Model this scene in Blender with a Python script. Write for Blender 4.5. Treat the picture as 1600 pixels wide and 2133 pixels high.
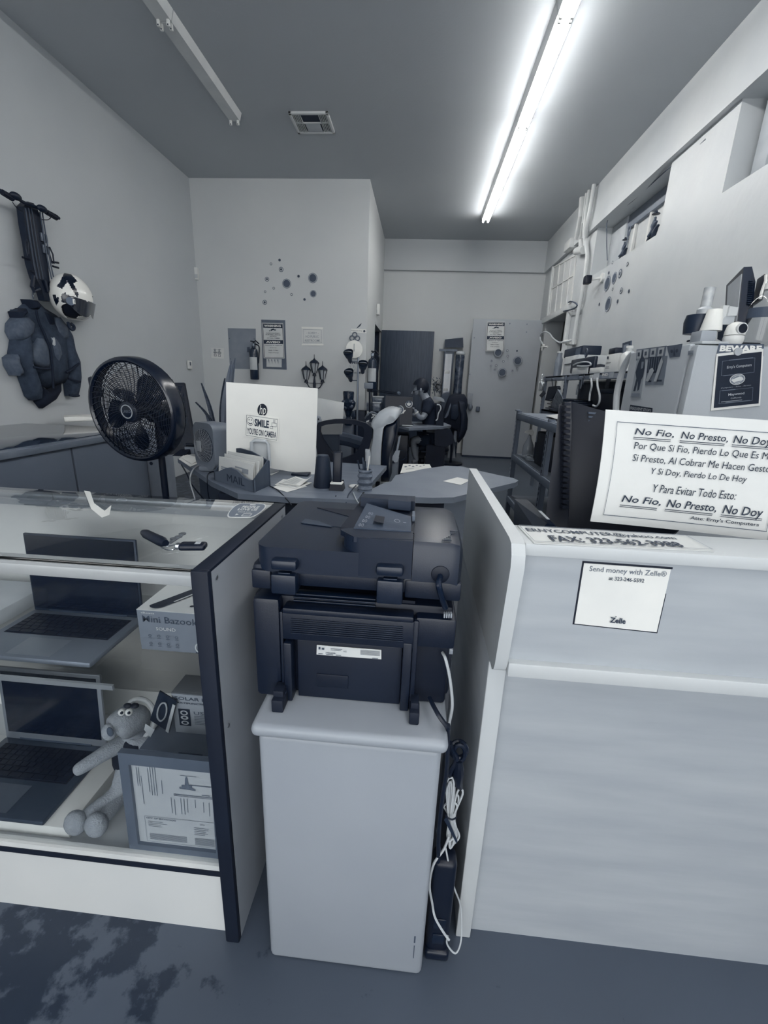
import bpy, bmesh, math, random
from mathutils import Vector, Matrix, noise
for o in list(bpy.data.objects): bpy.data.objects.remove(o)
random.seed(4)
SC = bpy.context.scene
COL = SC.collection
rad = math.radians
# ---------------------------------------------------------------- camera
YAW, PITCH, ROLL, FPX, CAMZ = rad(4.065), rad(16.432), rad(2.176), 904.5, 1.28
_r0 = Vector((math.cos(YAW), math.sin(YAW), 0)); _f0 = Vector((-math.sin(YAW), math.cos(YAW), 0)); _u0 = Vector((0, 0, 1))
CF = _f0*math.cos(PITCH) - _u0*math.sin(PITCH)
_u = _u0*math.cos(PITCH) + _f0*math.sin(PITCH)
CR = _r0*math.cos(ROLL) + _u*math.sin(ROLL)
CU = _u*math.cos(ROLL) - _r0*math.sin(ROLL)
CAM = Vector((0, 0, CAMZ))
cd = bpy.data.cameras.new('camera'); cam = bpy.data.objects.new('camera', cd); COL.objects.link(cam)
mw = Matrix.Identity(4)
for i in range(3):
    mw[i][0] = CR[i]; mw[i][1] = CU[i]; mw[i][2] = -CF[i]; mw[i][3] = CAM[i]
cam.matrix_world = mw
cd.sensor_fit = 'VERTICAL'; cd.sensor_height = 24; cd.lens = FPX/2133*24; cd.clip_start = .05
SC.camera = cam
# ---------------------------------------------------------------- world, lights, exposure
SC.view_settings.view_transform = 'Standard'; SC.view_settings.look = 'None'
SC.view_settings.gamma = 1; SC.view_settings.use_curve_mapping = False
SC.view_settings.exposure = 0.43
W = bpy.data.worlds.new('World'); SC.world = W; W.use_nodes = True
W.node_tree.nodes['Background'].inputs[0].default_value = (.93, .96, 1, 1)
W.node_tree.nodes['Background'].inputs[1].default_value = 2.0
TUBE_E = 34
def area(name, loc, rot, sx, sy, power, col):
    l = bpy.data.lights.new(name, 'AREA'); l.shape = 'RECTANGLE'; l.size = sx; l.size_y = sy
    l.energy = power; l.color = col
    o = bpy.data.objects.new(name, l); COL.objects.link(o); o.location = loc; o.rotation_euler = rot
    return o
# daylight coming in through the shop-front panes behind the camera
area('daylight', (-1.55, -2.98, 1.75), (rad(90), 0, 0), 2.7, 2.5, 42, (1, .985, .955))
area('daylight', (1.15, -2.98, 1.75), (rad(90), 0, 0), 2.1, 2.5, 33, (1, .985, .955))

# ---------------------------------------------------------------- helpers
def P(x, y, **k):
    """point of the room seen at this spot of the photograph, on a plane X, Y or Z = value"""
    d = CR*(x-800) - CU*(y-1066.5) + CF*FPX
    (a, v), = k.items(); i = 'XYZ'.index(a)
    return CAM + d*((v-CAM[i])/d[i])
LUT = [(0, (3, 13, 31)), (.12, (13, 28, 49)), (.25, (47, 59, 77)), (.45, (106, 115, 129)), (.62, (151, 157, 165)), (.75, (183, 188, 192)), (.88, (218, 219, 217)), (1, (246, 245, 239))]
def lin(c): c /= 255; return c/12.92 if c <= .04045 else ((c+.055)/1.055)**2.4
def tone(v):
    v = max(0, min(1, v))
    for (a, ca), (b, cb) in zip(LUT, LUT[1:]):
        if v <= b:
            t = (v-a)/(b-a); return tuple(lin(x+(y-x)*t) for x, y in zip(ca, cb))
_m = {}
def M(v, rough=.6, var=.03, scale=6, bump=0, metal=0, spec=.4, name=None, stretch=None, bscale=60):
    key = (v, rough, var, scale, bump, metal, spec, name, stretch, bscale)
    if key in _m: return _m[key]
    m = bpy.data.materials.new(name or 'tone_%02d' % int(v*100)); m.use_nodes = True
    nt = m.node_tree; b = nt.nodes['Principled BSDF']
    tc = nt.nodes.new('ShaderNodeTexCoord'); mp = nt.nodes.new('ShaderNodeMapping')
    nt.links.new(tc.outputs['Object'], mp.inputs[0])
    if stretch: mp.inputs['Scale'].default_value = stretch
    n = nt.nodes.new('ShaderNodeTexNoise'); n.inputs['Scale'].default_value = scale; n.inputs['Detail'].default_value = 4
    nt.links.new(mp.outputs[0], n.inputs['Vector'])
    r = nt.nodes.new('ShaderNodeValToRGB'); r.color_ramp.elements[0].position = .3; r.color_ramp.elements[1].position = .7
    r.color_ramp.elements[0].color = (*tone(v-var), 1); r.color_ramp.elements[1].color = (*tone(v+var), 1)
    nt.links.new(n.outputs['Fac'], r.inputs[0]); nt.links.new(r.outputs[0], b.inputs['Base Color'])
    b.inputs['Roughness'].default_value = rough; b.inputs['Metallic'].default_value = metal
    b.inputs['Specular IOR Level'].default_value = spec
    if bump:
        n2 = nt.nodes.new('ShaderNodeTexNoise'); n2.inputs['Scale'].default_value = bscale; n2.inputs['Detail'].default_value = 3
        nt.links.new(mp.outputs[0], n2.inputs['Vector'])
        bp = nt.nodes.new('ShaderNodeBump'); bp.inputs['Strength'].default_value = bump; bp.inputs['Distance'].default_value = .01
        nt.links.new(n2.outputs['Fac'], bp.inputs['Height']); nt.links.new(bp.outputs[0], b.inputs['Normal'])
    _m[key] = m
    return m
def glassmat(name, tint=.9, refl=1.0, alpha=None, rough=0.0, ior=1.45):
    """thin pane: see-through with a Fresnel reflection"""
    if name in _m: return _m[name]
    m = bpy.data.materials.new(name); m.use_nodes = True; nt = m.node_tree; nt.nodes.clear()
    out = nt.nodes.new('ShaderNodeOutputMaterial'); mix = nt.nodes.new('ShaderNodeMixShader')
    tr = nt.nodes.new('ShaderNodeBsdfTransparent'); tr.inputs[0].default_value = (tint*.985, tint*.995, tint, 1)
    gl = nt.nodes.new('ShaderNodeBsdfGlossy'); gl.inputs['Roughness'].default_value = rough; gl.inputs[0].default_value = (refl, refl, refl, 1)
    fr = nt.nodes.new('ShaderNodeFresnel'); fr.inputs['IOR'].default_value = ior
    geo = nt.nodes.new("ShaderNodeNewGeometry"); inv = nt.nodes.new("ShaderNodeMath"); inv.operation = "SUBTRACT"; inv.inputs[0].default_value = 1; nt.links.new(geo.outputs["Backfacing"], inv.inputs[1])
    ml = nt.nodes.new("ShaderNodeMath"); ml.operation = "MULTIPLY"; nt.links.new(fr.outputs[0], ml.inputs[0]); nt.links.new(inv.outputs[0], ml.inputs[1]); nt.links.new(ml.outputs[0], mix.inputs[0])
    nt.links.new(tr.outputs[0], mix.inputs[1]); nt.links.new(gl.outputs[0], mix.inputs[2])
    nt.links.new(mix.outputs[0], out.inputs[0]); _m[name] = m
    return m
def emis(name, col, s):
    m = bpy.data.materials.new(name); m.use_nodes = True; b = m.node_tree.nodes['Principled BSDF']
    b.inputs['Base Color'].default_value = (.8, .8, .8, 1); b.inputs['Emission Color'].default_value = (*col, 1); b.inputs['Emission Strength'].default_value = s
    return m
class B:
    """collects shapes into ONE mesh object"""
    def __init__(s, M=None): s.bm = bmesh.new(); s.M = M or Matrix.Identity(4)
    zmin = -9
    def _x(s, vs): 
        for v in vs: v.co = s.M @ v.co
    def box(s, x0, y0, z0, x1, y1, z1, bev=0, seg=2, M=None):
        x0, x1 = sorted((x0, x1)); y0, y1 = sorted((y0, y1)); z0, z1 = sorted((z0, z1))
        r = bmesh.ops.create_cube(s.bm, size=1); vs = r['verts']
        for v in vs: v.co = Vector((x0+(x1-x0)*(v.co.x+.5), y0+(y1-y0)*(v.co.y+.5), z0+(z1-z0)*(v.co.z+.5)))
        if bev:
            es = list({e for v in vs for e in v.link_edges})
            bev = min(bev, .45*min(x1-x0, y1-y0, z1-z0))
            rr = bmesh.ops.bevel(s.bm, geom=es, offset=bev, segments=seg, affect='EDGES', profile=.5)
            vs = list({v for f in rr['faces'] for v in f.verts} | {v for v in vs if v.is_valid})
        if M is not None:
            for v in vs: v.co = M @ v.co
        s._x(vs); return s
    def hull(s, pts):
        vs = [s.bm.verts.new(s.M @ Vector(p)) for p in pts]
        r = bmesh.ops.convex_hull(s.bm, input=vs)
        return s
    def slab(s, q, th, n=None):
        """panel from a loop of corner points (in order), thickness th away from normal n"""
        q = [Vector(p) for p in q]
        if n is None: n = (q[1]-q[0]).cross(q[2]-q[0]).normalized()
        a = [s.bm.verts.new(s.M @ p) for p in q]; b = [s.bm.verts.new(s.M @ (p-n*th)) for p in q]
        k = len(q); s.bm.faces.new(a); s.bm.faces.new(b[::-1])
        for i in range(k): s.bm.faces.new((a[i], b[i], b[(i+1) % k], a[(i+1) % k]))
        return s
    def sheet(s, rows, th=0):
        """grid of points, optional thickness"""
        g = [[s.bm.verts.new(s.M @ Vector(p)) for p in r] for r in rows]; fs = []
        for i in range(len(g)-1):
            for j in range(len(g[0])-1): fs.append(s.bm.faces.new((g[i][j], g[i][j+1], g[i+1][j+1], g[i+1][j])))
        if th: 
            s.bm.normal_update(); bmesh.ops.solidify(s.bm, geom=fs, thickness=th)
        return s
    def ring(s, c, ax, r, n, ref=None):
        ax = Vector(ax).normalized(); c = Vector(c)
        u = ref if ref is not None else (ax.orthogonal().normalized())
        u = (u - ax*u.dot(ax)).normalized(); w = ax.cross(u)
        return [s.bm.verts.new(s.M @ (c + (u*math.cos(t)+w*math.sin(t))*r)) for t in [2*math.pi*i/n for i in range(n)]], u
    def skin(s, rings, closed=False, cap=True):
        n = len(rings[0]); k = len(rings)
        for i in range(k if closed else k-1):
            a, b = rings[i], rings[(i+1) % k]
            for j in range(n): s.bm.faces.new((a[j], a[(j+1) % n], b[(j+1) % n], b[j]))
        if cap and not closed: s.bm.faces.new(rings[0][::-1]); s.bm.faces.new(rings[-1])
    def cyl(s, a, b, r0, r1=None, n=16, cap=True):
        a, b = Vector(a), Vector(b); ax = b-a; r1 = r0 if r1 is None else r1
        A, u = s.ring(a, ax, max(r0, 1e-5), n); Bb, _ = s.ring(b, ax, max(r1, 1e-5), n, u); s.skin([A, Bb], cap=cap); return s
    def tube(s, pts, r, n=8, closed=False):
        pts = [Vector(p) for p in pts]; k = len(pts); rings = []; u = None
        for i, p in enumerate(pts):
            a = pts[(i-1) % k] if (closed or i > 0) else p; b = pts[(i+1) % k] if (closed or i < k-1) else p
            t = (b-a); t = t if t.length > 1e-9 else Vector((0, 0, 1))
            rr = r[i] if isinstance(r, (list, tuple)) else r
            if u is not None and abs(u.dot(t.normalized())) > .98: u = None
            R_, u = s.ring(p, t, rr, n, u); rings.append(R_)
        s.skin(rings, closed=closed); return s
    def lathe(s, prof, n=20, o=(0, 0, 0), ax=(0, 0, 1), cap=True):
        o = Vector(o); ax = Vector(ax).normalized(); u = None; rings = []
        for r, z in prof:
            R_, u = s.ring(o+ax*z, ax, max(r, 1e-4), n, u); rings.append(R_)
        s.skin(rings, cap=cap); return s
    def ball(s, c, r, M=None, n=14):
        rr = bmesh.ops.create_uvsphere(s.bm, u_segments=n, v_segments=max(6, n*2//3), radius=1)
        r = (r, r, r) if not hasattr(r, '__len__') else r
        for v in rr['verts']:
            p = Vector((v.co.x*r[0], v.co.y*r[1], v.co.z*r[2]))
            if M is not None: p = M @ p
            v.co = s.M @ (p+Vector(c))
        return s
    def prism(s, poly, o, ux, uy, th):
        """2-D outline poly placed at o with axes ux, uy; thickness th towards -(ux x uy)"""
        o, ux, uy = Vector(o), Vector(ux), Vector(uy)
        return s.slab([o+ux*x+uy*y for x, y in poly], th, ux.cross(uy).normalized())
    def wbox(s, x0, y0, x1, y1, Y, d, bev=0, front=0):
        """box whose front face (at depth Y) fills the photo rectangle; goes back d"""
        mx, my = (x0+x1)/2, (y0+y1)/2
        return s.box(P(x0, my, Y=Y).x, Y-front, P(mx, y0, Y=Y).z, P(x1, my, Y=Y).x, Y+d, max(P(mx, y1, Y=Y).z, s.zmin), bev)
    def obj(s, name, mat, parent=None, smooth=True, ang=35, label=None, kind=None, cat=None, group=None):
        bmesh.ops.recalc_face_normals(s.bm, faces=s.bm.faces)
        me = bpy.data.meshes.new(name); s.bm.to_mesh(me); s.bm.free()
        if mat: me.materials.append(mat)
        o = bpy.data.objects.new(name, me); COL.objects.link(o)
        if smooth:
            me.shade_smooth(); me.set_sharp_from_angle(angle=rad(ang))
        if parent is not None: adopt(o, parent)
        if label: o['label'] = label
        if kind: o['kind'] = kind
        if cat: o['category'] = cat
        if group: o['group'] = group
        return o
def wloc(p):
    v = Vector(p.location)
    while p.parent: p = p.parent; v = v + p.location
    return v
def adopt(o, p):
    o.parent = p; o.matrix_parent_inverse = Matrix.Translation(-wloc(p)) if p.type == 'EMPTY' else Matrix.Identity(4)
    if p.type != 'EMPTY': o.matrix_parent_inverse = Matrix.Identity(4)
def T(name, label, cat, loc, group=None):
    o = bpy.data.objects.new(name, None); COL.objects.link(o); o.location = loc; o.empty_display_size = .05
    o['label'] = label; o['category'] = cat
    if group: o['group'] = group
    return o
def tag(o, label, cat, group=None):
    o['label'] = label; o['category'] = cat
    if group: o['group'] = group
    return o
def S(o): o['kind'] = 'structure'; return o
def quadmap(q, n, lift):
    q = [Vector(p) for p in q]
    def f(u, v): return q[0]*(1-u)*(1-v)+q[1]*u*(1-v)+q[2]*u*v+q[3]*(1-u)*v + n*lift
    return f
def letters(items, q, parent, mat, n=None, lift=.0012, name='lettering', label=None, aspect=None):
    """text and marks laid on the quad q (bl, br, tr, tl). item: ('text', u0, v0, u1, v1[, shear, bold]) fitted to that rectangle;
    ('#', u0, v0, u1, v1) filled bar; ('o', u, v, ru, rv) disc; ('O', u, v, ru, rv, w) ring; ('~', [(u, v)...]) polygon"""
    q = [Vector(p) for p in q]
    if n is None: n = (q[1]-q[0]).cross(q[3]-q[0]).normalized()
    f = quadmap(q, n, lift); bm = bmesh.new()
    def poly(pts):
        vs = [bm.verts.new(f(*p)) for p in pts]
        try: bm.faces.new(vs)
        except Exception: pass
    for it in items:
        t = it[0]
        if t == '#': _, a, b_, c, d = it; poly([(a, b_), (c, b_), (c, d), (a, d)])
        elif t == 'o':
            _, u, v, ru, rv = it; poly([(u+ru*math.cos(k*math.pi/9), v+rv*math.sin(k*math.pi/9)) for k in range(18)])
        elif t == 'O':
            _, u, v, ru, rv, w = it
            for k in range(20):
                a, b_ = k*math.pi/10, (k+1)*math.pi/10
                poly([(u+ru*math.cos(a), v+rv*math.sin(a)), (u+ru*math.cos(b_), v+rv*math.sin(b_)), (u+ru*(1-w)*math.cos(b_), v+rv*(1-w)*math.sin(b_)), (u+ru*(1-w)*math.cos(a), v+rv*(1-w)*math.sin(a))])
        elif t == '~': poly(it[1])
        elif t == '[]':
            _, a, b_, c, d, wu, wv = it
            for r in ((a, b_, c, b_+wv), (a, d-wv, c, d), (a, b_, a+wu, d), (c-wu, b_, c, d)): poly([(r[0], r[1]), (r[2], r[1]), (r[2], r[3]), (r[0], r[3])])
        else:
            _, u0, v0, u1, v1 = it[:5]; sh = it[5] if len(it) > 5 else 0; bold = it[6] if len(it) > 6 else 0
            cu = bpy.data.curves.new('t', 'FONT'); cu.body = t; cu.resolution_u = 2; cu.shear = sh; cu.offset = bold
            to = bpy.data.objects.new('t', cu); COL.objects.link(to)
            dg = bpy.context.evaluated_depsgraph_get(); dg.update()
            me = bpy.data.meshes.new_from_object(to.evaluated_get(dg))
            if me.vertices:
                xs = [v.co.x for v in me.vertices]; ys = [v.co.y for v in me.vertices]
                x0, x1, y0, y1 = min(xs), max(xs), min(ys), max(ys)
                vs = [bm.verts.new(f(u0+(v.co.x-x0)/(x1-x0)*(u1-u0), v0+(v.co.y-y0)/(y1-y0)*(v1-v0))) for v in me.vertices]
                for p in me.polygons:
                    try: bm.faces.new([vs[i] for i in p.vertices])
                    except Exception: pass
            bpy.data.objects.remove(to); bpy.data.curves.remove(cu); bpy.data.meshes.remove(me)
    bm.normal_update()
    for fc in bm.faces:
        if fc.normal.dot(n) < 0: fc.normal_flip()
    me = bpy.data.meshes.new(name); bm.to_mesh(me); bm.free(); me.materials.append(mat)
    o = bpy.data.objects.new(name, me); COL.objects.link(o); adopt(o, parent)
    if label: o['label'] = label
    return o
def pq(pts, **k): return [P(x, y, **k) for x, y in pts]
def sign(name, label, cat, q, th, mat, inks, n=None, group=None, part='panel', lift=.0012):
    """flat sign: a thin panel plus lettering parts; inks = [(mat, items), ...]; q = bl, br, tr, tl"""
    q = [Vector(p) for p in q]
    if n is None: n = (q[1]-q[0]).cross(q[3]-q[0]).normalized()
    t = T(name, label, cat, (q[0]+q[1])/2, group)
    B().slab(q, th, n).obj(part, mat, t, smooth=False)
    for i, (m, its) in enumerate(inks): letters(its, q, t, m, n, lift*(1+i*.6))
    return t
def bez(pts, n=8):
    """smooth path through points"""
    pts = [Vector(p) for p in pts]; out = []
    for i in range(len(pts)-1):
        p0 = pts[max(i-1, 0)]; p1 = pts[i]; p2 = pts[i+1]; p3 = pts[min(i+2, len(pts)-1)]
        for k in range(n):
            t = k/n; out.append(.5*((2*p1)+(p2-p0)*t+(2*p0-5*p1+4*p2-p3)*t*t+(3*p1-p0-3*p2+p3)*t**3))
    return out+[pts[-1]]
def cable(name, label, pts, r, mat, parent=None, n=6, cat='cable', group=None, k=6):
    o = B().tube(bez(pts, k), r, n).obj(name, mat, parent)
    if parent is None: tag(o, label, cat, group)
    return o
def copy_tree(o, parent=None, dloc=None):
    c = o.copy(); COL.objects.link(c)
    if parent is not None: c.parent = parent
    if dloc is not None: c.location = o.location + Vector(dloc)
    for ch in list(o.children): copy_tree(ch, c)
    return c
BLK = M(.03, .38, .01, name='black_plastic'); BLKM = M(.05, .6, .02, name='matte_black'); DK = M(.16, .5, .02, name='charcoal')
GR = M(.42, .5, .02, name='mid_grey'); LG = M(.66, .5, .02, name='light_grey'); WH = M(.88, .45, .02, name='white_plastic')
PAP = M(.9, .8, .02, name='paper'); INK = M(.06, .7, .01, name='ink'); INKG = M(.4, .7, .02, name='grey_ink'); WINK = M(.93, .7, .01, name='white_ink')
ALU = M(.62, .35, .02, metal=.8, name='aluminium'); CHR = M(.7, .15, .01, metal=1, name='chrome')
GLASS = glassmat('clear_glass')

# ---------------------------------------------------------------- the room
WALL = M(.76, .62, .015, .8, bump=.12, bscale=9, name='wall_paint', spec=.35)
WALLW = M(.78, .42, .025, 1.5, bump=.5, bscale=6, name='glossy_white_wall', spec=.5)
CEILM = M(.72, .55, .012, .7, bump=.06, name='ceiling_paint', spec=.4)
def floor_mat():
    m = bpy.data.materials.new('painted_concrete'); m.use_nodes = True; nt = m.node_tree; b = nt.nodes['Principled BSDF']
    tc = nt.nodes.new('ShaderNodeTexCoord')
    n1 = nt.nodes.new('ShaderNodeTexNoise'); n1.inputs['Scale'].default_value = 11; n1.inputs['Detail'].default_value = 8; n1.inputs['Roughness'].default_value = .62
    n2 = nt.nodes.new('ShaderNodeTexNoise'); n2.inputs['Scale'].default_value = 1.3; n2.inputs['Detail'].default_value = 2
    nt.links.new(tc.outputs['Object'], n1.inputs['Vector']); nt.links.new(tc.outputs['Object'], n2.inputs['Vector'])
    # worn-through patches lie where the customers stand, left of the case corner
    sx = nt.nodes.new('ShaderNodeSeparateXYZ'); nt.links.new(tc.outputs['Object'], sx.inputs[0])
    mr = nt.nodes.new('ShaderNodeMapRange'); mr.inputs[1].default_value = -.15; mr.inputs[2].default_value = -.75; mr.inputs[3].default_value = -.16; mr.inputs[4].default_value = .06
    nt.links.new(sx.outputs[0], mr.inputs[0])
    ad = nt.nodes.new('ShaderNodeMath'); ad.operation = 'ADD'; nt.links.new(n1.outputs[0], ad.inputs[0]); nt.links.new(mr.outputs[0], ad.inputs[1])
    r = nt.nodes.new('ShaderNodeValToRGB'); e = r.color_ramp.elements; e[0].position = .50; e[0].color = (*tone(.37), 1); e[1].position = .56; e[1].color = (*tone(.22), 1)
    nt.links.new(ad.outputs[0], r.inputs[0])
    mx = nt.nodes.new('ShaderNodeMix'); mx.data_type = 'RGBA'; mx.blend_type = 'MULTIPLY'; mx.inputs[0].default_value = .5
    nt.links.new(r.outputs[0], mx.inputs[6]); nt.links.new(n2.outputs[0], mx.inputs[7]); nt.links.new(mx.outputs[2], b.inputs['Base Color'])
    b.inputs['Roughness'].default_value = .42
    bp = nt.nodes.new('ShaderNodeBump'); bp.inputs['Strength'].default_value = .15; nt.links.new(n1.outputs[0], bp.inputs['Height']); nt.links.new(bp.outputs[0], b.inputs['Normal'])
    return m
ZC = 3.75
def wall(name, boxes, mat):
    b = B()
    for x in boxes: b.box(*x)
    return S(b.obj(name, mat, smooth=False))
wall('floor', [(-3.4, -3.1, -.1, 4.0, 9.0, 0)], floor_mat())
wall('ceiling', [(-3.4, -3.1, ZC, 4.0, 9.0, ZC+.1)], CEILM)
wall('wall_left', [(-3.3, -3.1, 0, -3.16, 9.0, ZC)], WALL)
wall('wall_far', [(-3.16, 8.8, 0, 4.0, 8.95, ZC)], M(.8, .6, .015, .8, bump=.1, bscale=9, name='far_wall_paint', spec=.35))
wall('trim_far', [(-.79, 8.73, 3.26, 2.05, 8.8, ZC)], WALL)
wall('wall_partition', [(-3.16, 6.4, 0, -.79, 6.52, ZC), (-.91, 6.52, 0, -.79, 7.45, ZC), (-.91, 7.45, 2.2, -.79, 8.8, ZC), (-.83, 8.69, 0, -.79, 8.8, 2.2)], M(.81, .6, .015, .8, bump=.1, bscale=9, name='partition_paint', spec=.35))
wall('trim_right', [(2.05, -2.8, 3.26, 2.4, 8.8, ZC)], WALLW)
wall('wall_right', [(2.1, -2.8, 0, 2.4, 7.05, 2.7), (2.1, 8.36, 0, 2.4, 8.8, 3.26), (2.1, 7.05, 2.42, 2.4, 8.36, 3.26),
     (2.1, 6.44, 2.7, 2.4, 7.05, 3.26), (2.1, 3.87, 2.7, 2.4, 4.75, 3.26), (2.1, -2.8, 2.7, 2.4, 1.9, 3.26)], WALLW)
S(B().box(2.34, 4.75, 2.7, 2.4, 6.44, 3.26).obj('window_1', M(.8, .5, name='painted_over_window'), smooth=False))
w2 = S(B().box(2.34, 1.9, 2.7, 2.4, 3.87, 3.26).obj('window_2', M(.78, .5, name='painted_over_window_b'), smooth=False))
w1 = bpy.data.objects['window_1']
for y in (5.15, 5.5, 5.85, 6.2): B().box(2.31, y-.02, 2.7, 2.34, y+.02, 3.14, .004).obj('mullion', WH, w1)
B().box(2.3, 4.75, 3.12, 2.34, 6.44, 3.26, .004).obj('window_head', M(.5, .5), w1)
B().box(2.28, 6.02, 2.7, 2.34, 6.44, 3.26, .01).obj('window_post', M(.72, .5), w1)
B().box(2.22, 3.66, 2.7, 2.34, 3.80, 3.26, .01).obj('window_post', M(.7, .5), w2)
B().box(2.27, 3.48, 2.85, 2.34, 3.54, 3.2, .01).obj('mullion', M(.7, .5), w2)
# store behind the right doorway and room behind the left one
wall('wall_side_room', [(3.9, 6.4, 0, 4.0, 9.0, ZC), (2.4, 6.4, 0, 4.0, 6.5, ZC)], M(.25, .8, name='side_room_shade'))  # dark wall tone paints in the shade beyond the doorway
wall('wall_back_room', [(-3.15, 8.6, 0, -.84, 8.79, 3.3), (-3.15, 6.53, 0, -3.0, 8.6, 3.3)], M(.12, .8, name='back_room_shade'))  # unlit look of this room is put into the near-black wall colour
# shop front behind the camera: piers and panes
wf = wall('wall_front', [(-3.3, -2.95, 0, -2.95, -2.8, ZC), (-.15, -2.95, 0, .05, -2.8, ZC), (2.25, -2.95, 0, 2.4, -2.8, ZC), (-3.3, -2.95, 3.05, 2.4, -2.8, ZC), (-2.95, -2.95, 0, -.15, -2.8, .45)], WALL)
for i, (a, b_, z0) in enumerate(((-2.95, -.15, .45), (.05, 2.25, 0))):
    wn = S(B().box(a, -2.9, z0, b_, -2.885, 3.05).obj('window_%d' % (3+i), glassmat('shop_pane'), smooth=False))
    fr = B(); 
    for x in (a+.03, (a+b_)/2, b_-.03): fr.box(x-.03, -2.94, z0, x+.03, -2.84, 3.05)
    fr.box(a, -2.94, z0, b_, -2.84, z0+.06).box(a, -2.94, 2.99, b_, -2.84, 3.05)
    fr.obj('window_frame', ALU, wn)
# ---------------------------------------------------------------- glass display case (front left)
LAM = M(.62, .45, .015, 2, name='pale_laminate', stretch=(1, 1, 3)); LAMW = M(.84, .45, .015, 3, name='white_laminate')
case = T('display_case', 'long glass display case with white kick panel and black-edged end, laptops inside', 'display case', (-.9, .9, 0))
CX0, CXR, CF0, CB0, CH = -2.2, -.352, .672, 1.125, .955
B().box(CXR-.026, CF0+.012, .0, CXR, CB0-.004, CH-.004).obj('end_panel', LAM, case)
B().box(CXR-.032, CF0-.004, 0, CXR+.001, CF0+.012, CH, .004).box(CXR-.03, CF0+.004, CH-.006, CXR+.001, CB0, CH+.001, .002).obj('edge_trim', BLKM, case, label='black edge trim')
B().box(CX0, .69, 0, CXR-.03, .705, .192).obj('kick_panel', LAMW, case)
B().box(CX0, .682, .192, CXR-.031, .70, .207).obj('black_strip', BLKM, case)
B().box(CX0, .684, .207, CXR-.031, .70, .222).obj('track', M(.85, .4, name='worn_track'), case)
B().box(CX0, .70, .19, CXR-.027, CB0-.02, .208).obj('deck', M(.78, .4), case)
B().box(CX0, CB0-.02, 0, CXR-.027, CB0-.008, CH-.03).obj('back_panel', M(.9, .35), case)
B().box(CX0, CF0, .922, CXR-.031, CF0+.016, .95, .002).box(CX0, CF0-.002, .944, CXR-.031, CF0+.03, .95).obj('front_rail', M(.8, .3, metal=.5), case)
B().box(CX0, CB0-.03, .925, CXR-.03, CB0, .949, .002).box(CX0, CB0-.075, .93, CXR-.03, CB0-.06, .945).obj('rear_rail', M(.7, .3, metal=.5), case)
B().box(CX0, CF0, .9495, CXR-.031, CB0, .9555, .001).obj('top_glass', glassmat('case_glass', .93, 1, ior=1.6), case)
B().box(CX0, .690, .222, CXR-.033, .694, .922).obj('front_glass', glassmat('case_front_glass', .95, 1, ior=1.45), case)
B().box(CX0, .716, .652, CXR-.03, CB0-.03, .66, .001).obj('glass_shelf', glassmat('shelf_glass', .86, 1, ior=1.55), case)
B().box(CX0, .712, .650, -.60, .718, .661).obj('shelf_rail', M(.72, .3, metal=.6), case)
for y in (.74, 1.08): B().box(CXR-.036, y-.01, .22, CXR-.028, y+.01, .92).obj('shelf_standard', ALU, case)
for z in (.93, .6): B().cyl((CXR, .70, z), (CXR+.002, .70, z), .004).cyl((CXR, 1.09, z), (CXR+.002, 1.09, z), .004).obj('screw', ALU, case)

def laptop(label, c, w, d, lidh, lean, body, lidm, scr, keym, padm, bez_=.012, bottom_bez=.02):
    """open laptop, keyboard towards the viewer; c = rear left corner of the base (x, y, z)"""
    x, y, z = c
    t = T('laptop', label, 'laptop', (x+w/2, y-d/2, z))
    B().box(x, y-d, z, x+w, y, z+.014, .005).obj('base', body, t)
    B().box(x+w*.07, y-d*.56, z+.0142, x+w*.93, y-d*.1, z+.0148).obj('keyboard_deck', M(.05, .6), t)
    kb = B(); rows = [14, 14, 13, 12, 9]
    for r, n in enumerate([14, 14, 14, 13, 12, 8]):
        kw = w*.84/n
        for k in range(n):
            kk = 4 if (r == 5 and k == 3) else 1
            x0 = x+w*.08+k*kw; y0 = y-d*.115-(r+1)*d*.072
            kb.box(x0+.0012, y0+.0012, z+.0148, x0+kw-.0012, y0+d*.072-.0012, z+.0168)
    kb.obj('keys', keym, t, smooth=False)['kind'] = 'stuff'
    B().box(x+w*.33, y-d*.95, z+.0141, x+w*.67, y-d*.62, z+.0146).obj('touchpad', padm, t)
    R_ = Matrix.Translation((0, y, z+.012)) @ Matrix.Rotation(lean, 4, 'X')
    ld = B(R_).box(x+.003, -.003, 0, x+w-.003, .005, lidh, .003).obj('lid', lidm, t)
    B(R_).box(x+bez_+.003, -.0042, bottom_bez, x+w-bez_-.003, -.003, lidh-bez_).obj('screen', scr, ld)
    B().cyl((x+w*.15, y+.001, z+.012), (x+w*.85, y+.001, z+.012), .007, n=10).obj('hinge', M(.3, .4, metal=.5), t)
    return t
SCR = M(.045, .12, .008, spec=.6, name='dark_screen'); KEY = M(.06, .5, .015)
laptop('slim grey laptop with black bezel open on the upper glass shelf', (-.985, .952, .662), .304, .195, .212, rad(-3), M(.5, .35, .01, metal=.5), M(.2, .3, .01, metal=.3), SCR, KEY, M(.54, .3, metal=.4), .005, .008)
laptop('silver-framed laptop open on a white box in the lower case', (-1.145, .938, .242), .312, .226, .228, rad(-5), M(.3, .35, .01, metal=.4), M(.6, .3, metal=.5), SCR, KEY, M(.4, .3, metal=.4), .012, .024)
bx = B().box(-1.2, .715, .2085, -.775, .955, .241, .002).obj('laptop_box', M(.88, .6), None); tag(bx, 'flat white cardboard box lying under the silver-framed laptop', 'box')
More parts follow.
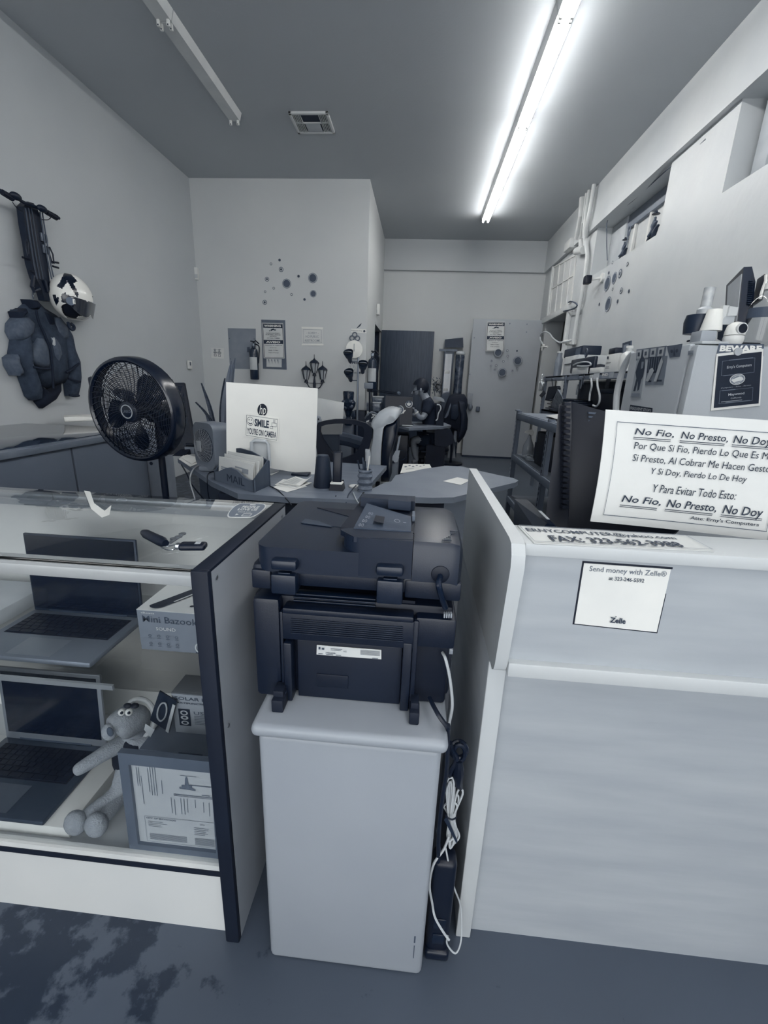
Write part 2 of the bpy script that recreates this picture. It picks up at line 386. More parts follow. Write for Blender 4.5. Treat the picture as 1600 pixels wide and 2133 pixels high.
# speaker box
t = T('speaker_box', 'grey and white portable-speaker retail box on the upper glass shelf', 'box', (-.52, .9, .66))
bx0, bx1, by0, by1, bz0, bz1 = -.618, -.405, .84, .985, .662, .765
B().box(bx0, by0, bz0, bx1, by1, bz1, .001).obj('carton', M(.5, .6, .015), t)
B().slab([(bx0, by0, bz1+.0012), (bx1, by0, bz1+.0012), (bx1, by1, bz1+.0012), (bx0, by1, bz1+.0012)], .001).obj('top_label', M(.86, .5), t, smooth=False)
qf = [(bx0, by0-.0002, bz0), (bx1, by0-.0002, bz0), (bx1, by0-.0002, bz1), (bx0, by0-.0002, bz1)]
letters([('Mini Bazooka', .06, .72, .72, .88, 0, .004)], qf, t, M(.3, .7))
ic = [('SOUND', .2, .53, .42, .61), ('tBeats', .05, .93, .2, .97)]
letters(ic, qf, t, M(.85, .7))
marks = []
for i in range(4):
    for j in range(2):
        u, v = .12+i*.1, .38-j*.2; marks += [('O', u, v, .018, .035, .4), ('#', u-.02, v-.07, u+.02, v-.055)]
letters(marks, qf, t, M(.4, .7), name='icons')
s = B(); s.cyl((-.505, .838, .688), (-.41, .838, .73), .02, n=16).obj('printed_speaker', M(.2, .5), t, label='dark speaker picture') if False else None
letters([('~', [(.62, .02), (.72, .0), (.99, .5), (.99, .8), (.88, .72)]), ], qf, t, M(.24, .6), name='printed_speaker')
letters([('O', .67, .16, .05, .13, .3)], qf, t, M(.75, .6), lift=.002, name='printed_ring')
qt = [(bx0, by0, bz1+.0014), (bx1, by0, bz1+.0014), (bx1, by1, bz1+.0014), (bx0, by1, bz1+.0014)]
pill = [(.12+.09*math.cos(a), .16+.1*math.sin(a)) for a in [math.pi+.2+k*.35 for k in range(8)]] + [(.42+.09*math.cos(a), .84+.1*math.sin(a)) for a in [.2+k*.35 for k in range(8)]]
letters([('~', [(u+.06, v) for u, v in pill])], qt, t, M(.12, .5), name='printed_speaker')
letters([('~', [(.3, .3), (.32, .28), (.47, .66), (.45, .68)])], qt, t, M(.8, .5), lift=.002, name='printed_highlight')
letters([('Mini', .72, .62, 1, .76, 0, .004), ('tBeats', .25, .93, .45, .98)]+[('o', .55+.1*i, .34-.14*j, .025, .03) for i in range(4) for j in range(2)], qt, t, INK)

# framed licence
fy0, fy1 = .700, .755
fzt = P(350, 1580, Y=.71).z; fx0 = P(255, 1668, Y=.703).x
q = [Vector((fx0, .699, .2085)), Vector((-.383, .699, .2085)), Vector((-.383, .712, fzt)), Vector((fx0, .712, fzt))]
nn = (q[1]-q[0]).cross(q[3]-q[0]).normalized()
t = T('picture_frame', 'grey framed business licence leaning inside the lower case', 'picture frame', (-.5, .71, .2085))
f = quadmap(q, nn, 0)
fr = B(); a, c = .095, .105
for r in ((0, 0, 1, c), (0, 1-c, 1, 1), (0, c, a, 1-c), (1-a, c, 1, 1-c)):
    fr.slab([f(r[0], r[1]), f(r[2], r[1]), f(r[2], r[3]), f(r[0], r[3])], .014, nn)
fr.obj('frame', M(.4, .4), t, smooth=False)
iq = [f(a, c)-nn*.008, f(1-a, c)-nn*.008, f(1-a, 1-c)-nn*.008, f(a, 1-c)-nn*.008]
B().slab(iq, .003, nn).obj('certificate', M(.72, .8), t, smooth=False)
L = [('CITY OF MAYWOOD', .12, .315, .5, .335, 0, .02), ('2024', .8, .3, .86, .32), ('[]', .1, .02, 1, .35, .003, .003)]
rnd = random.Random(3)
for k in range(7): L.append(('#', .14, .05+k*.012, .62, .054+k*.012))
for k in range(8): L.append(('#', .72, .04+k*.012, .97, .044+k*.012))
for k in range(5): L.append(('#', .72, .17+k*.022, .72+rnd.uniform(.1, .24), .175+k*.022))
for k in range(4): L.append(('#', .14, .22+k*.02, .3+rnd.uniform(0, .1), .224+k*.02))
for k, (u, a0, a1) in enumerate(((.06, .72, .95), (.085, .72, .95), (.11, .5, .85), (.2, .66, .95), (.23, .62, .97), (.26, .62, .97), (.29, .62, .97), (.36, .65, .82), (.46, .42, .62), (.5, .4, .6), (.58, .42, .62), (.62, .42, .62), (.66, .45, .62), (.76, .52, .62), (.86, .47, .6), (.93, .43, .6))): L.append(('#', u, a0, u+.007, a1))
L += [('Business License', .11, .5, .118, .52), ('#', .5, .66, .98, .668), ('#', .5, .645, .98, .65), ('#', .7, .79, .97, .8), ('#', .6, .9, .8, .905), ('#', .85, .68, .95, .69)]
L += [('~', [(.58, .74), (.78, .73), (.78, .75), (.74, .76), (.74, .79), (.7, .79), (.69, .87), (.675, .9), (.66, .87), (.65, .79), (.61, .79), (.61, .76), (.58, .76)])]
letters(L, iq, t, M(.42, .8), nn)

# solar-lamp box and the carton under it
t = T('solar_light_box', 'pale box lettered solar emergency standing above a brown carton in the case', 'box', (-.45, .95, .33))
y = .86; sx0, sz0, sz1 = P(362, 1490, Y=.86).x, P(400, 1528, Y=.86).z, P(400, 1446, Y=.86).z
B().box(sx0, y, sz0, -.385, y+.07, sz1, .001).obj('carton', M(.6, .6), t)
qs = [(sx0, y, sz0), (sx0+.2, y, sz0), (sx0+.2, y, sz1), (sx0, y, sz1)]
letters([('SOLAR EMERGENCY', .04, .84, .98, .92, 0, .01), ('MULTIFUNCTIONAL', .04, .75, .55, .79, 0, .03), ('USB', .27, .5, .47, .58)]+[('#', .27, .46-.04*k, .52, .47-.04*k) for k in range(6)], qs, t, M(.3, .7))
letters([('#', .07, .2, .22, .62), ], qs, t, M(.12, .7), name='icon_strip')
letters([('O', .145, .53, .05, .06, .4), ('O', .145, .41, .05, .05, .5), ('O', .145, .28, .05, .05, .4)], qs, t, M(.7, .7), name='icons', lift=.002)
letters([('O', .78, .4, .22, .3, .08), ('#', .6, .42, .99, .52), ('#', .74, .2, .9, .36)], qs, t, M(.4, .6), name='printed_lamp', lift=.002)
cy_ = .80
t = T('cardboard_box', 'grey-brown cardboard carton with emergency light lettering behind the framed licence', 'box', (-.5, .9, .21))
B().box(sx0-.06, .80, .2085, -.385, 1.07, sz0-.001, .002).obj('carton_body', M(.4, .7), t)
letters([('emergency light', .2, .8, .95, .88, 0, .02)], [(sx0-.06, .80, .2085), (-.385, .80, .2085), (-.385, .80, sz0), (sx0-.06, .80, sz0)], t, M(.22, .7))
B().box(sx0+.04, .799, sz0-.012, sx0+.1, .802, sz0-.001).obj('hand_slot', M(.2, .7), t)
# cable pack hanging bag
t = T('cable_pack', 'clear pouch with a dark card and coiled light cable beside the plush toy', 'cable pack', (-.62, .86, .40))
qp = pq([(312, 1500), (352, 1525), (368, 1462), (332, 1440)], Y=.85)
B().slab(qp, .004).obj('card', M(.14, .4), t, smooth=False)
n_ = (qp[1]-qp[0]).cross(qp[3]-qp[0]).normalized(); fq = quadmap(qp, n_, .003)
B().tube([fq(.45+.22*math.cos(a*.5), .5+.3*math.sin(a*.5)+.01*math.sin(a*3)) for a in range(26)], .0018, 6).obj('cable_coil', M(.7, .5), t)
B().slab([fq(.85, 0), fq(1, 0), fq(1, .9), fq(.85, .9)], .001, n_).obj('label_strip', M(.75, .6), t, smooth=False)
# left edge odds and ends in the case
tag(B().box(-1.12, .80, .662, -.97, .95, .682, .002).obj('paper_tray', M(.72, .6)), 'pale flat tray on the upper shelf left of the slim laptop', 'tray') if False else None
t = T('paper_tray', 'pale flat card box on the upper glass shelf at the photo edge', 'tray', (-1.1, .85, .66))
B().box(-1.32, .86, .662, -1.02, 1.05, .70, .002).obj('tray_body', M(.74, .6), t)
B().tube([(-1.045+.012*math.cos(a), 1.03, .703+.015*math.sin(a)) for a in [k*math.pi/8 for k in range(9)]], .0025, 6).obj('grip', M(.25, .5), t)

# ---- plush camel
PL = M(.64, .95, .03, 60, bump=.5, bscale=300, name='plush_fur'); PLD = M(.5, .95, .03, 60, bump=.5, bscale=300, name='plush_fur_dark')
def skinned(name, joints, edges, mat, parent, root=0, sub=2, label=None):
    me = bpy.data.meshes.new(name); me.from_pydata([j[0] for j in joints], edges, []); me.update()
    o = bpy.data.objects.new(name, me); COL.objects.link(o)
    m = o.modifiers.new('s', 'SKIN'); m.use_smooth_shade = True
    if not me.skin_vertices: pass
    sv = me.skin_vertices[0].data
    for i, j in enumerate(joints):
        r = j[1]; sv[i].radius = (r, r) if not hasattr(r, '__len__') else r
        sv[i].use_root = (i == root)
    if sub: s_ = o.modifiers.new('u', 'SUBSURF'); s_.levels = sub; s_.render_levels = sub
    dg = bpy.context.evaluated_depsgraph_get(); dg.update()
    m2 = bpy.data.meshes.new_from_object(o.evaluated_get(dg)); o.modifiers.clear(); o.data = m2; m2.name = name
    m2.materials.clear(); m2.materials.append(mat); m2.shade_smooth()
    if parent is not None: adopt(o, parent)
    if label: o['label'] = label
    return o
def c1(x, y, Y): return P(x*.35, 1360+y*.35, Y=Y)   # reads off the enlarged view of the case
t = T('plush_toy', 'tan plush camel toy with headband and dark vest lolling over the laptop', 'toy', (-.68, .8, .21))
hy = .84
jt = [(c1(800, 560, .87), 0.0435), (c1(830, 470, .87), 0.0282), (c1(820, 390, .865), 0.0435), (c1(765, 400, .84), 0.0450), (c1(705, 445, .81), 0.0400), (c1(676, 475, .80), 0.0340),
      (c1(720, 540, .84), 0.0230), (c1(600, 610, .80), 0.0186), (c1(490, 680, .765), 0.0166), (c1(430, 715, .75), 0.0141),
      (c1(875, 520, .85), 0.0230), (c1(930, 610, .84), 0.0192),
      (c1(790, 700, .85), 0.0384), (c1(700, 830, .80), 0.0179), (c1(475, 1000, .727), 0.0179), (c1(765, 800, .83), 0.0179), (c1(600, 1005, .73), 0.0179)]
body = skinned('body', jt, [(0, 1), (1, 2), (2, 3), (3, 4), (4, 5), (0, 6), (6, 7), (7, 8), (8, 9), (0, 10), (10, 11), (0, 12), (12, 13), (13, 14), (12, 15), (15, 16)], PL, t)
for cx, cy, yy in ((452, 1010, .722), (575, 1022, .722)):
    p = c1(cx, cy, yy); B().ball(p, (.026, .022, .031)).obj('foot', PL, t)
B().ball(c1(650, 470, .79), (.017, .015, .022)).obj('muzzle', PL, t)
B().ball(c1(655, 470, .775), (.008, .004, .013)).obj('mouth', M(.35, .8), t)
sk = c1(820, 390, .865); sd = (c1(705, 445, .81)-sk).normalized(); up_ = (Vector((0, 0, 1))-sd*sd.z).normalized(); sw = sd.cross(up_)
for cx, sy_ in ((725, .815), (768, .812)):
    e = B().ball(c1(cx, 352, sy_), .0085).obj('eye', WH, t); B().ball(c1(cx-1, 357, sy_-.007), .0036, n=8).obj('pupil', BLK, e)
for cx in (760, 803): B().ball(c1(cx, 314, .815), (.010, .007, .006)).obj('eyebrow', BLKM, t)
B().tube([sk-sd*.006+(up_*math.cos(a)+sw*math.sin(a))*.0465 for a in [k*math.pi/12 for k in range(24)]], .0065, 8, True).obj('headband', M(.8, .9, bump=.3), t)
B().lathe([(.040, -.06), (.047, -.03), (.046, .0), (.038, .025), (.03, .034)], 18, c1(802, 548, .865), (c1(830, 470, .87)-c1(800, 560, .87)), cap=False).obj('vest', M(.06, .9), t)
B().slab(pq([(303, 1508), (322, 1520), (313, 1536), (300, 1520)][::-1], Y=.80), .001).obj('price_tag', M(.75, .7), t, smooth=False)

# ---- keys on the glass
t = T('car_keys', 'two black key fobs on a ring with small keys on the case glass', 'keys', (-.5, .78, .956))
def topz(x, y, z=.964): return P(x, y, Z=z)
a, b_ = topz(298, 1109), topz(345, 1132)
B().tube([a, a+(b_-a)*.15, a+(b_-a)*.85, b_], [.006, .0095, .0105, .007], 12).obj('key_fob', BLK, t)
a, b_ = topz(374, 1137), topz(430, 1137); d = (b_-a).normalized(); w = Vector((0, 0, 1)).cross(d)
pr = B(); pr.M = Matrix.Translation(a+Vector((0, 0, -.007))) @ Matrix(((d.x, w.x, 0, 0), (d.y, w.y, 0, 0), (0, 0, 1, 0), (0, 0, 0, 1)))
pr.box(0, -.012, 0, (b_-a).length, .012, .013, .005, 3).obj('key_fob', BLK, t)
B(pr.M).box(-.008, -.007, .001, .006, .007, .012, .003).obj('fob_end', CHR, t, label='chrome fob end')
B(pr.M).box((b_-a).length*.6, -.006, .0131, (b_-a).length*.8, .006, .0136).obj('emblem', M(.7, .3), t)
cr = topz(352, 1140, .962)
B().tube([cr+Vector((.014*math.cos(a), .011*math.sin(a), .002*math.sin(2*a))) for a in [k*math.pi/9 for k in range(18)]], .0012, 6, True).obj('key_ring', CHR, t)
for k, (px, py) in enumerate(((362, 1122), (372, 1118), (380, 1112))):
    e = topz(px, py, .962+k*.001); k0 = topz(352, 1132, .962)
    kd = (e-k0).normalized(); kw = Vector((0, 0, 1)).cross(kd)*.004
    B().slab([k0-kw*.6, e-kw, e+kw, k0+kw*.6], .002, Vector((0, 0, 1))).cyl(e-Vector((0, 0, .001)), e+Vector((0, 0, .001)), .0075, n=12).obj('key', ALU, t)
# ---- review sticker
qs = [P(466, 1078, Z=.9558), P(530, 1079, Z=.9558), P(562, 1050, Z=.9558), P(494, 1047, Z=.9558)]
t = T('sticker', 'grey rounded sticker reading people love us on the case glass corner', 'sticker', qs[0])
f = quadmap(qs, Vector((0, 0, 1)), 0)
def rr(f, u0, v0, u1, v1, r, n=5, ru=None):
    ru = ru or r; out = []
    for (cu, cv, s0) in ((u1-ru, v0+r, -90), (u1-ru, v1-r, 0), (u0+ru, v1-r, 90), (u0+ru, v0+r, 180)):
        for k in range(n+1): a = rad(s0+90*k/n); out.append(f(cu+ru*math.cos(a), cv+r*math.sin(a)))
    return out
B().slab(rr(f, 0, 0, 1, 1, .42, 6, .2), .0003, Vector((0, 0, 1))).obj('sticker_edge', M(.85, .5), t, smooth=False)
f2 = quadmap(qs, Vector((0, 0, 1)), .0005)
B().slab(rr(f2, .03, .05, .97, .95, .38, 6, .18), .0002, Vector((0, 0, 1))).obj('sticker_face', M(.45, .5), t, smooth=False)
letters([('PEOPLE', .28, .62, .8, .78, 0, .03), ('LOVE US', .22, .46, .82, .6, 0, .03), ('#', .45, .84, .62, .9), ('thank you', .3, .3, .7, .4), ('[]', .52, .08, .8, .26, .02, .03), ('~', [(.3, .12), (.4, .18), (.3, .24)])], qs, t, M(.88, .6), Vector((0, 0, 1)), .0009)
t = T('tape_strip', 'torn white tape strip on the rear edge of the case glass', 'tape', P(205, 1045, Z=.956))
B().slab([P(x, y, Z=.957) for x, y in ((175, 1022), (188, 1024), (196, 1048), (218, 1064), (232, 1052), (228, 1072), (212, 1078), (190, 1060))], .0004, Vector((0, 0, 1))).obj('tape', M(.9, .5), t, smooth=False)

# ---------------------------------------------------------------- metal pedestal
PED = M(.61, .42, .012, 3, name='enamelled_steel', spec=.5)
t = T('pedestal_cabinet', 'plain light grey steel pedestal cabinet under the black printer', 'cabinet', (-.1, .85, 0))
B().box(-.272, .652, .0, .078, 1.12, .632, .012, 3).obj('carcass', PED, t)
B().box(-.282, .640, .634, .088, 1.13, .662, .013, 4).obj('top_panel', PED, t)
cabinet_scr = B().box(.055, .651, .11, .058, .6525, .13).box(.056, .651, .06, .0575, .6525, .1).obj('scratch', M(.3, .8), t)

# ---------------------------------------------------------------- multifunction printer, seen from behind
PT = T('printer', 'black multifunction printer seen from behind on the grey pedestal', 'printer', (-.1, .88, .662))
PB = M(.055, .42, .006, 30, name='printer_black', spec=.5, bump=.05, bscale=500); PBD = M(.02, .5, .004, name='printer_recess'); PBG = M(.10, .38, .006, 30, name='printer_lid_black', spec=.55, bump=.04, bscale=500)
PY = .715; PD = .34
def pc(x, y): return (500+x/3.2, 1000+y/3.2)
def pb(x0, y0, x1, y1, Y=PY, d=.3, bev=.003, b=None, front=0):
    b = b or B(); b.zmin = .6635; (a, c), (e, g) = pc(x0, y0), pc(x1, y1); return b.wbox(a, c, e, g, Y, d, bev, front)
pb(110, 800, 1400, 1470, PY+.025, PD-.03, .008).obj('chassis', PBD, PT)
b = pb(92, 790, 272, 1460, PY+.004, .31, .01); pb(272, 880, 292, 1480, PY+.002, .02, .002, b); b.obj('side_cover', PB, PT)
b = pb(1165, 925, 1440, 1125, PY+.004, .3, .006); pb(1190, 1120, 1400, 1560, PY+.05, .24, .01, b); b.obj('side_cover', PB, PT)
b = pb(282, 885, 1160, 925, PY-.006, .03, .003); pb(282, 915, 1160, 1095, PY-.002, .03, .003, b); pb(292, 1090, 345, 1488, PY-.004, .04, .003, b); pb(1075, 1090, 1135, 1552, PY-.004, .04, .003, b); pb(1140, 940, 1175, 1552, PY, .04, .003, b)
b.obj('rear_door', PB, PT)
for k in range(8):
    yy = 950+k*13.5; b = pb(338, yy+2, 1088, yy+8, PY-.0045, .003, .0008); b.obj('vent_slat', M(.09, .4), PT)
pb(385, 1090, 1075, 1470, PY+.014, .02, .002).obj('lower_rear_cover', M(.045, .55), PT)
pb(510, 1300, 720, 1385, PY+.012, .005, .001).obj('embossed_plate', M(.03, .4), PT)
b = B()
q = [P(*pc(510, 1163), Y=PY+.011), P(*pc(942, 1195), Y=PY+.011), P(*pc(942, 1133), Y=PY+.011), P(*pc(512, 1100), Y=PY+.011)]
lb = B().slab(q, .0015, Vector((0, -1, 0))).obj('rating_label', M(.82, .6), PT, smooth=False)
letters([('#', .03, .6, .06, .85), ('#', .08, .6, .12, .8), ('XNNXXB1', .14, .22, .3, .36, 0, .02), ('FCC', .42, .5, .47, .66), ('#', .22, .75, .4, .79), ('#', .22, .62, .38, .66), ('#', .03, .12, .1, .18), ('#', .15, .1, .26, .15), ('#', .3, .1, .38, .15)]+[('#', .68, .84-.09*k, .98, .87-.09*k) for k in range(6)]+[('#', .86, .06, .95, .12)], q, lb, M(.3, .7), Vector((0, -1, 0)))
for x0, x1, y0, y1 in ((208, 290, 1410, 1542), (1125, 1192, 1490, 1625)):
    a = P(*pc(x0, y1), Z=.665); e = P(*pc(x1, y1), Z=.665)
    b = B().box(a.x, a.y, .6625, e.x, a.y+.035, .69, .003); pb(x0+12, y0, x1-2, y1-60, a.y+.012, .03, .002, b); b.obj('foot', BLKM, PT)
# gap with exit slats, scanner unit, lid
b = pb(300, 775, 1165, 930, PY+.03, .25, 0)
b.obj('rear_gap', PBD, PT)
for k in range(5): pb(355, 775+k*22, 1000 if k > 2 else 905, 786+k*22, PY+.012+.004*k, .02, .001).obj('vent_slat', M(.1, .35), PT)
b = pb(75, 600, 1475, 745, PY+.006, PD, .012); pb(1095, 680, 1475, 800, PY+.004, .25, .004, b); pb(75, 600, 205, 725, PY, .2, .004, b); b.obj('scanner_body', PB, PT)
for (x0, y0, x1, y1) in ((198, 540, 375, 765), (903, 580, 1090, 832)):
    ym = y0+90
    b = pb(x0+5, ym+5, x1-4, y1, PY-.016, .04, .004); h = b.obj('hinge', PBG, PT)
    b = pb(x0, y0, x1, ym-22, PY-.018, .05, .006); b.obj('hinge_cap', PBG, h)
    pb(x0+50, ym-12, x1-40, ym+2, PY-.010, .03, .002).obj('hinge_pin', M(.12, .3, metal=.4), h)
zl = P(*pc(400, 460), Y=PY).z; zr = P(*pc(950, 395), Y=PY).z; zb = P(*pc(640, 640), Y=PY).z
xL = P(*pc(98, 560), Y=PY).x; xs = P(*pc(675, 420), Y=PY).x; xa = P(*pc(1148, 520), Y=PY).x; xR = P(*pc(1492, 500), Y=PY).x
def rrect(x0, y0, x1, y1, r, n=5): return [(cx+r*math.cos(rad(s+90*k/n)), cy+r*math.sin(rad(s+90*k/n))) for cx, cy, s in ((x1-r, y0+r, -90), (x1-r, y1-r, 0), (x0+r, y1-r, 90), (x0+r, y0+r, 180)) for k in range(n+1)]
B().slab([(x, y, zl) for x, y in rrect(xL, PY, xa, PY+.325, .028)], zl-zb, Vector((0, 0, 1))).obj('scanner_lid', PBG, PT, ang=25)
def zd(x, y, dz=0): return P(620+x*.225, 1020+y*.225, Z=zl+.001+dz)
B().slab([zd(30, 300), zd(430, 350), zd(560, 270), zd(180, 165)], .001, Vector((0, 0, 1))).obj('lid_dip_shading', M(.12, .35), PT, smooth=False)  # flat patches: shade and sheen of the dip painted as darker and lighter tones
B().slab([zd(180, 165, .001), zd(560, 270, .001), zd(600, 190, .001)], .001, Vector((0, 0, 1))).obj('lid_dip_shading', M(.03, .5), PT, smooth=False)
B().slab([zd(70, 268, .001), zd(200, 290, .001), zd(330, 345, .001), zd(30, 305, .001)], .001, Vector((0, 0, 1))).obj('lid_dip_shading', M(.26, .3), PT, smooth=False)
# raised document feeder
b = B().slab([(x, y, zr) for x, y in [(xs+.034, PY-.001), (xa, PY-.001), (xa, PY+.04), (xs+.002, PY+.04), (xs, PY+.03), (xs+.006, PY+.016), (xs+.018, PY+.005)]], zr-zb-.004, Vector((0, 0, 1)))
b.obj('feeder_rear_wall', PBG, PT, ang=25)
b = B(); n_ = 10
sec = [(PY, zb), (PY, zr-.012), (PY+.006, zr-.002), (PY+.02, zr), (PY+.10, zr+.004), (PY+.2, zr+.002), (PY+.27, zr-.012), (PY+.3, zr-.05), (PY+.3, zb)]
rows = [[(xa+.001, y, z) for y, z in sec], [(xR-.02, y, z) for y, z in sec], [(xR-.006, y+.004*(1 if y < PY+.1 else -1), z-.005) for y, z in sec], [(xR, y+.014*(1 if y < PY+.1 else -1), z-.016 if z > zb+.01 else z) for y, z in sec], [(xR, y+.02*(1 if y < PY+.1 else -1), zb) for y, z in sec]]
b.sheet(rows); b.obj('feeder_cover', PBG, PT, ang=40)
for k in range(9):
    y = PY+.012+k*.006; B().box(xa+.05+.004*k, y, zr+.0006+.0002*k, xR-.022, y+.002, zr+.002+.0002*k).obj('cover_groove', M(.14, .3), PT)
# sloping input tray with hole, guides (read off an enlarged view)
def zt_(x, y, dz=0): return P(620+x*.225, 1020+y*.225, Z=zr+.001+dz)
UZ = Vector((0, 0, 1))
B().slab([zt_(400, 372), zt_(520, 436), zt_(1068, 462), zt_(1068, 385), zt_(520, 352), zt_(400, 360)], .01, UZ).obj('feeder_ledge', PBG, PT, smooth=False)
B().slab([zt_(395, 350, -.0005), zt_(1088, 400, -.0005), zt_(1090, 60, -.0005), zt_(585, 100, -.0005)], .02, UZ).obj('feeder_well', M(.04, .5), PT, smooth=False)
tq = [zt_(520, 352, .002), zt_(1050, 385, .002), zt_(1055, 250, .004), zt_(640, 125, .012)]
tn = (tq[1]-tq[0]).cross(tq[3]-tq[0]).normalized()
tr = B().slab(tq, .004, UZ).obj('input_tray', M(.28, .4), PT, smooth=False)
B().slab([zt_(705, 290, .009), zt_(795, 310, .008), zt_(808, 250, .009), zt_(722, 236, .010)], .001, UZ).obj('tray_hole', PBD, tr, smooth=False)
tq2 = [zt_(540, 350, .011), zt_(1050, 385, .006), zt_(1055, 250, .008), zt_(640, 130, .016)]
letters([it for k in range(4) for it in (('O', .05+.03*k, .1+.17*k, .02, .05, .4), ('O', .1+.03*k, .1+.17*k, .022, .055, .3))]+[('O', .72, .5, .06, .09, .2), ('#', .84, .46, .9, .5)], tq2, tr, M(.6, .6), UZ, .0005, 'embossed_icons')
B().slab([zt_(585, 70, .02), zt_(1088, 110, .02), zt_(1090, 60, .02), zt_(600, 35, .02)], .035, UZ).obj('paper_guide', M(.13, .4), PT)
B().slab([zt_(840, 95, .024), zt_(1050, 112, .024), zt_(1052, 72, .024), zt_(845, 62, .024)], .02, UZ).obj('paper_guide', M(.17, .4), PT)
B().slab([zt_(1062, 250, .01), zt_(1088, 250, .01), zt_(1088, 195, .01), zt_(1062, 200, .01)], .01, UZ).obj('guide_tab', M(.4, .4), PT)
# wiring of the printer
p = lambda x, y, Y: P(*pc(x, y), Y=Y)
B().lathe([(.017, 0), (.016, .004), (.010, .006)], 18, p(1335, 625, PY+.002), (0, -1, 0)).obj('cable_gland', PBD, PT)
cable('scanner_cable', None, [p(1335, 640, PY-.004), p(1325, 700, PY-.022), p(1345, 780, PY-.014), p(1370, 850, PY-.004)], [.005]*1 and .0055, M(.09, .25), PT, 8)
for k in range(4): pb(1358+k*15, 893, 1369+k*15, 922, PY+.0, .01, .001).obj('connector_pin', M(.6, .4), PT)
pb(1322, 1132, 1420, 1160, PY+.035, .03, .001).obj('port_panel', M(.55, .5), PT)
# cables between pedestal and counter
WCB = M(.74, .45, .02, name='white_cable'); BCB = M(.05, .4, name='black_cable')
def k3(x, y, Y=.70): return P(840+x*.2814, 1460+y*.2814, Y=Y)
cable('usb_cable', 'white cable from the printer port running down beside the pedestal', [p(1350, 1150, PY+.02), p(1372, 1200, PY+.0), p(1400, 1330, PY+.0), p(1415, 1500, PY), p(1395, 1620, PY), k3(335, 260)], .003, WCB)
cable('power_cable', 'black power cord dropping from the printer to the power strip', [p(1262, 1450, PY+.0), p(1320, 1560, .68), p(1385, 1650, .67), k3(330, 200, .68), k3(322, 500, .68), k3(285, 760, .68), k3(262, 1000, .69), k3(255, 1300, .70), k3(225, 1700, .70)], .0045, BCB)
t = T('cord_bundle', 'bundled black cord and plug hanging above the coiled white cable', 'cable', k3(400, 600))
B().tube([k3(410+60*math.cos(a), 360+60*math.sin(a), .72+.004*math.sin(a*3)) for a in [k*math.pi/9 for k in range(18)]], .005, 8, True).tube([k3(415+42*math.cos(a), 385+60*math.sin(a), .712) for a in [k*math.pi/9 for k in range(18)]], .0045, 8, True).tube(bez([k3(345, 310, .70), k3(370, 370, .71), k3(395, 430, .71), k3(350, 520, .705), k3(345, 560, .71)]), .005).obj('cord_loop', BCB, t)
B().tube([k3(410, 440, .71), k3(405, 520, .71), k3(400, 600, .715), k3(425, 640, .72)], [.008, .013, .011, .006], 10).obj('plug', BLK, t)
t = T('coiled_cable', 'white network cable coiled and tied beside the pedestal', 'cable', k3(350, 800))
for i, (x0, x1, ya, yb) in enumerate(((315, 375, 570, 1040), (330, 360, 600, 1090), (345, 380, 590, 1080), (300, 400, 740, 1050), (395, 440, 650, 1060), (375, 410, 690, 1040))):
    xm = 360+(i-3)*6; yy = .705+.003*i
    B().tube(bez([k3(x0, ya+40, yy), k3((x0+x1)/2, ya, yy), k3(x1, ya+40, yy), k3(xm+8, 870, yy), k3(x1*.5+195, yb-60, yy), k3(xm, yb, yy), k3(x0*.5+175, yb-60, yy), k3(xm-8, 870, yy)], 6), .0022, 6, True).obj('cable_loop', WCB, t)
B().tube(bez([k3(312, 845, .698), k3(335, 868, .692), k3(365, 878, .692), k3(395, 862, .698)]), .0018, 6).obj('twist_tie', BLKM, t)
B().slab([k3(302, 880, .694), k3(325, 860, .694), k3(402, 1040, .694), k3(395, 1058, .694)], .002, Vector((0, -1, 0))).obj('hook_strap', M(.12, .6), t, smooth=False)
cable('cable_tail', 'white cable tail looping left then down onto the floor', [k3(340, 1000), k3(300, 1100), k3(225, 1210, .69), k3(195, 1360, .69), k3(215, 1500, .69), k3(235, 1600, .68), k3(290, 1700, .67), k3(340, 1770, .665)], .0027, WCB)
cable('cable_tail', 'thin white cable looping right over the counter base to the floor', [k3(315, 1090), k3(345, 1250), k3(380, 1390), k3(420, 1500, .72), k3(432, 1640, .71), k3(425, 1790, .69), k3(385, 1868, .68), k3(325, 1800, .68), k3(330, 1740, .68)], .002, WCB)
cable('black_cable_run', 'loose black cable hanging in the slot behind the white coil', [k3(280, 840, .74), k3(260, 1000, .74), k3(280, 1200, .74), k3(270, 1400, .73), k3(300, 1500, .73)], .004, BCB)
cable('grey_cable_run', 'grey cable hanging beside the pedestal low in the slot', [k3(252, 950, .715), k3(268, 1100, .715), k3(280, 1290, .715), k3(262, 1440, .715), k3(255, 1560, .715)], .003, M(.35, .5))
t = T('power_strip', 'long black power strip standing upright beside the pedestal', 'power strip', k3(235, 2000, .70))
ps = B(); a = k3(150, 1980, .695); c = k3(315, 1980, .695)
ps.box(a.x, .69, .0, c.x, .735, P(880, 1800, Y=.70).z+.02, .012, 3).obj('strip_body', BLK, t)
for k, z in enumerate((.05, .1)): B().box(a.x+.012, .687, z, c.x-.012, .692, z+.03, .003).obj('socket', M(.1, .3), t)
B().box(a.x-.002, .682, 0, c.x+.002, .742, .028, .008, 3).obj('strip_end', M(.05, .3), t)
B().box(k3(215, 0).x, .70, k3(0, 1700).z, k3(240, 0).x, .705, k3(0, 1560).z).obj('white_plug', M(.6, .4), t)

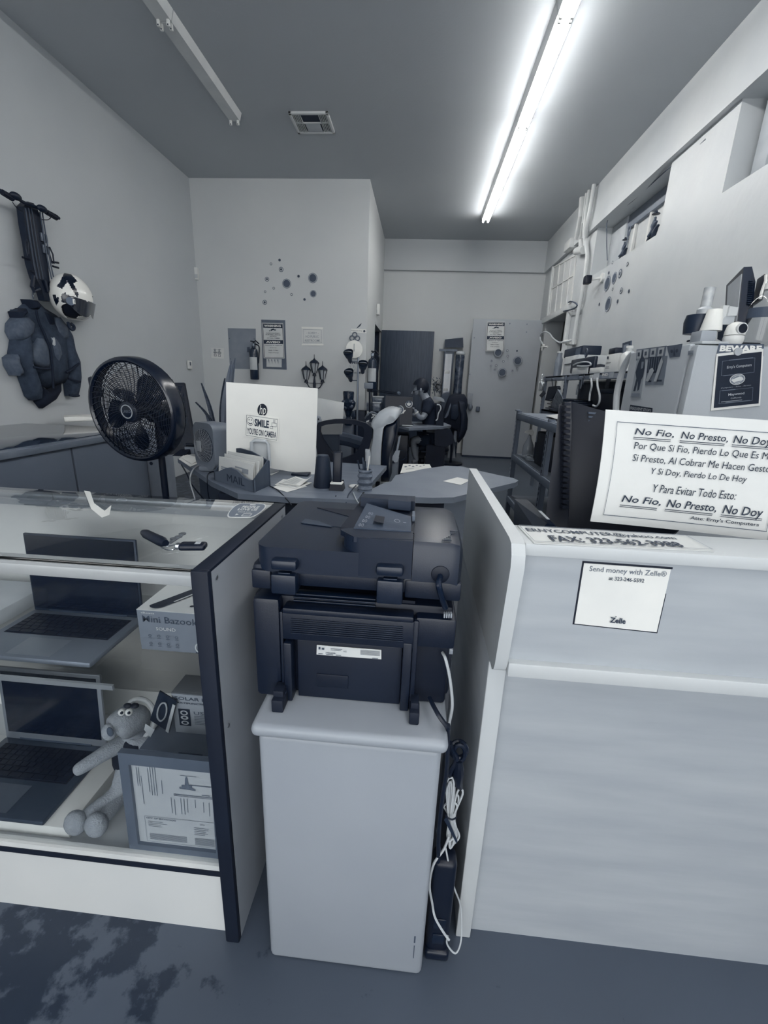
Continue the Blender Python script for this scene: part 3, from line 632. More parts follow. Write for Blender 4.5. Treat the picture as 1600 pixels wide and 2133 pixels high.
# ---------------------------------------------------------------- reception counter (right)
WD = M(.68, .42, .03, 3, name='pale_maple_laminate', stretch=(1, 1, 7), spec=.5); WDE = M(.78, .4, .02, 4, name='pale_edge')
ct = T('reception_counter', 'tall pale wood reception counter with raised ledge, front right', 'counter', (.6, 1.0, 0))
KX0, KX1 = .163, 1.5
B().box(KX0, .741, .0, KX0+.03, 1.32, .775, .006).obj('side_panel', WD, ct)
B().box(KX0+.028, .755, .0, KX1, .775, .79).obj('front_panel', WD, ct)
# upper box: side board with rounded nose
sidepoly = [(1.34, .74), (1.34, 1.040), (.705, 1.040), (.686, 1.036), (.674, 1.020), (.670, 1.0), (.694, .80), (.70, .785), (.712, .775), (1.34, .775)]
B().slab([(KX0+.0, y, z) for y, z in sidepoly[1:]], -.0225, Vector((1, 0, 0))).obj('divider_panel', WDE, ct, ang=25)
B().box(KX0+.0235, .705, .805, KX1, .725, 1.014).obj('upper_front_panel', WD, ct)
B().box(KX0+.0235, .690, 1.014, KX1, .792, 1.036, .003).obj('ledge_top', WDE, ct)
B().box(KX0+.0235, .69, .777, KX1, .745, .806, .003).obj('lower_ledge', WDE, ct)
B().box(KX0-.002, .735, 0, KX0+.033, .742, .775, .003).obj('edge_band', WDE, ct)
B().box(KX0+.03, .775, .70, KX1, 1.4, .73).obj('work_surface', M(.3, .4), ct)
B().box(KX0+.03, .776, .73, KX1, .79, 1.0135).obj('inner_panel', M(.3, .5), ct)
# contact sign lying on ledge
z = 1.0375
q = pq([(1112, 1131), (1488, 1148), (1428, 1116), (1078, 1095)], Z=z)
sign('contact_sign', 'white strip sign with email and fax number lying on the counter ledge', 'sign', q, .001, M(.86, .6), [(M(.3, .6), [('ERNYCOMPUTER@yahoo.com', .03, .58, .9, .86, 0, .012)]), (M(.22, .6), [('FAX: 323-562-3988', .12, .1, .86, .44, 0, .025)]), (M(.5, .6), [('[]', .005, .02, .995, .98, .003, .02)])], Vector((0, 0, 1)), part='card')
# payment sign
y = .7035
q = pq([(1197, 1299), (1368, 1317), (1398, 1186), (1217, 1173)], Y=y)
t = sign('payment_sign', 'white money-transfer card with black tape edges on the counter front', 'sign', q, .0015, M(.9, .6), [(M(.42, .6), [('Send money with Zelle®', .07, .86, .96, .97)]), (M(.25, .6), [('at 323-246-5592', .31, .77, .72, .83, 0, .01)]), (M(.2, .6), [('Zelle', .41, .09, .6, .18, 0, .03), ('#', .465, .19, .478, .205)])], Vector((0, -1, 0)), part='card')
f = quadmap(q, Vector((0, -1, 0)), -.001)
bb = B()
for u0, v0, u1, v1 in ((-.02, -.02, 1.0, .0), (-.02, -.02, 0, 1.02), (-.02, 1.0, 1.02, 1.03), (1.0, -.02, 1.015, .62)): bb.slab([f(u0, v0), f(u1, v0), f(u1, v1), f(u0, v1)], .001, Vector((0, -1, 0)))
bb.obj('black_tape', BLKM, t, smooth=False)
# big notice: slightly curled paper leaning on the TV
qn = [P(1230, 1086, Y=.86), P(1598, 1125, Y=.86), P(1640, 878, Y=.90), P(1262, 853, Y=.90)]
nt_ = T('notice', 'large white notice beginning No Fio, No Presto, No Doy', 'sign', qn[0])
nn = (qn[1]-qn[0]).cross(qn[3]-qn[0]).normalized(); f = quadmap(qn, nn, 0)
def curl(u, v): return f(u, v) - nn*(.014*math.sin(u*math.pi)*(1-v)**2) + nn*.010*math.sin(v*math.pi)*(1-u)
B().sheet([[curl(i/16, j/10) for i in range(17)] for j in range(11)], .0015).obj('paper_sheet', M(.87, .7, .01, bump=.1, bscale=30), nt_)
def curl_letters(items, mat, name='lettering'):
    out = []
    for it in items:
        if it[0] == '#' : out += [('#', it[1]+(it[3]-it[1])*k/16, it[2], it[1]+(it[3]-it[1])*(k+1)/16, it[4]) for k in range(16)]
        elif it[0] == '[]':
            _, a, b_, c, d, wu, wv = it
            for k in range(20): x0, x1, y0, y1 = a+(c-a)*k/20, a+(c-a)*(k+1)/20, b_+(d-b_)*k/20, b_+(d-b_)*(k+1)/20; out += [('#', x0, b_, x1, b_+wv), ('#', x0, d-wv, x1, d), ('#', a, y0, a+wu, y1), ('#', c-wu, y0, c, y1)]
        else: out.append(it)
    o = letters(out, [(0, 0, 0), (1, 0, 0), (1, 1, 0), (0, 1, 0)], nt_, mat, Vector((0, 0, 1)), 0, name)
    for v in o.data.vertices: v.co = curl(v.co.x, v.co.y) + nn*.003
    return o
curl_letters([('[]', .065, .07, .985, .90, .0025, .006)], M(.35, .6), 'border')
T1 = M(.17, .6, name='notice_ink')
curl_letters([('No Fio,', .17, .79, .39, .855, .18, .006), ('No Presto,', .43, .785, .69, .855, .18, .006), ('No Doy', .72, .77, .93, .855, .18, .006),
  ('Por Que Si Fio, Pierdo Lo Que Es Mio', .175, .665, .965, .735, .12), ('Si Presto, Al Cobrar Me Hacen Gestos', .175, .56, .965, .63, .12), ('Y Si Doy, Pierdo Lo De Hoy', .29, .455, .83, .525, .12),
  ('Y Para Evitar Todo Esto:', .32, .315, .79, .385, .12), ('No Fio,', .155, .195, .385, .265, .18, .008), ('No Presto,', .42, .185, .70, .265, .18, .008), ('No Doy', .735, .165, .95, .265, .18, .008),
  ('Atte: Erny\'s Computers', .57, .10, .94, .14, .05, .008)], T1)
ul = []
for v, hs in ((.772, ((.165, .375), (.425, .675), (.715, .93))), (.172, ((.15, .37), (.415, .685), (.73, .95)))):
    for a, c in hs: ul += [('#', a, v, c, v+.006), ('#', a, v-.014, c, v-.009)]
curl_letters(ul, T1, 'underline')
B().slab([curl(1.0, .9)+nn*.003, curl(1.03, .9)+nn*.003, curl(1.03, 1)+nn*.003, curl(1.0, 1)+nn*.003], .001, nn).obj('clip', BLKM, nt_)
# ---- big old television / monitor behind the counter, seen from the side
t = T('crt_television', 'bulky black tube television standing behind the big notice', 'television', (.62, 1.25, .73))
TB = M(.01, .4, .008, name='tv_black', spec=.5)
tvz0 = .731
fx0, fx1, fy0_, fy1_ = .36, .85, 1.10, 1.16
def tvq(x, y, Y): return P(x, y, Y=Y)
B().hull([tvq(1165, 842, 1.12), tvq(1190, 836, 1.12), tvq(1135, 1092, 1.02), tvq(1195, 1105, 1.02), tvq(1165, 842, 1.20), tvq(1135, 1092, 1.10), tvq(1262, 858, 1.20), tvq(1400, 900, 1.25), tvq(1400, 1100, 1.25)]).obj('front_bezel', TB, t, ang=20)
B().hull([tvq(1192, 838, 1.12), tvq(1262, 857, 1.10), tvq(1184, 1100, 1.02), tvq(1420, 900, 1.0), tvq(1420, 1100, 1.0), (.38, 1.0, .75), tvq(1420, 900, 1.2), (.62, 1.2, .75)]).obj('tube_housing', M(.0, .5, .0), t, ang=20)
for k in range(20):
    z = .80+k*.02
    a = tvq(1188-k*0-0.0+(k*.2), 1060-k*11.3, 1.015+.004*k)
    B().box(a.x-.018, a.y-.001, a.z, a.x-.004, a.y+.02, a.z+.007).obj('vent_slot', M(.015, .6), t)
for k in range(6): 
    a = tvq(1225, 862+k*8, 1.09); B().box(a.x, a.y-.002, a.z, a.x+.08, a.y+.03, a.z+.004).obj('vent_slat', M(.35, .4), t)
a = tvq(1180, 866, 1.12); B().cyl(a+Vector((0, -.008, 0)), a+Vector((0, .01, 0)), .006, n=14).obj('screw_recess', M(.02, .4), t)
# thin black set-top device
t = T('set_top_box', 'thin black device lying on the desk behind the contact sign', 'electronic device', (.25, 1.05, .74))
zz = .86
d_ = B(); d_.hull([tvq(1072, 1040, 1.25), tvq(1098, 1040, 1.25), tvq(1140, 1090, .97), tvq(1158, 1095, .97), tvq(1070, 1095, 1.2), tvq(1120, 1110, .97), tvq(1160, 1115, .97)]); d_.obj('casing', M(.12, .35), t, ang=20)
q = [tvq(1120, 1066, 1.05), tvq(1138, 1084, .975), tvq(1144, 1084, .975), tvq(1126, 1066, 1.05)]
B().slab([v+Vector((0, -.004, .004)) for v in q], .001, Vector((0, -.5, .8)).normalized()).obj('device_label', M(.7, .6), t, smooth=False)
# ---------------------------------------------------------------- ceiling things
TUBE = emis('lit_tube', (1, .985, .955), TUBE_E)
HOUS = M(.82, .35, .02, name='white_enamel')
def strip_light(y0, y1, x, lit, label, group=None):
    t = T('ceiling_light', label, 'ceiling light', (x, (y0+y1)/2, ZC), group)
    w = .075 if lit else .07
    B().slab([(x-w, y0+.004, ZC), (x+w, y0+.004, ZC), (x+w*.72, y0+.004, ZC-.065), (x-w*.72, y0+.004, ZC-.065)], (y1-y0-.008), Vector((0, -1, 0))).obj('housing', HOUS, t, ang=20)
    for y in (y0+.02, y1-.02):
        for s in (-1, 1):
            h = B().box(x+s*.036-.011, y-.009, ZC-.105, x+s*.036+.011, y+.009, ZC-.065, .004).obj('lamp_holder', WH, t)
            if not lit: B().cyl((x+s*.036, y-.0095, ZC-.098), (x+s*.036, y+.0095, ZC-.098), .005, n=10).obj('socket_slot', DK, h)
    if lit:
        for s in (-1, 1): B().cyl((x+s*.036, y0+.03, ZC-.087), (x+s*.036, y1-.03, ZC-.087), .0135, n=12).obj('tube', TUBE, t)
    return t
LX = .82
strip_light(6.34, 7.58, LX, True, 'farthest lit tube light, its end nearest the far wall')
strip_light(5.07, 6.34, LX, True, 'second lit tube light of the row, counted from the far wall')
strip_light(3.79, 5.07, LX, True, 'long lit tube light in the middle of the bright ceiling row')
strip_light(2.51, 3.79, LX, True, 'nearest lit tube light, cut by the top of the photo')
for k in range(4): strip_light(2.51-1.28*(k+1), 3.79-1.28*(k+1), LX, True, ('nearest', 'second', 'third', 'farthest')[k] + ' lit tube light of those behind the camera', 'tube lights behind the camera')
strip_light(3.79, 5.01, -1.96, False, 'empty white fixture without tubes, farther one of the left row')
strip_light(2.57, 3.79, -1.96, False, 'empty white fixture without tubes, cut by the top of the photo')
t = T('ceiling_vent', 'square white ceiling vent with louvres', 'vent', (-1.22, 5.14, ZC))
vx0, vx1, vy0, vy1 = -1.42, -1.03, 4.97, 5.33
for r in ((vx0, vy0, vx1, vy0+.03), (vx0, vy1-.03, vx1, vy1), (vx0, vy0, vx0+.03, vy1), (vx1-.03, vy0, vx1, vy1)): B().box(r[0], r[1], ZC-.022, r[2], r[3], ZC-.001, .004).obj('frame', HOUS, t)
B().box(vx0+.03, vy0+.03, ZC-.006, vx1-.03, vy1-.03, ZC-.001).obj('duct_opening', M(.22, .7), t)
B().box(vx0+.12, vy0+.18, ZC-.02, vx1-.12, vy1-.03, ZC-.012, .003).obj('deflector', M(.7, .4), t)
B().box(vx0+.03, vy0+.165, ZC-.02, vx1-.03, vy0+.18, ZC-.01).obj('cross_bar', HOUS, t)
for s in (0, 1):
    for k in range(5):
        x = (vx0+.04+k*.016) if s == 0 else (vx1-.04-k*.016)
        B().box(x-.002, vy0+.03, ZC-.02, x+.004, vy1-.03, ZC-.008).obj('louvre', HOUS, t)

# ---------------------------------------------------------------- left wall
LWX = -3.155
def L_(x, y, X=-3.12): return P(x, y, X=X)
def zl1(cx, cy): return (cx*220/939, 380+cy*.2343)   # enlarged view of the scooter and jacket
def LZ(cx, cy, X=-3.1): x, y = zl1(cx, cy); return P(x, y, X=X)
SCB = M(.1, .5, .03, 20, name='scooter_black'); SCG = M(.3, .4, .03, name='scooter_metal')
t = T('kick_scooter', 'dark folding electric scooter hanging on the left wall', 'scooter', LZ(330, 600, -3.12))
deck = [(205, 215), (250, 170), (300, 185), (335, 240), (375, 330), (395, 470), (425, 700), (440, 850), (455, 1000), (440, 1060), (400, 1050), (365, 930), (320, 850), (280, 720), (255, 540), (225, 380)]
B().slab([LZ(x, y, -3.05) for x, y in deck], .055, Vector((1, 0, 0))).obj('deck', SCB, t)
for dx, r in ((0, .006), (28, .005), (55, .004)):
    B().tube(bez([LZ(225+dx, 230, -3.035), LZ(250+dx, 400, -3.03), LZ(290+dx, 650, -3.03), LZ(330+dx, 860, -3.03)], 5), r, 8).obj('cable', M(.22, .4), t)
for dx in (0, 20): B().tube(bez([LZ(355+dx, 260, -3.035), LZ(385+dx, 450, -3.03), LZ(430+dx, 720, -3.03), LZ(460+dx, 860, -3.03)], 5), .005, 8).obj('cable', M(.3, .4), t)
B().tube(bez([LZ(-20, 60, -3.02), LZ(60, 100, -3.0), LZ(150, 140, -3.0), LZ(215, 180, -3.03), LZ(270, 200, -3.03), LZ(380, 245, -3.0), LZ(450, 285, -3.0), LZ(525, 318, -3.0)], 4), .012, 8).obj('handlebar', SCB, t)
for a, c in (((20, 88), (110, 140)), ((410, 262), (500, 312))): B().cyl(LZ(*a, -3.0), LZ(*c, -3.0), .02, .022, n=10).obj('grip', BLKM, t)
for c in ((140, 122), (375, 235)): B().ball(LZ(*c, -2.98), (.025, .045, .025)).obj('brake_lever', SCB, t)
cable('brake_cable', None, [LZ(110, 175, -2.98), LZ(150, 225, -2.98), LZ(200, 260, -3.03)], .003, BLK, t)
cable('brake_cable', None, [LZ(470, 290, -2.98), LZ(430, 330, -2.98), LZ(370, 330, -3.03)], .003, BLK, t)
for pts in ([(235, 510), (225, 530), (232, 600), (245, 650), (255, 640), (250, 540), (235, 510)], [(425, 575), (440, 575), (470, 640), (480, 720), (465, 720), (440, 640), (425, 575)]):
    B().tube([LZ(*p_, -3.03) for p_ in pts[:-1]], .006, 6, True).obj('fold_bracket', SCB, t)
for a, c in (((200, 665), (265, 685)), ((470, 708), (520, 715)), ((470, 745), (520, 760)), ((262, 785), (300, 800))): B().cyl(LZ(*a, -3.03), LZ(*c, -3.03), .008, n=8).obj('peg', BLK, t)
for c in ((330, 492), (350, 598)): B().box(-3.052, LZ(*c).y-.03, LZ(*c).z-.03, -3.035, LZ(*c).y+.03, LZ(*c).z+.03, .004).obj('clamp_plate', M(.45, .3, metal=.4), t)
B().tube([LZ(300, 830, -3.04), LZ(285, 930, -3.04), LZ(300, 965, -3.04), LZ(350, 945, -3.04)], .014, 8).tube([LZ(395, 870, -3.04), LZ(420, 960, -3.04), LZ(455, 900, -3.04)], .016, 8).obj('fork', SCB, t)
cable('wall_hook', None, [LZ(295, 960, -3.06), LZ(290, 1000, -3.06), LZ(298, 1040, -3.06)], .004, SCG, t)
# jacket
JK = M(.25, .85, .03, 25, bump=.3, bscale=120, name='jacket_mesh'); JD = M(.1, .85, .02, name='jacket_dark'); JA = M(.34, .6, .03, 40, name='jacket_armour')
t = T('armoured_jacket', 'dark grey armoured riding jacket on a hanger on the left wall', 'jacket', LZ(300, 1400, -3.1))
body = [(270, 1040), (330, 1050), (400, 1120), (500, 1180), (600, 1270), (615, 1400), (600, 1500), (590, 1640), (605, 1770), (540, 1790), (430, 1830), (350, 1800), (290, 1680), (250, 1500), (190, 1430), (135, 1340), (135, 1200), (165, 1130)]
def pillow(b, pts, x0, bulge, n=4):
    P_ = [Vector(LZ(x, y, x0)) for x, y in pts]; c = sum(P_, Vector())/len(P_); prev = None; rings = []
    for k in range(n+1):
        s = 1-k/n; h = bulge*math.sin(math.acos(s)) if s < 1 else 0
        rings.append([b.bm.verts.new(c+(p_-c)*max(s, .02)+Vector((h, 0, 0))) for p_ in P_])
    back = [b.bm.verts.new(Vector((-3.155, p_.y, p_.z))) for p_ in P_]
    b.skin([back]+rings); return b
pillow(B(), body, -3.13, .09).obj('torso', JK, t, ang=60)
for pts, nm in (([(150, 1130), (215, 1150), (250, 1400), (245, 1600), (290, 1720), (310, 1800), (375, 1920), (310, 1940), (270, 1900), (200, 1700), (130, 1620), (120, 1540), (140, 1400)], 'sleeve'), ([(540, 1200), (610, 1290), (640, 1450), (700, 1600), (712, 1780), (700, 1890), (625, 1900), (612, 1780), (600, 1640), (560, 1500), (520, 1350)], 'sleeve')):
    pillow(B(), pts, -3.1, .06).obj(nm, JK, t, ang=60)
for pts, h in (([(150, 1255), (190, 1205), (260, 1200), (310, 1250), (300, 1340), (240, 1400), (180, 1400), (145, 1330)], .05), ([(490, 1200), (545, 1205), (600, 1290), (610, 1390), (560, 1400), (500, 1330)], .04), ([(325, 1375), (380, 1365), (430, 1440), (450, 1640), (400, 1650), (290, 1600), (262, 1520), (300, 1470)], .05), ([(415, 1345), (470, 1350), (530, 1440), (548, 1540), (520, 1610), (470, 1560), (440, 1450)], .05), ([(120, 1560), (160, 1530), (170, 1600), (215, 1700), (180, 1720), (130, 1630)], .03)):
    p_ = pillow(B(), pts, -3.06, h*.6).obj('armour_plate', JA, t, ang=60)
for pts in ([(270, 1040), (330, 1050), (360, 1100), (340, 1130), (300, 1120)], [(160, 1150), (230, 1120), (240, 1160), (180, 1210)], [(395, 1150), (470, 1180), (480, 1270), (410, 1290)]): pillow(B(), pts, -3.07, .025).obj('collar_patch', JD, t)
for pts in ([(320, 1130), (345, 1240), (400, 1360), (450, 1500), (470, 1700), (475, 1830)],): B().tube(bez([LZ(x, y, -3.035) for x, y in pts]), .009, 6).obj('zip', JD, t)
for a, c in (((590, 1690), (700, 1610)), ((610, 1745), (712, 1770)), ((615, 1890), (700, 1895)), ((290, 1640), (440, 1655))): B().tube(bez([LZ(*a, -3.045), LZ((a[0]+c[0])/2, (a[1]+c[1])/2+6, -3.035), LZ(*c, -3.045)], 5), .011, 6).obj('strap', JD, t)
pillow(B(), [(335, 1800), (400, 1850), (545, 1790), (548, 1850), (500, 1930), (380, 2010), (330, 1950), (350, 1900)], -3.12, .04).obj('kidney_belt', M(.05, .9), t, ang=60)
cable('hanger', None, [LZ(298, 1030, -3.07), LZ(296, 1000, -3.07), LZ(305, 985, -3.07)], .003, CHR, t)
B().prism([(0, .0), (.012, .03), (.004, .05), (.02, .045), (.028, .06), (.034, .035), (.03, .0), (.018, -.01)], LZ(468, 1440, -3.005), (0, 1, 0), (0, 0, 1), .002).obj('emblem', M(.75, .5), t)
# helmet
hc = Vector((-2.97, 4.0, 1.9))
t = T('motorcycle_helmet', 'white and black full-face helmet with raised dark visor on the wall', 'helmet', hc)
def zh(x, y): return (90+x/12.308, 560+y/12.308)
def HM(x, y, X): return P(*zh(x, y), X=X)
def inpoly(x, y, pl):
    r = False
    for (a, b_), (c, d) in zip(pl, pl[1:]+pl[:1]):
        if (b_ > y) != (d > y) and x < (c-a)*(y-b_)/(d-b_)+a: r = not r
    return r
def unproj(v):
    d = v-CAM; k_ = FPX/d.dot(CF); x, y = 800+d.dot(CR)*k_, 1066.5-d.dot(CU)*k_
    return (x-90)*12.308, (y-560)*12.308
GA = [(540, 100), (720, 140), (880, 320), (770, 370), (915, 640), (885, 740), (860, 720), (580, 260), (625, 340), (480, 510), (340, 440), (420, 350)]
GB = [(200, 680), (320, 650), (345, 740), (400, 700), (400, 860), (340, 920), (360, 1200), (310, 1180), (270, 850), (200, 820)]
GC = [(460, 650), (580, 600), (600, 660), (880, 740), (900, 820), (620, 880), (570, 880), (470, 850)]
OP = [(480, 930), (560, 900), (640, 860), (900, 800), (1330, 860), (1400, 1200), (900, 1230), (850, 1290), (700, 1310), (560, 1230), (480, 1100), (455, 980)]
hc = HM(735, 745, -2.97)
def hel(name, mat, fn):
    b = B(); b.ball((0, 0, 0), 1, n=150)
    for v in b.bm.verts:
        x, y, z = v.co
        v.co = Vector((x*.15, y*.17*(1+.12*(-z) if y > 0 else 1), z*(.185 if z > 0 else .182)))+hc
    kill = [f for f in b.bm.faces if not fn(f.calc_center_median())]
    bmesh.ops.delete(b.bm, geom=kill, context='FACES'); bmesh.ops.solidify(b.bm, geom=b.bm.faces[:], thickness=.006)
    return b.obj(name, mat, t, ang=50)
def gr(c): 
    x, y = unproj(c); return c.x > hc.x-.03 and (inpoly(x, y, GA) or inpoly(x, y, GB) or inpoly(x, y, GC))
def op(c):
    x, y = unproj(c); return (c.x > hc.x-.03 and inpoly(x, y, OP)) or (c.y > hc.y+.06 and hc.z-.11 < c.z < hc.z+.03)
hel('shell', M(.95, .18, .01, spec=.6, name='gloss_white'), lambda c: not op(c) and not gr(c) and c.z > hc.z-.165)
hel('shell_graphic', M(.06, .2, spec=.6), lambda c: not op(c) and gr(c) and c.z > hc.z-.165)
B().ball(hc+Vector((0, -.01, -.01)), (.125, .14, .15), n=20).obj('lining', M(.02, .9), t)
tp = [(600, 690, -2.86), (880, 750, -2.81), (1150, 830, -2.84), (1300, 890, -2.93), (1335, 910, -3.0), (1280, 900, -3.08)]
bt = [(640, 860, -2.86), (860, 1120, -2.81), (1100, 1240, -2.84), (1200, 1190, -2.90), (1270, 1285, -2.98), (1240, 1240, -3.06)]
tp_, bt_ = bez([HM(*v) for v in tp], 3), bez([HM(*v) for v in bt], 3)
B().sheet([[a.lerp(c, k/3) for a, c in zip(tp_, bt_)] for k in range(4)], .004).obj('visor', M(.07, .15, .01, spec=.5, name='tinted_visor'), t)
B().cyl(HM(700, 830, -2.85), HM(700, 830, -2.81), .03, n=16).obj('visor_pivot', M(.3, .2, metal=.3), t)
B().box(HM(780, 0, -2.80).x, HM(760, 900, -2.80).y, HM(760, 900, -2.80).z, -2.79, HM(810, 900, -2.80).y, HM(790, 780, -2.80).z, .003).obj('clip', M(.9, .3), t)
B().tube(bez([HM(640, 1380, -2.95), HM(680, 1500, -2.93), HM(760, 1560, -2.92), HM(790, 1480, -2.93), HM(700, 1400, -2.95)]), .013, 6).obj('chin_strap', M(.12, .6), t)
B().cyl((-3.155, hc.y-.02, hc.z+.06), (-3.08, hc.y-.02, hc.z+.07), .006).obj('wall_peg', ALU, t)
# wall boxes
def wall_box(name, label, cat, c, sy, sz, d, mat, extra=None, axis='X+'):
    t = T(name, label, cat, c)
    if axis == 'X+': B().box(c.x, c.y-sy, c.z-sz, c.x+d, c.y+sy, c.z+sz, .008).obj('cover', mat, t)
    elif axis == 'Y-': B().box(c.x-sy, c.y-d, c.z-sz, c.x+sy, c.y, c.z+sz, .008).obj('cover', mat, t)
    elif axis == 'X-': B().box(c.x-d, c.y-sy, c.z-sz, c.x, c.y+sy, c.z+sz, .008).obj('cover', mat, t)
    return t
t = wall_box('thermostat', 'small white thermostat on the left wall', 'thermostat', L_(393, 760, LWX), .045, .055, .03, WH)
c = L_(396, 758, -3.123); B().box(-3.126, c.y-.005, c.z-.02, -3.123, c.y+.025, c.z+.025).obj('display', M(.35, .3), t)
t = wall_box('motion_sensor', 'small white motion sensor in the corner above the electrical panel', 'sensor', P(408, 571, Y=6.40)+Vector((.0, 0, 0)), .045, .075, .05, WH, axis='Y-')
c = P(408, 571, Y=6.35); B().box(c.x-.025, 6.347, c.z-.05, c.x+.025, 6.352, c.z+.0, .002).obj('lens', M(.75, .3), t)
t = wall_box('motion_sensor', 'small white motion sensor above the left doorway of the passage', 'sensor', P(785, 645, X=-.789), .06, .08, .05, WH)
c = P(785, 645, X=-.74); B().box(-.741, c.y-.03, c.z-.05, -.738, c.y+.03, c.z).obj('lens', M(.7, .3), t)

# ---------------------------------------------------------------- partition wall: panel, signs, stickers
WY = 6.397
def wq(pts, Y=WY): return [P(x, y, Y=Y) for x, y in pts]
NY = Vector((0, -1, 0))
def c2(x, y): return (380+x*.275, 500+y*.275)       # enlarged view of the partition wall
def w2q(pts, Y=WY): return [P(*c2(x, y), Y=Y) for x, y in pts]
t = T('electrical_panel', 'flat grey electrical panel door on the partition wall', 'electrical panel', P(505, 770, Y=WY))
B().slab(w2q([(360, 975), (558, 978), (555, 672), (343, 667)]), .02, NY).obj('door', M(.52, .5), t, smooth=False)
f = quadmap(w2q([(360, 975), (558, 978), (555, 672), (343, 667)]), NY, .004)
B().slab([f(.68, .42), f(.78, .42), f(.78, .55), f(.68, .55)], .006, NY).obj('latch', M(.3, .4), t)
for u, v in ((.05, .25), (.05, .75), (.95, .25), (.95, .75)): B().cyl(f(u, v), f(u, v)+NY*.003, .008, n=10).obj('screw', M(.4, .4), t)
def extinguisher(c, label, s=1, bx=None):
    t = T('fire_extinguisher', label, 'fire extinguisher', c)
    B().lathe([(0, 0), (.05*s, .003), (.055*s, .015), (.055*s, .33*s), (.045*s, .365*s), (.02*s, .385*s), (.018*s, .40*s)], 20, c).obj('cylinder', M(.17, .25, spec=.6), t)
    B().box(c.x-.018*s, c.y-.02*s, c.z+.40*s, c.x+.018*s, c.y+.02*s, c.z+.44*s, .005).obj('valve', M(.5, .3, metal=.6), t)
    B().box(c.x-.012*s, c.y-.07*s, c.z+.45*s, c.x+.012*s, c.y+.03*s, c.z+.462*s, .003, M=None).tube([(c.x, c.y-.0, c.z+.44*s), (c.x+.03*s, c.y, c.z+.47*s), (c.x+.075*s, c.y, c.z+.43*s)], .008*s, 6).obj('handle', BLK, t)
    B().tube(bez([(c.x+.02*s, c.y, c.z+.43*s), (c.x+.075*s, c.y-.01, c.z+.40*s), (c.x+.075*s, c.y-.02, c.z+.3*s), (c.x+.062*s, c.y-.02, c.z+.2*s)]), .008*s, 6).obj('hose', BLKM, t)
    rows = [[(c.x+.0565*s*math.sin(a), c.y-.0565*s*math.cos(a), c.z+z*s) for a in [rad(-50+k*14) for k in range(9)]] for z in (.12, .27)]
    B().sheet(rows).obj('label', M(.75, .6), t)
    return t
extinguisher(P(531, 791, Y=6.33), 'dark fire extinguisher with pale label beside the electrical panel', 1.12)
c_ = P(774, 817, X=-.70); extinguisher(c_, 'large fire extinguisher on the passage wall by the left doorway', 1.2)
# warning signs
def warning(q, n, label, ink, board=None, skew=0):
    t = T('warning_sign', label, 'sign', q[0])
    if board: B().slab(board, .02, n).obj('backing_board', M(.4, .6), t, smooth=False); q = [v+n*.006 for v in q]
    B().slab(q, .004, n).obj('panel', M(.84, .5), t, smooth=False)
    letters([('#', .06, .86, .96, .97), ('#', .05, .41, .96, .52), ('[]', .03, .02, .98, .985, .02, .008),
      ('~', [(.38, .80), (.46, .83), (.56, .845), (.58, .82), (.5, .80), (.44, .77)]), ('#', .54, .79, .66, .82), ('~', [(.33, .79), (.37, .79), (.38, .76), (.33, .77)])], q, t, ink, n, .002, 'bands')
    letters([('AUDIO & VIDEO', .17, .70, .82, .725, 0, .02), ('SURVEILLANCE', .15, .655, .86, .68, 0, .03), ('ON DUTY', .34, .61, .68, .635, 0, .03), ('AT ALL TIMES', .2, .56, .82, .585, .1, .03),
      ('Cámaras de Vigilancia', .1, .35, .92, .38, 0, .02), ('Grabando', .32, .29, .65, .315), ('Audio Y Video', .25, .215, .72, .245, 0, .02), ('Todo el Tiempo', .25, .14, .74, .175, 0, .02)], q, t, ink, n, .002)
    letters([('WARNING', .1, .885, .9, .945, 0, .04), ('AVISO', .16, .435, .84, .495, 0, .04)], q, t, WINK, n, .0035)
    return t
INKM = M(.2, .6)
t = warning(w2q([(617, 895), (774, 897), (763, 630), (603, 626)]), NY, 'warning and aviso camera sign on a grey board beside the electrical panel', INKM, w2q([(610, 975), (790, 982), (778, 607), (597, 603)]))
q = w2q([(637, 960), (752, 964), (752, 903), (637, 900)], WY-.012)
B().slab(q, .002, NY).obj('torn_note', M(.8, .7), t, smooth=False)
letters([('~', [(.1+.2*k, .95), (.18+.2*k, .95), (.14+.2*k+.05, .4)]) for k in range(4)], q, t, M(.45, .7), NY)
sign('restroom_sign', 'white taped sign reading sorry no public restrooms', 'sign', w2q([(908, 795), (1066, 795), (1062, 664), (906, 660)]), .002, M(.85, .6),
     [(M(.55, .6), [('[]', .06, .12, .94, .88, .012, .015), ('- SORRY -', .2, .63, .8, .75), ('NO PUBLIC', .17, .42, .8, .55, 0, .005), ('RESTROOMS', .14, .18, .87, .32, 0, .005)]), (M(.93, .4), [('#', -.02, -.02, 1.02, .06), ('#', -.02, .92, 1.02, 1.02)])], NY)
q = w2q([(220, 892), (312, 900), (312, 820), (217, 815)])
sign('wall_tile', 'white square tile with a dark double-happiness character, low left of partition', 'wall plaque', q, .01, M(.85, .5),
     [(M(.3, .6), [('#', a+x0, b_, a+x0+w_, b_+.035) for a in (.18, .52) for (x0, b_, w_) in ((.0, .84, .26), (.05, .74, .16), (.04, .64, .18), (.0, .5, .3), (.04, .36, .2), (.04, .18, .2), (0, .57, .3))]+[('#', a+x0, b_, a+x0+.035, d) for a in (.18, .52) for x0, b_, d in ((.11, .64, .92), (.04, .18, .36), (.21, .18, .36), (.08, .43, .56), (.18, .43, .56))]+[('#', .18, .49, .82, .53)])], NY)
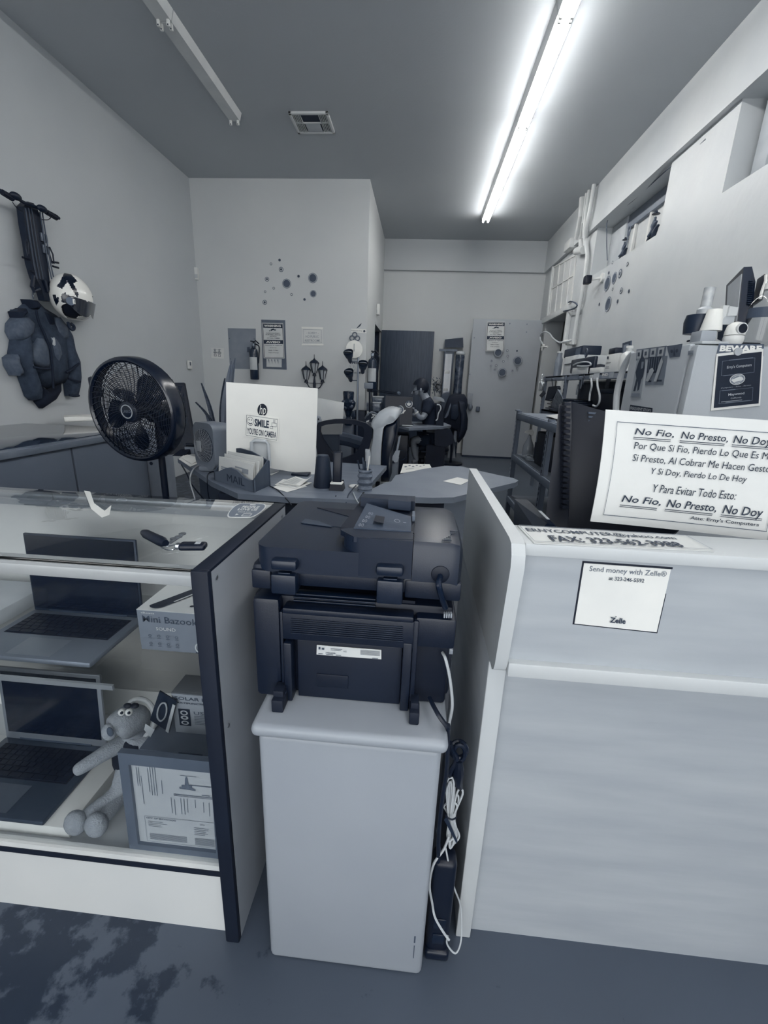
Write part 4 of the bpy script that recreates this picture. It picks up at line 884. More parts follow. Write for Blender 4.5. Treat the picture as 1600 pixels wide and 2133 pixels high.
# ring and dot stickers
def dot(c, n, r, style, label, group, squash=1):
    up = Vector((0, 0, 1)); rt = up.cross(n).normalized()
    t = T('wall_sticker', label, 'wall sticker', c, group)
    def disc(nm, r_, mat, lift): B().slab([c+n*lift+(rt*math.cos(a)+up*math.sin(a))*r_ for a in [k*math.pi/10 for k in range(20)]], .001, n).obj(nm, mat, t, smooth=False)
    if style == 2: disc('rim', r, M(.5, .6), .0012); disc('gap', r*.86, M(.74, .6), .0018); disc('disc', r*.78, M(.33, .6), .0024)
    elif style == 1: disc('rim', r, M(.42, .6), .0012); disc('gap', r*.72, M(.8, .6), .0018); disc('disc', r*.45, M(.3, .6), .0024)
    elif style == 3: disc('rim', r, M(.35, .6), .0012); disc('gap', r*.62, M(.8, .6), .0018)
    else: disc('disc', r, M(.3, .6), .0012)
for cx, cy, rr_, st, lb in ((736, 152, 8, 0, 'topmost tiny solid dot sticker above the grey board'), (671, 181, 8, 3, 'small open ring sticker upper left of the group'), (748, 223, 15, 1, 'ringed dot sticker third from the top of the group'), (641, 297, 14, 1, 'ringed dot sticker at the left edge of the group'),
    (790, 330, 29, 2, 'large round sticker at the centre of the partition wall'), (880, 274, 8, 0, 'tiny solid dot sticker between the two large round ones'), (988, 288, 30, 2, 'largest round sticker, upper right on the partition wall'), (991, 407, 22, 2, 'medium round sticker right below the largest one'),
    (692, 365, 8, 3, 'small open ring sticker just left of the large central round'), (627, 391, 7, 3, 'small open ring sticker low at the left edge of the group'), (827, 413, 8, 3, 'small open ring sticker below the large central round'), (925, 450, 8, 0, 'tiny solid dot sticker lowest on the right side'), (624, 472, 15, 1, 'ringed dot sticker lowest on the left, above the board')):
    dot(P(*c2(cx, cy), Y=WY), NY, rr_*.275*6.4/904*1.08, st, lb, 'round stickers on the partition wall')
# lantern sticker-like metal ornament
def z8(x, y): return (640+x*.12185, 640+y*.12188)   # enlarged view near the lanterns
t = T('lantern_ornament', 'dark three-lantern street lamp wall ornament behind the white monitor', 'wall ornament', P(655, 805, Y=6.39))
LB = M(.12, .5, name='lantern_iron'); LP = M(.72, .5)
def lantern(px, py, s):
    c = P(px, py, Y=6.37)
    B().cyl(c+Vector((0, 0, .0)), c+Vector((0, 0, .05*s)), .035*s, .02*s, 8).obj('lantern_base', LB, t)
    g = B().lathe([(.035*s, .05*s), (.07*s, .2*s)], 6, c).obj('lantern_glass', LP, t)
    fr = B()
    for k in range(6):
        a = k*math.pi/3; fr.cyl(c+Vector((.036*s*math.cos(a), .036*s*math.sin(a), .05*s)), c+Vector((.072*s*math.cos(a), .072*s*math.sin(a), .2*s)), .006*s, n=5)
    fr.obj('lantern_bars', LB, g)['kind'] = 'stuff'
    B().lathe([(.088*s, .2*s), (.06*s, .235*s), (.02*s, .26*s), (.006*s, .28*s), (.004*s, .34*s)], 8, c).obj('lantern_roof', LB, t)
lantern(655, 783, .85); lantern(638, 797, .85); lantern(672, 797, .85)
c = P(655, 783, Y=6.37)
B().tube([c+Vector((0, 0, -.25)), c+Vector((0, 0, -.12)), c], [.018, .02, .008], 8).obj('post', LB, t)
for s in (-1, 1): B().tube(bez([c+Vector((0, 0, -.17)), c+Vector((s*.07, 0, -.16)), c+Vector((s*.10, 0, -.12)), P(655+17*s, 797, Y=6.37)]), .007, 6).tube(bez([c+Vector((s*.01, 0, -.1)), c+Vector((s*.1, 0, -.10)), c+Vector((s*.12, 0, -.1))]), .004, 6).obj('arm', LB, t)
# employees only sign, bird, second smile sign
q = [P(*z8(x, y), Y=WY) for x, y in ((750, 430), (1012, 443), (1012, 378), (752, 365))]
sign('employee_sign', 'small white strip sign reading Employees Only with a hand mark', 'sign', q, .003, M(.92, .5), [(M(.3, .6), [('Employees Only', .03, .3, .72, .7), ('~', [(.8, .2), (.9, .2), (.94, .5), (.9, .8), (.84, .85), (.79, .55)])])], NY)
B().prism([(0, 0), (.02, .01), (.042, .035), (.05, .06), (.035, .05), (.018, .035), (.0, .015), (-.02, -.01)], P(*z8(865, 350), Y=WY), (1, 0, 0), (0, 0, 1), .003).obj('bird_sticker', M(.25, .6), smooth=False)
tag(bpy.data.objects['bird_sticker'], 'small dark bird silhouette perched above the employees sign', 'wall sticker')
q = [P(*z8(x, y), Y=WY) for x, y in ((660, 1150), (970, 1170), (970, 900), (655, 890))]
sign('camera_sign', 'pale wall sign lettered smile behind the cup floor lamp', 'sign', q, .003, M(.8, .6), [(M(.3, .6), [('SMILE', .22, .72, .85, .88, 0, .02), ('YOU\'RE ON CAMERA', .1, .1, .96, .2, 0, .02), ('O', .35, .46, .18, .2, .06), ('o', .28, .52, .02, .03), ('o', .42, .52, .02, .03)])], NY)
# round white wall clock with trefoil hanger
t = T('round_dial', 'round white dial with a trefoil hanging loop beside the passage corner', 'wall ornament', P(739, 727, Y=6.38))
c = P(*z8(808, 720), Y=6.385); B().cyl(c, c+NY*.03, .117, n=32).obj('dial', M(.97, .3), t)
B().box(c.x-.006, c.y-.034, c.z-.03, c.x+.004, c.y-.03, c.z+.07, .002).obj('pointer', M(.6, .5), t)
c = P(*z8(812, 510), Y=6.37)
for dx, dz in ((-.038, -.014), (.038, -.014), (0, .03)): B().tube([c+Vector((dx+.03*math.cos(a), 0, dz+.03*math.sin(a))) for a in [k*math.pi/8 for k in range(16)]], .008, 6, True).obj('loop', M(.4, .5), t)
# floor lamp with three cups
t = T('floor_lamp', 'floor lamp with three dark cup shades on a thin grey pole', 'lamp', P(743, 905, Y=6.1))
fp = P(744, 880, Y=6.15); x_ = fp.x
B().cyl((x_, 6.15, 0.03), (x_, 6.15, P(742, 745, Y=6.15).z), .014, n=10).obj('pole', M(.5, .3, metal=.5), t)
B().cyl((x_, 6.15, 0), (x_, 6.15, .03), .15, n=24).obj('base', M(.3, .4), t)
for cx, cy, dz in ((700, 790, 1), (955, 980, 1), (708, 1120, 1)):
    a = P(*z8(cx, cy), Y=6.05); h = .12
    d = Vector((.12, .6, -.8)) if cx < 900 else Vector((-.1, .6, -.8)); d.normalize()
    sh = B().lathe([(.062, 0), (.064, .02), (.05, .07), (.032, .10), (.026, .15), (.01, .17)], 18, a+Vector((0, 0, .02)), d, cap=False).obj('shade', M(.25, .35), t)
    B().cyl(a+Vector((0, -.001, .014)), a+Vector((0, 0, .02))-d*.0, .05, n=16).obj('bulb', M(.6, .3), sh)
    B().lathe([(.066, 0), (.067, .012), (.058, .014), (.056, .002)], 18, a+Vector((0, 0, .022)), d, cap=False).obj('shade_rim', M(.12, .3), sh)
    B().cyl(a+d*.12, (x_, 6.15, (a+d*.12).z), .006, n=6).obj('arm', M(.4, .3), t)
# ---------------------------------------------------------------- left counter along the wall
t = T('wall_counter', 'long low display counter with dark glass top along the left wall', 'counter', (-2.6, 1.8, 0))
GP = M(.42, .5, .01, 2, name='counter_panel')
B().box(-3.155, -.5, .0, -2.15, 2.535, .83).obj('front_panel', GP, t); B().box(-3.155, 2.55, 0, -2.15, 3.28, .83).obj('front_panel', GP, t)
B().box(-3.155, -.5, .0, -2.165, 3.3, .829).obj('plinth', M(.2, .6), t)
B().box(-3.155, -.5, .83, -2.13, 3.30, .868, .004).obj('top_rim', M(.45, .3), t)
B().box(-3.14, -.49, .868, -2.2, 3.29, .873, .001).obj('glass_top', M(.22, .06, .05, 1.5, spec=1, name='dark_glass_top'), t)
ep = B().box(-2.2, 3.29, 0, -2.05, 3.5, .868, .006).obj('end_post', M(.52, .45), t)
B().cyl((-2.12, 3.288, .6), (-2.12, 3.292, .6), .014, n=12).obj('bolt_hole', M(.15, .5), ep)
t = T('folded_cloth', 'folded white cloth strip lying on the left wall counter', 'cloth', P(170, 878, Z=.88))
a0, a1 = P(142, 876, Z=.885), P(240, 872, Z=.885)
rows = []
for i in range(8):
    s = i/7; c = a0.lerp(a1, s); rows.append([c+Vector((0, -.04, -.008)), c+Vector((-.01, -.03, .008+.004*math.sin(i))), c+Vector((-.06, .03, .015)), c+Vector((-.12, .10, .012+.003*math.cos(i*2))), c+Vector((-.14, .12, -.008))])
B().sheet(rows, .006).obj('fold', M(.92, .8, bump=.3), t)
B().sheet([[v+Vector((-.0, 0, .02-.012*abs(1-2*j/4))) for j, v in enumerate(r)] for r in rows], .005).obj('fold', M(.92, .8, bump=.3), t)

# ---------------------------------------------------------------- pedestal fan
FC = Vector((-1.396, 2.068, 1.109)); fa, fb = -.176, -.064
FN = Vector((math.sin(fa)*math.cos(fb), -math.cos(fa)*math.cos(fb), math.sin(fb)))
FU = (Vector((0, 0, 1))-FN*FN.z).normalized(); FR = FU.cross(FN).normalized()
ft = T('pedestal_fan', 'large black round pedestal fan behind the display case', 'fan', (-1.368, 2.22, 0))
FB = M(.04, .22, .006, spec=.6, name='fan_black')
def fp_(u, v, w): return FC+FR*u+FU*v+FN*w
B().lathe([(.225, .012), (.234, .02), (.246, .015), (.251, 0), (.253, -.03), (.252, -.055), (.244, -.058), (.242, -.03), (.236, 0), (.226, .004)], 56, FC, FN, cap=False).obj('front_ring', FB, ft, ang=60)
g = B()
for k in range(21):
    r = .058+k*.0082
    g.tube([fp_(r*math.cos(a), r*math.sin(a), .012+.018*(1-(r/.225)**2)) for a in [j*math.pi/22 for j in range(44)]], .0016, 4, True)
g.obj('grille_rings', FB, ft)['kind'] = 'stuff'
g = B()
for k in range(44):
    a0 = k*2*math.pi/44; pts = []
    for j in range(9):
        s = j/8; r = .045+.183*s; a = a0+.5*s
        pts.append(fp_(r*math.cos(a), r*math.sin(a), .015+.018*(1-(r/.225)**2)))
    g.tube(pts, .0017, 4)
g.obj('grille_spokes', FB, ft)['kind'] = 'stuff'
g = B()
for k in range(40):
    a = k*2*math.pi/40
    g.tube([fp_(.247*math.cos(a), .247*math.sin(a), -.056), fp_(.236*math.cos(a+.05), .236*math.sin(a+.05), -.085), fp_(.16*math.cos(a+.2), .16*math.sin(a+.2), -.11), fp_(.07*math.cos(a+.3), .07*math.sin(a+.3), -.12)], .0016, 4)
for r, w in ((.243, -.07), (.225, -.09), (.2, -.1), (.14, -.112), (.09, -.118)): g.tube([fp_(r*math.cos(a), r*math.sin(a), w) for a in [j*math.pi/20 for j in range(40)]], .0018, 4, True)
g.obj('rear_grille', FB, ft)['kind'] = 'stuff'
B().lathe([(0, .036), (.035, .036), (.052, .03), (.056, .012)], 32, FC, FN).obj('hub_cap', FB, ft)
B().lathe([(.0285, .0362), (.0285, .0385), (.033, .0385), (.033, .0362)], 32, FC, FN, cap=False).obj('hub_emblem_ring', M(.7, .3, metal=.3), ft)
q = [fp_(-.022, -.005, .0365), fp_(.022, -.005, .0365), fp_(.022, .007, .0365), fp_(-.022, .007, .0365)]
letters([('LASKO', 0, 0, 1, 1)], q, ft, M(.45, .4), FN, .0008)
for k in range(5):
    a0 = k*2*math.pi/5+.5; rows = []
    for i in range(7):
        r = .04+.165*i/6; rows.append([])
        for j in range(6):
            a = a0+(-.12+.95*j/5)*(.75+.25*math.sin(i/6*math.pi)); w = -.075+.055*(j/5)-.0*i
            rr_ = r*(1-.06*abs(j-2.5)/2.5*(i/6)); rows[-1].append(fp_(rr_*math.cos(a), rr_*math.sin(a), w))
    B().sheet(rows, .002).obj('blade', M(.10, .12, .01, spec=.7, name='fan_blade'), ft)
B().lathe([(.05, -.115), (.075, -.125), (.07, -.23), (.04, -.27)], 24, FC, FN).lathe([(.035, -.12), (.042, -.03), (.03, -.015)], 24, FC, FN).obj('motor', FB, ft)
B().cyl(FC-FN*.18, (-1.368, 2.22, 1.05), .03, .025).obj('neck', FB, ft)
B().cyl((-1.368, 2.22, .03), (-1.368, 2.22, 1.05), .0175, n=16).obj('pole', M(.02, .4), ft)
B().lathe([(.2, 0), (.2, .012), (.17, .022), (.03, .035), (.025, .06)], 36, (-1.368, 2.22, 0)).obj('base', FB, ft)
B().box(fp_(-.262, .1, 0).x, fp_(-.26, .1, -.03).y-.01, fp_(-.26, .1, -.05).z-.05, fp_(-.225, .1, 0).x, fp_(-.26, .1, -.03).y+.05, fp_(-.26, .1, -.05).z+.05, .012).obj('carry_handle', FB, ft)

# ---------------------------------------------------------------- L-shaped desk
DT = M(.45, .4, .025, 6, name='desk_laminate', stretch=(1, 4, 1))
t = T('office_desk', 'L-shaped grey desk with curved return holding the white monitor', 'desk', (-.6, 2.5, 0))
def D(x, y, z=.75): return P(x, y, Z=z)
mainp = [D(370, 955), D(440, 1003), D(495, 1028), D(600, 1036), D(745, 1041), D(752, 1030), (-.20, 2.9, .75), (-1.3, 3.0, .75)]
mainp = [Vector((v[0], v[1], .75)) for v in mainp]
B().slab(mainp, .028, Vector((0, 0, 1))).obj('desktop', DT, t, ang=20)
retp = [(753, 1031), (763, 1024), (800, 1006), (815, 1003), (824, 990), (880, 977), (930, 970), (965, 972), (1000, 981), (1040, 990), (1070, 996), (1080, 1001), (1074, 1005), (945, 1036), (900, 1037)]
B().slab([Vector((D(x, y).x, D(x, y).y, .7502)) for x, y in retp], .03, Vector((0, 0, 1))).obj('return_top', M(.5, .38, .02, 6, name='return_laminate'), t, ang=20)
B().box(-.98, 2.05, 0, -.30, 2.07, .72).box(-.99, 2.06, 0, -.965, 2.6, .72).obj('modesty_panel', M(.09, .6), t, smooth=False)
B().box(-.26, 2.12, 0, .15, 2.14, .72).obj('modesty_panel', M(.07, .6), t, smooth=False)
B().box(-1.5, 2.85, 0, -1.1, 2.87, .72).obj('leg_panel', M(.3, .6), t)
B().cyl((.42, 2.5, 0), (.42, 2.5, .722), .03, n=12).obj('leg', BLKM, t)
# printer-side dark shelf with monitor arm box behind printer
# white all-in-one monitor
mq = [P(472, 960, Y=2.30), P(657, 991, Y=2.50), P(662, 809, Y=2.50), P(471, 796, Y=2.30)]
mn = (mq[1]-mq[0]).cross(mq[3]-mq[0]).normalized()
t = T('desktop_monitor', 'large white all-in-one computer seen from behind, logo on its back', 'monitor', (-.9, 2.4, .75))
WM = M(.93, .35, .01, name='monitor_white')
B().slab(mq, .02, mn).obj('back_cover', WM, t, smooth=False)
fm = quadmap(mq, mn, 0)
B().slab([v-mn*.021 for v in mq], .01, mn).obj('screen', SCR, t, smooth=False)
def m5(x, y):  # read off enlarged monitor view -> u,v on back cover
    px, py = 380+x*.25, 760+y*.25
    d = CR*(px-800)-CU*(py-1066.5)+CF*FPX; tt = (mq[0]-CAM).dot(mn)/d.dot(mn); p_ = CAM+d*tt
    return p_
lq = [m5(624, 418), m5(708, 420), m5(708, 336), m5(626, 332)]
letters([('o', .5, .5, .5, .62)], lq, t, INK, mn, .001, 'emblem_disc')
letters([('hp', .2, -.18, .86, 1.0, .22, -.005)], lq, t, WM, mn, .0016, 'emblem_letters')
sq = [m5(520, 593), m5(798, 640), m5(805, 440), m5(525, 400)]
st = T('camera_sign', 'white sign smile you\'re on camera stuck on the monitor back', 'sign', sq[0])
B().slab([v+mn*.006 for v in sq], .005, mn).obj('panel', M(.95, .5), st, smooth=False)
sq2 = [v+mn*.006 for v in sq]
T2 = M(.22, .6)
letters([('[]', .03, .05, .96, .93, .008, .014), ('SMILE', .27, .5, .70, .82, 0, .04), ('YOU\'RE ON CAMERA', .06, .13, .93, .4, 0, .02), ('O', .145, .68, .10, .19, .1), ('o', .11, .74, .012, .03), ('o', .18, .74, .012, .03),
  ('~', [(.08, .63), (.1, .58), (.145, .55), (.19, .58), (.21, .63), (.19, .62), (.145, .585), (.1, .62)]), ('[]', .78, .6, .93, .76, .008, .016), ('[]', .73, .5, .82, .6, .008, .016), ('#', .83, .76, .84, .9), ('#', .87, .76, .88, .9)], sq2, st, T2, mn)
# stand
f5 = lambda x, y, o=.03: m5(x, y)+mn*o
B().tube([f5(580, 800, .05), f5(575, 640), f5(600, 622), f5(690, 632), f5(712, 655), f5(720, 830, .05)], .011, 8).obj('stand_bar', M(.72, .3), t)
B().slab([f5(585, 640, .01), f5(700, 650, .01), f5(710, 850, .03), f5(590, 830, .03)], .004, mn).obj('stand_plate', M(.78, .4), t)
B().slab([Vector((v.x, v.y, .758)) for v in (D(490, 975), D(560, 990), D(620, 968), D(540, 955))], .008, Vector((0, 0, 1))).obj('stand_foot', M(.6, .4), t)
a = P(615, 988, Z=.76); B().box(-.72, 2.42, .7505, -.62, 2.55, .765, .004).obj('rear_foot', M(.12, .4), t)
# mail holder
t = T('mail_holder', 'grey wooden desk holder lettered MAIL full of envelopes', 'letter holder', D(500, 1010))
A, Bq, Cq = D(447, 1000), D(530, 1026), D(561, 1012); back = (Cq-Bq)
ux = (Bq-A); L0 = ux.length; ux.normalize(); uz = Vector((0, 0, 1)); bn = back.normalized()
MHM = M(.4, .5, .02, name='mail_holder_wood')
prof = [(0, 0), (L0, 0), (L0, .062), (L0*.9, .055), (L0*.78, .06), (L0*.6, .088), (L0*.45, .094), (L0*.3, .08), (L0*.15, .058), (0, .045)]
B().prism(prof, A, ux, uz, .008).obj('front_board', MHM, t, ang=30)
q = [A, Bq, Bq+uz*.09, A+uz*.09]; nf = ux.cross(uz).normalized()
letters([('MAIL', .35, .18, .78, .62, 0, 0)], q, t, M(.2, .6), nf, .001)
B().slab([Bq, Cq, Cq+uz*.135, Cq+uz*.125-bn*.02, Cq+uz*.11-bn*.05, Bq+uz*.062], .008, ux).obj('side_board', M(.28, .5), t, ang=30)
B().slab([A+ux*.008, A+back+ux*.008, A+back+ux*.008+uz*.13, A+uz*.05+ux*.008], .008, ux).obj('side_board', M(.28, .5), t, ang=30)
B().prism([(0, 0), (L0, 0), (L0, .13), (L0*.6, .16), (L0*.3, .165), (0, .15)], A+back, ux, uz, .008).obj('back_board', M(.25, .5), t)
B().slab([A, Bq, Bq+back, A+back], .006, uz).obj('bottom_board', MHM, t)
rnd = random.Random(5)
for k in range(7):
    o = A+back*(.15+.11*k)+ux*(.015+.01*(k % 3)); h = .125+.006*(k % 3)+(.015 if k > 3 else 0); w = L0*.86-.012*(k % 2)
    l0 = .01*(k % 2)
    lt = B().slab([o+uz*.004, o+ux*w+uz*.004, o+ux*w+uz*h+bn*.02, o+uz*(h-l0)+bn*.02], .003, nf).obj('envelope', M(.86+.03*(k % 2), .8), smooth=False)
    tag(lt, ['white envelope in the mail holder, frontmost', 'second white envelope in the mail holder', 'middle envelope tucked in the mail holder', 'envelope just behind the middle of the mail holder', 'tall envelope standing in the rear of the mail holder', 'tall envelope second from the holder\'s back board', 'rearmost tall envelope against the holder\'s back board'][k], 'envelope', 'envelopes in the mail holder')
    if k == 0: letters([('#', .08, .55, .3, .6), ('#', .08, .48, .25, .52), ('#', .5, .7, .7, .76), ('#', .7, .55, .88, .75), ('#', .4, .2, .8, .22)], [o+uz*.004, o+ux*w+uz*.004, o+ux*w+uz*h+bn*.02, o+uz*h+bn*.02], lt, M(.6, .7), nf)
# papers on desk
def paper(pts, z, label, name='paper_sheet', mat=None, th=.001, cat='paper', curlv=None, ink=None):
    q = [Vector((P(x, y, Z=z).x, P(x, y, Z=z).y, z)) for x, y in pts]
    if curlv is not None:
        rows = [[q[0].lerp(q[1], i/6).lerp(q[3].lerp(q[2], i/6), j/6)+uz*(.015*curlv*max(0, i/6-.5)**2*(j/6)) for i in range(7)] for j in range(7)]
        o = B().sheet(rows, th).obj(name, mat or PAP)
    else: o = B().slab(q, th, uz).obj(name, mat or PAP, smooth=False)
    tag(o, label, cat)
    if ink: letters(ink, q, o, M(.6, .7), uz, .0015)
    return o
inkk = [('#', .1, .1+.1*k, .9-.1*(k % 3), .13+.1*k) for k in range(8)]
paper([(566, 1015), (598, 1025), (640, 1013), (600, 1003)], .752, 'lowest flat sheet of the papers beside the mail holder')
paper([(572, 1010), (622, 1018), (650, 1005), (590, 998)], .754, 'printed sheet lying in the middle of the papers on the desk', ink=inkk)
paper([(580, 1006), (625, 1012), (650, 1003), (616, 992)], .757, 'curled printed sheet topmost beside the mail holder', curlv=8, ink=inkk)
paper([(556, 985), (565, 990), (581, 982), (566, 975)], .753, 'small white slip on the desk under the monitor')
paper([(923, 1002), (960, 1010), (980, 1000), (953, 994)], .7525, 'small white card on the curved desk return')
# speaker cone, phone dock, pen cup
c = D(673, 1014); t = T('desk_speaker', 'dark tapered cylinder speaker on the desk right of the monitor', 'speaker', c)
c.z = .7505
B().lathe([(0, 0), (.048, .0), (.05, .008), (.034, .155), (.03, .162), (0, .166)], 24, c).obj('speaker_body', M(.12, .55, bump=.2, bscale=400), t)
B().lathe([(.03, .163), (.028, .168), (0, .167)], 24, c).obj('speaker_top', M(.2, .4), t)
c = D(702, 1020); c.z = .7505; t = T('cordless_phone', 'black cordless phone standing in a base with a white band', 'phone', c)
B().hull([c+Vector((x, y, z)) for x, y, z in ((-.036, -.03, 0), (.036, -.03, 0), (-.036, .04, 0), (.036, .04, 0), (-.03, -.025, .03), (.03, -.025, .03), (-.03, .035, .045), (.03, .035, .045))]).obj('charging_base', BLK, t, ang=20)
B().box(c.x-.031, c.y-.029, .782, c.x+.031, c.y+.03, .792, .004).obj('white_band', M(.93, .3), t)
B().box(-.023, -.012, 0, .023, .012, .165, .008, 3, M=Matrix.Translation(c+Vector((0, 0, .03))) @ Matrix.Rotation(rad(-8), 4, 'X')).obj('handset', BLK, t)
c = D(760, 1022); c.z = .7505; t = T('pen_cup', 'grey ribbed pen cup holding pens at the desk front edge', 'pen cup', c)
B().lathe([(0, 0), (.038, 0)]+[(.036+.004*math.sin(k*1.6), .006+k*.008) for k in range(13)]+[(.034, .11), (.03, .11), (.03, .02)], 20, c, cap=False).obj('cup', M(.42, .8, .05, 40, bump=.5), t)
for k, (dx, dy, m) in enumerate(((-.025, .0, .12), (-.01, .01, .3), (.012, .0, .9), (.0, -.01, .15))): B().cyl(c+Vector((dx*.3, dy*.3, .02)), c+Vector((dx*1.6, dy*1.6, .155+.012*(k % 3))), .004, n=8).obj('pen', M(m, .4), t)
c = D(738, 1015); c.z = .7505; tag(B().ball(c+Vector((0, 0, .004)), (.03, .02, .012)).obj('computer_mouse', WH), 'small white mouse beside the ribbed pen cup', 'mouse')
# cables on/over the desk
cable('desk_cable', 'white cable hanging over the desk edge left of the mail holder', [D(420, 966), D(405, 975, .76), D(397, 990, .74), P(397, 1008, Y=2.35), P(405, 1035, Y=2.3), P(410, 1060, Y=2.28)], .004, WCB)
cable('desk_cable', 'dark cable drooping from the desk left end under the papers', [D(378, 968, .755), P(388, 985, Y=2.5), P(400, 1010, Y=2.45), P(425, 1040, Y=2.4), P(440, 1055, Y=2.4)], .004, BCB)
cable('desk_cable', 'dark cable sagging from the mail holder to the desk underside', [D(463, 978, .755), D(436, 985, .756), P(432, 1002, Y=2.16), P(434, 1030, Y=2.2), P(440, 1055, Y=2.2)], .003, BCB)
cable('desk_cable', 'dark cord hanging in front of the desk below the paper stack', [D(562, 1012, .754), D(580, 1022, .754), P(597, 1040, Y=1.93), P(607, 1052, Y=1.9)], .003, BCB)
cable('desk_cable', 'thin dark cord dropping from the phone base', [D(700, 1032, .754), P(698, 1042, Y=1.99), P(697, 1060, Y=1.98)], .0025, BCB)
cable('desk_cable', 'grey twisted cord curving from the mouse down the desk front', [D(745, 1008, .76), D(735, 1018, .765), D(726, 1030, .758), P(722, 1045, Y=1.97), P(715, 1060, Y=1.96)], .003, M(.25, .5))
cable('desk_cable', 'short white cord angled down the desk front by the pen cup', [D(736, 1026, .753), D(742, 1040, .752), P(750, 1052, Y=1.97)], .003, WCB)
# grey box fan
t = T('box_fan', 'small grey table fan with rounded box frame left of the white monitor', 'fan', D(437, 973))
fq = [P(418, 967, Y=2.5), P(463, 968, Y=2.42), P(466, 884, Y=2.42), P(416, 873, Y=2.5)]
c = (fq[0]+fq[2])/2; BFG = M(.5, .45, name='fan_grey')
fn = Vector((-.55, -.83, .0)).normalized(); fr_ = uz.cross(fn).normalized()
def bf(u, v, w): return c+fr_*u+uz*v+fn*w
hw, hh = .105, .13
B().slab([bf(x, y, .05) for x, y in rrect(-hw, -hh, hw, hh, .045, 6)], .11, fn).obj('frame', BFG, t, ang=30)
g = B()
for k in range(9):
    r = .025+k*.0085; g.tube([bf(r*math.cos(a), r*math.sin(a), .055+.022*(1-(r/.1)**2)) for a in [j*math.pi/16 for j in range(32)]], .0012, 4, True)
for k in range(24):
    a = k*math.pi/12; g.tube([bf(.02*math.cos(a), .02*math.sin(a), .075), bf(.06*math.cos(a+.15), .06*math.sin(a+.15), .068), bf(.096*math.cos(a+.25), .096*math.sin(a+.25), .053)], .0012, 4)
g.obj('grille', M(.62, .4), t)['kind'] = 'stuff'
B().cyl(bf(0, 0, .0505), bf(0, 0, .0515), .096, n=32).obj('fan_opening', M(.33, .5), t)
B().box(-.022, -.03, 0, .022, .03, .006, .003, M=Matrix((( fr_.x, 0, fn.x, bf(0, 0, .078).x), (fr_.y, 0, fn.y, bf(0, 0, .078).y), (0, 1, 0, c.z), (0, 0, 0, 1)))).obj('badge', M(.7, .5), t)
B().box(c.x-.07, c.y-.05, .7505, c.x+.07, c.y+.05, c.z-hh+.01, .01).obj('foot', BFG, t)
# dark monitor behind fan, leaning
mq2 = [P(330, 950, Y=2.95), P(409, 938, Y=2.98), P(383, 797, Y=3.06), P(325, 797, Y=3.06)]
t = T('dark_monitor', 'black flat monitor standing behind the pedestal fan', 'monitor', mq2[0])
n2 = (mq2[1]-mq2[0]).cross(mq2[3]-mq2[0]).normalized()
B().slab(mq2, .025, n2).obj('casing', BLK, t, smooth=False)
f = quadmap(mq2, n2, .001); B().slab([f(.06, .08), f(.93, .08), f(.93, .95), f(.06, .95)], .001, n2).obj('screen', M(.07, .15), t, smooth=False)
f = quadmap(mq2, n2, 0); B().hull([f(.6, .05), f(.9, .05), Vector((f(.6, 0).x, 2.85, .752)), Vector((f(.9, 0).x, 2.85, .752)), Vector((f(.6, 0).x, 3.05, .752)), Vector((f(.9, 0).x, 3.05, .752))]).obj('stand', BLKM, t)
a = D(398, 942, .76); t = T('label_roll_box', 'small grey box with a black roll on top beside the table fan', 'box', a)
B().box(a.x-.03, a.y-.03, .752, a.x+.04, a.y+.05, .80, .003).obj('box_body', M(.5, .5), t)
B().cyl((a.x-.03, a.y, .812), (a.x+.05, a.y, .812), .012).obj('roll', BLK, t)
paper([(377, 953), (400, 967), (425, 957), (385, 945)], .756, 'crumpled white papers at the left end of the desk', curlv=6)
paper([(372, 956), (396, 972), (420, 962), (382, 948)], .753, 'flat white sheet under the crumpled papers at the desk left end')
# snake plant
c = Vector((-1.33, 2.95, .7515)); c = P(447, 900, Y=2.95); c.z = .7515
t = T('snake_plant', 'potted plant with long pointed striped leaves behind the table fan', 'plant', c)
B().lathe([(0, 0), (.07, 0), (.095, .15), (.105, .17), (.10, .178), (.09, .17), (.08, .14), (0, .14)], 24, c, cap=False).obj('pot', M(.16, .4), t)
B().lathe([(0, .15), (.09, .148)], 20, c, cap=False).obj('soil', M(.12, 1), t)
LF = M(.25, .5, .06, 30, name='leaf', stretch=(1, 1, 3)); LFE = M(.45, .5, .04)
for (bx_, tx, ty, w, yo) in ((448, 419, 798, .012, 0), (452, 407, 838, .010, -.03), (458, 468, 788, .013, .05), (462, 482, 752, .02, .0), (468, 490, 746, .02, .04), (440, 428, 860, .012, -.04), (465, 500, 800, .014, .03)):
    b0 = P(bx_, 878, Y=2.95+yo); b0.z = .9; tp = P(tx, ty, Y=2.95+yo); rows = []
    for i in range(9):
        s = i/8; m = b0.lerp(tp, s)+Vector(((tp.x-b0.x)*.25*(s*s-s), 0, .02*math.sin(s*math.pi)))
        ww = w*(1.05-s**2.2)*(.6+.8*min(1, s*2.5)); rows.append([m+Vector((-ww, .0, 0)), m+Vector((0, .008, 0)), m+Vector((ww, 0, 0))])
    B().sheet(rows, .003).obj('leaf', LF if w < .019 else LFE, t)
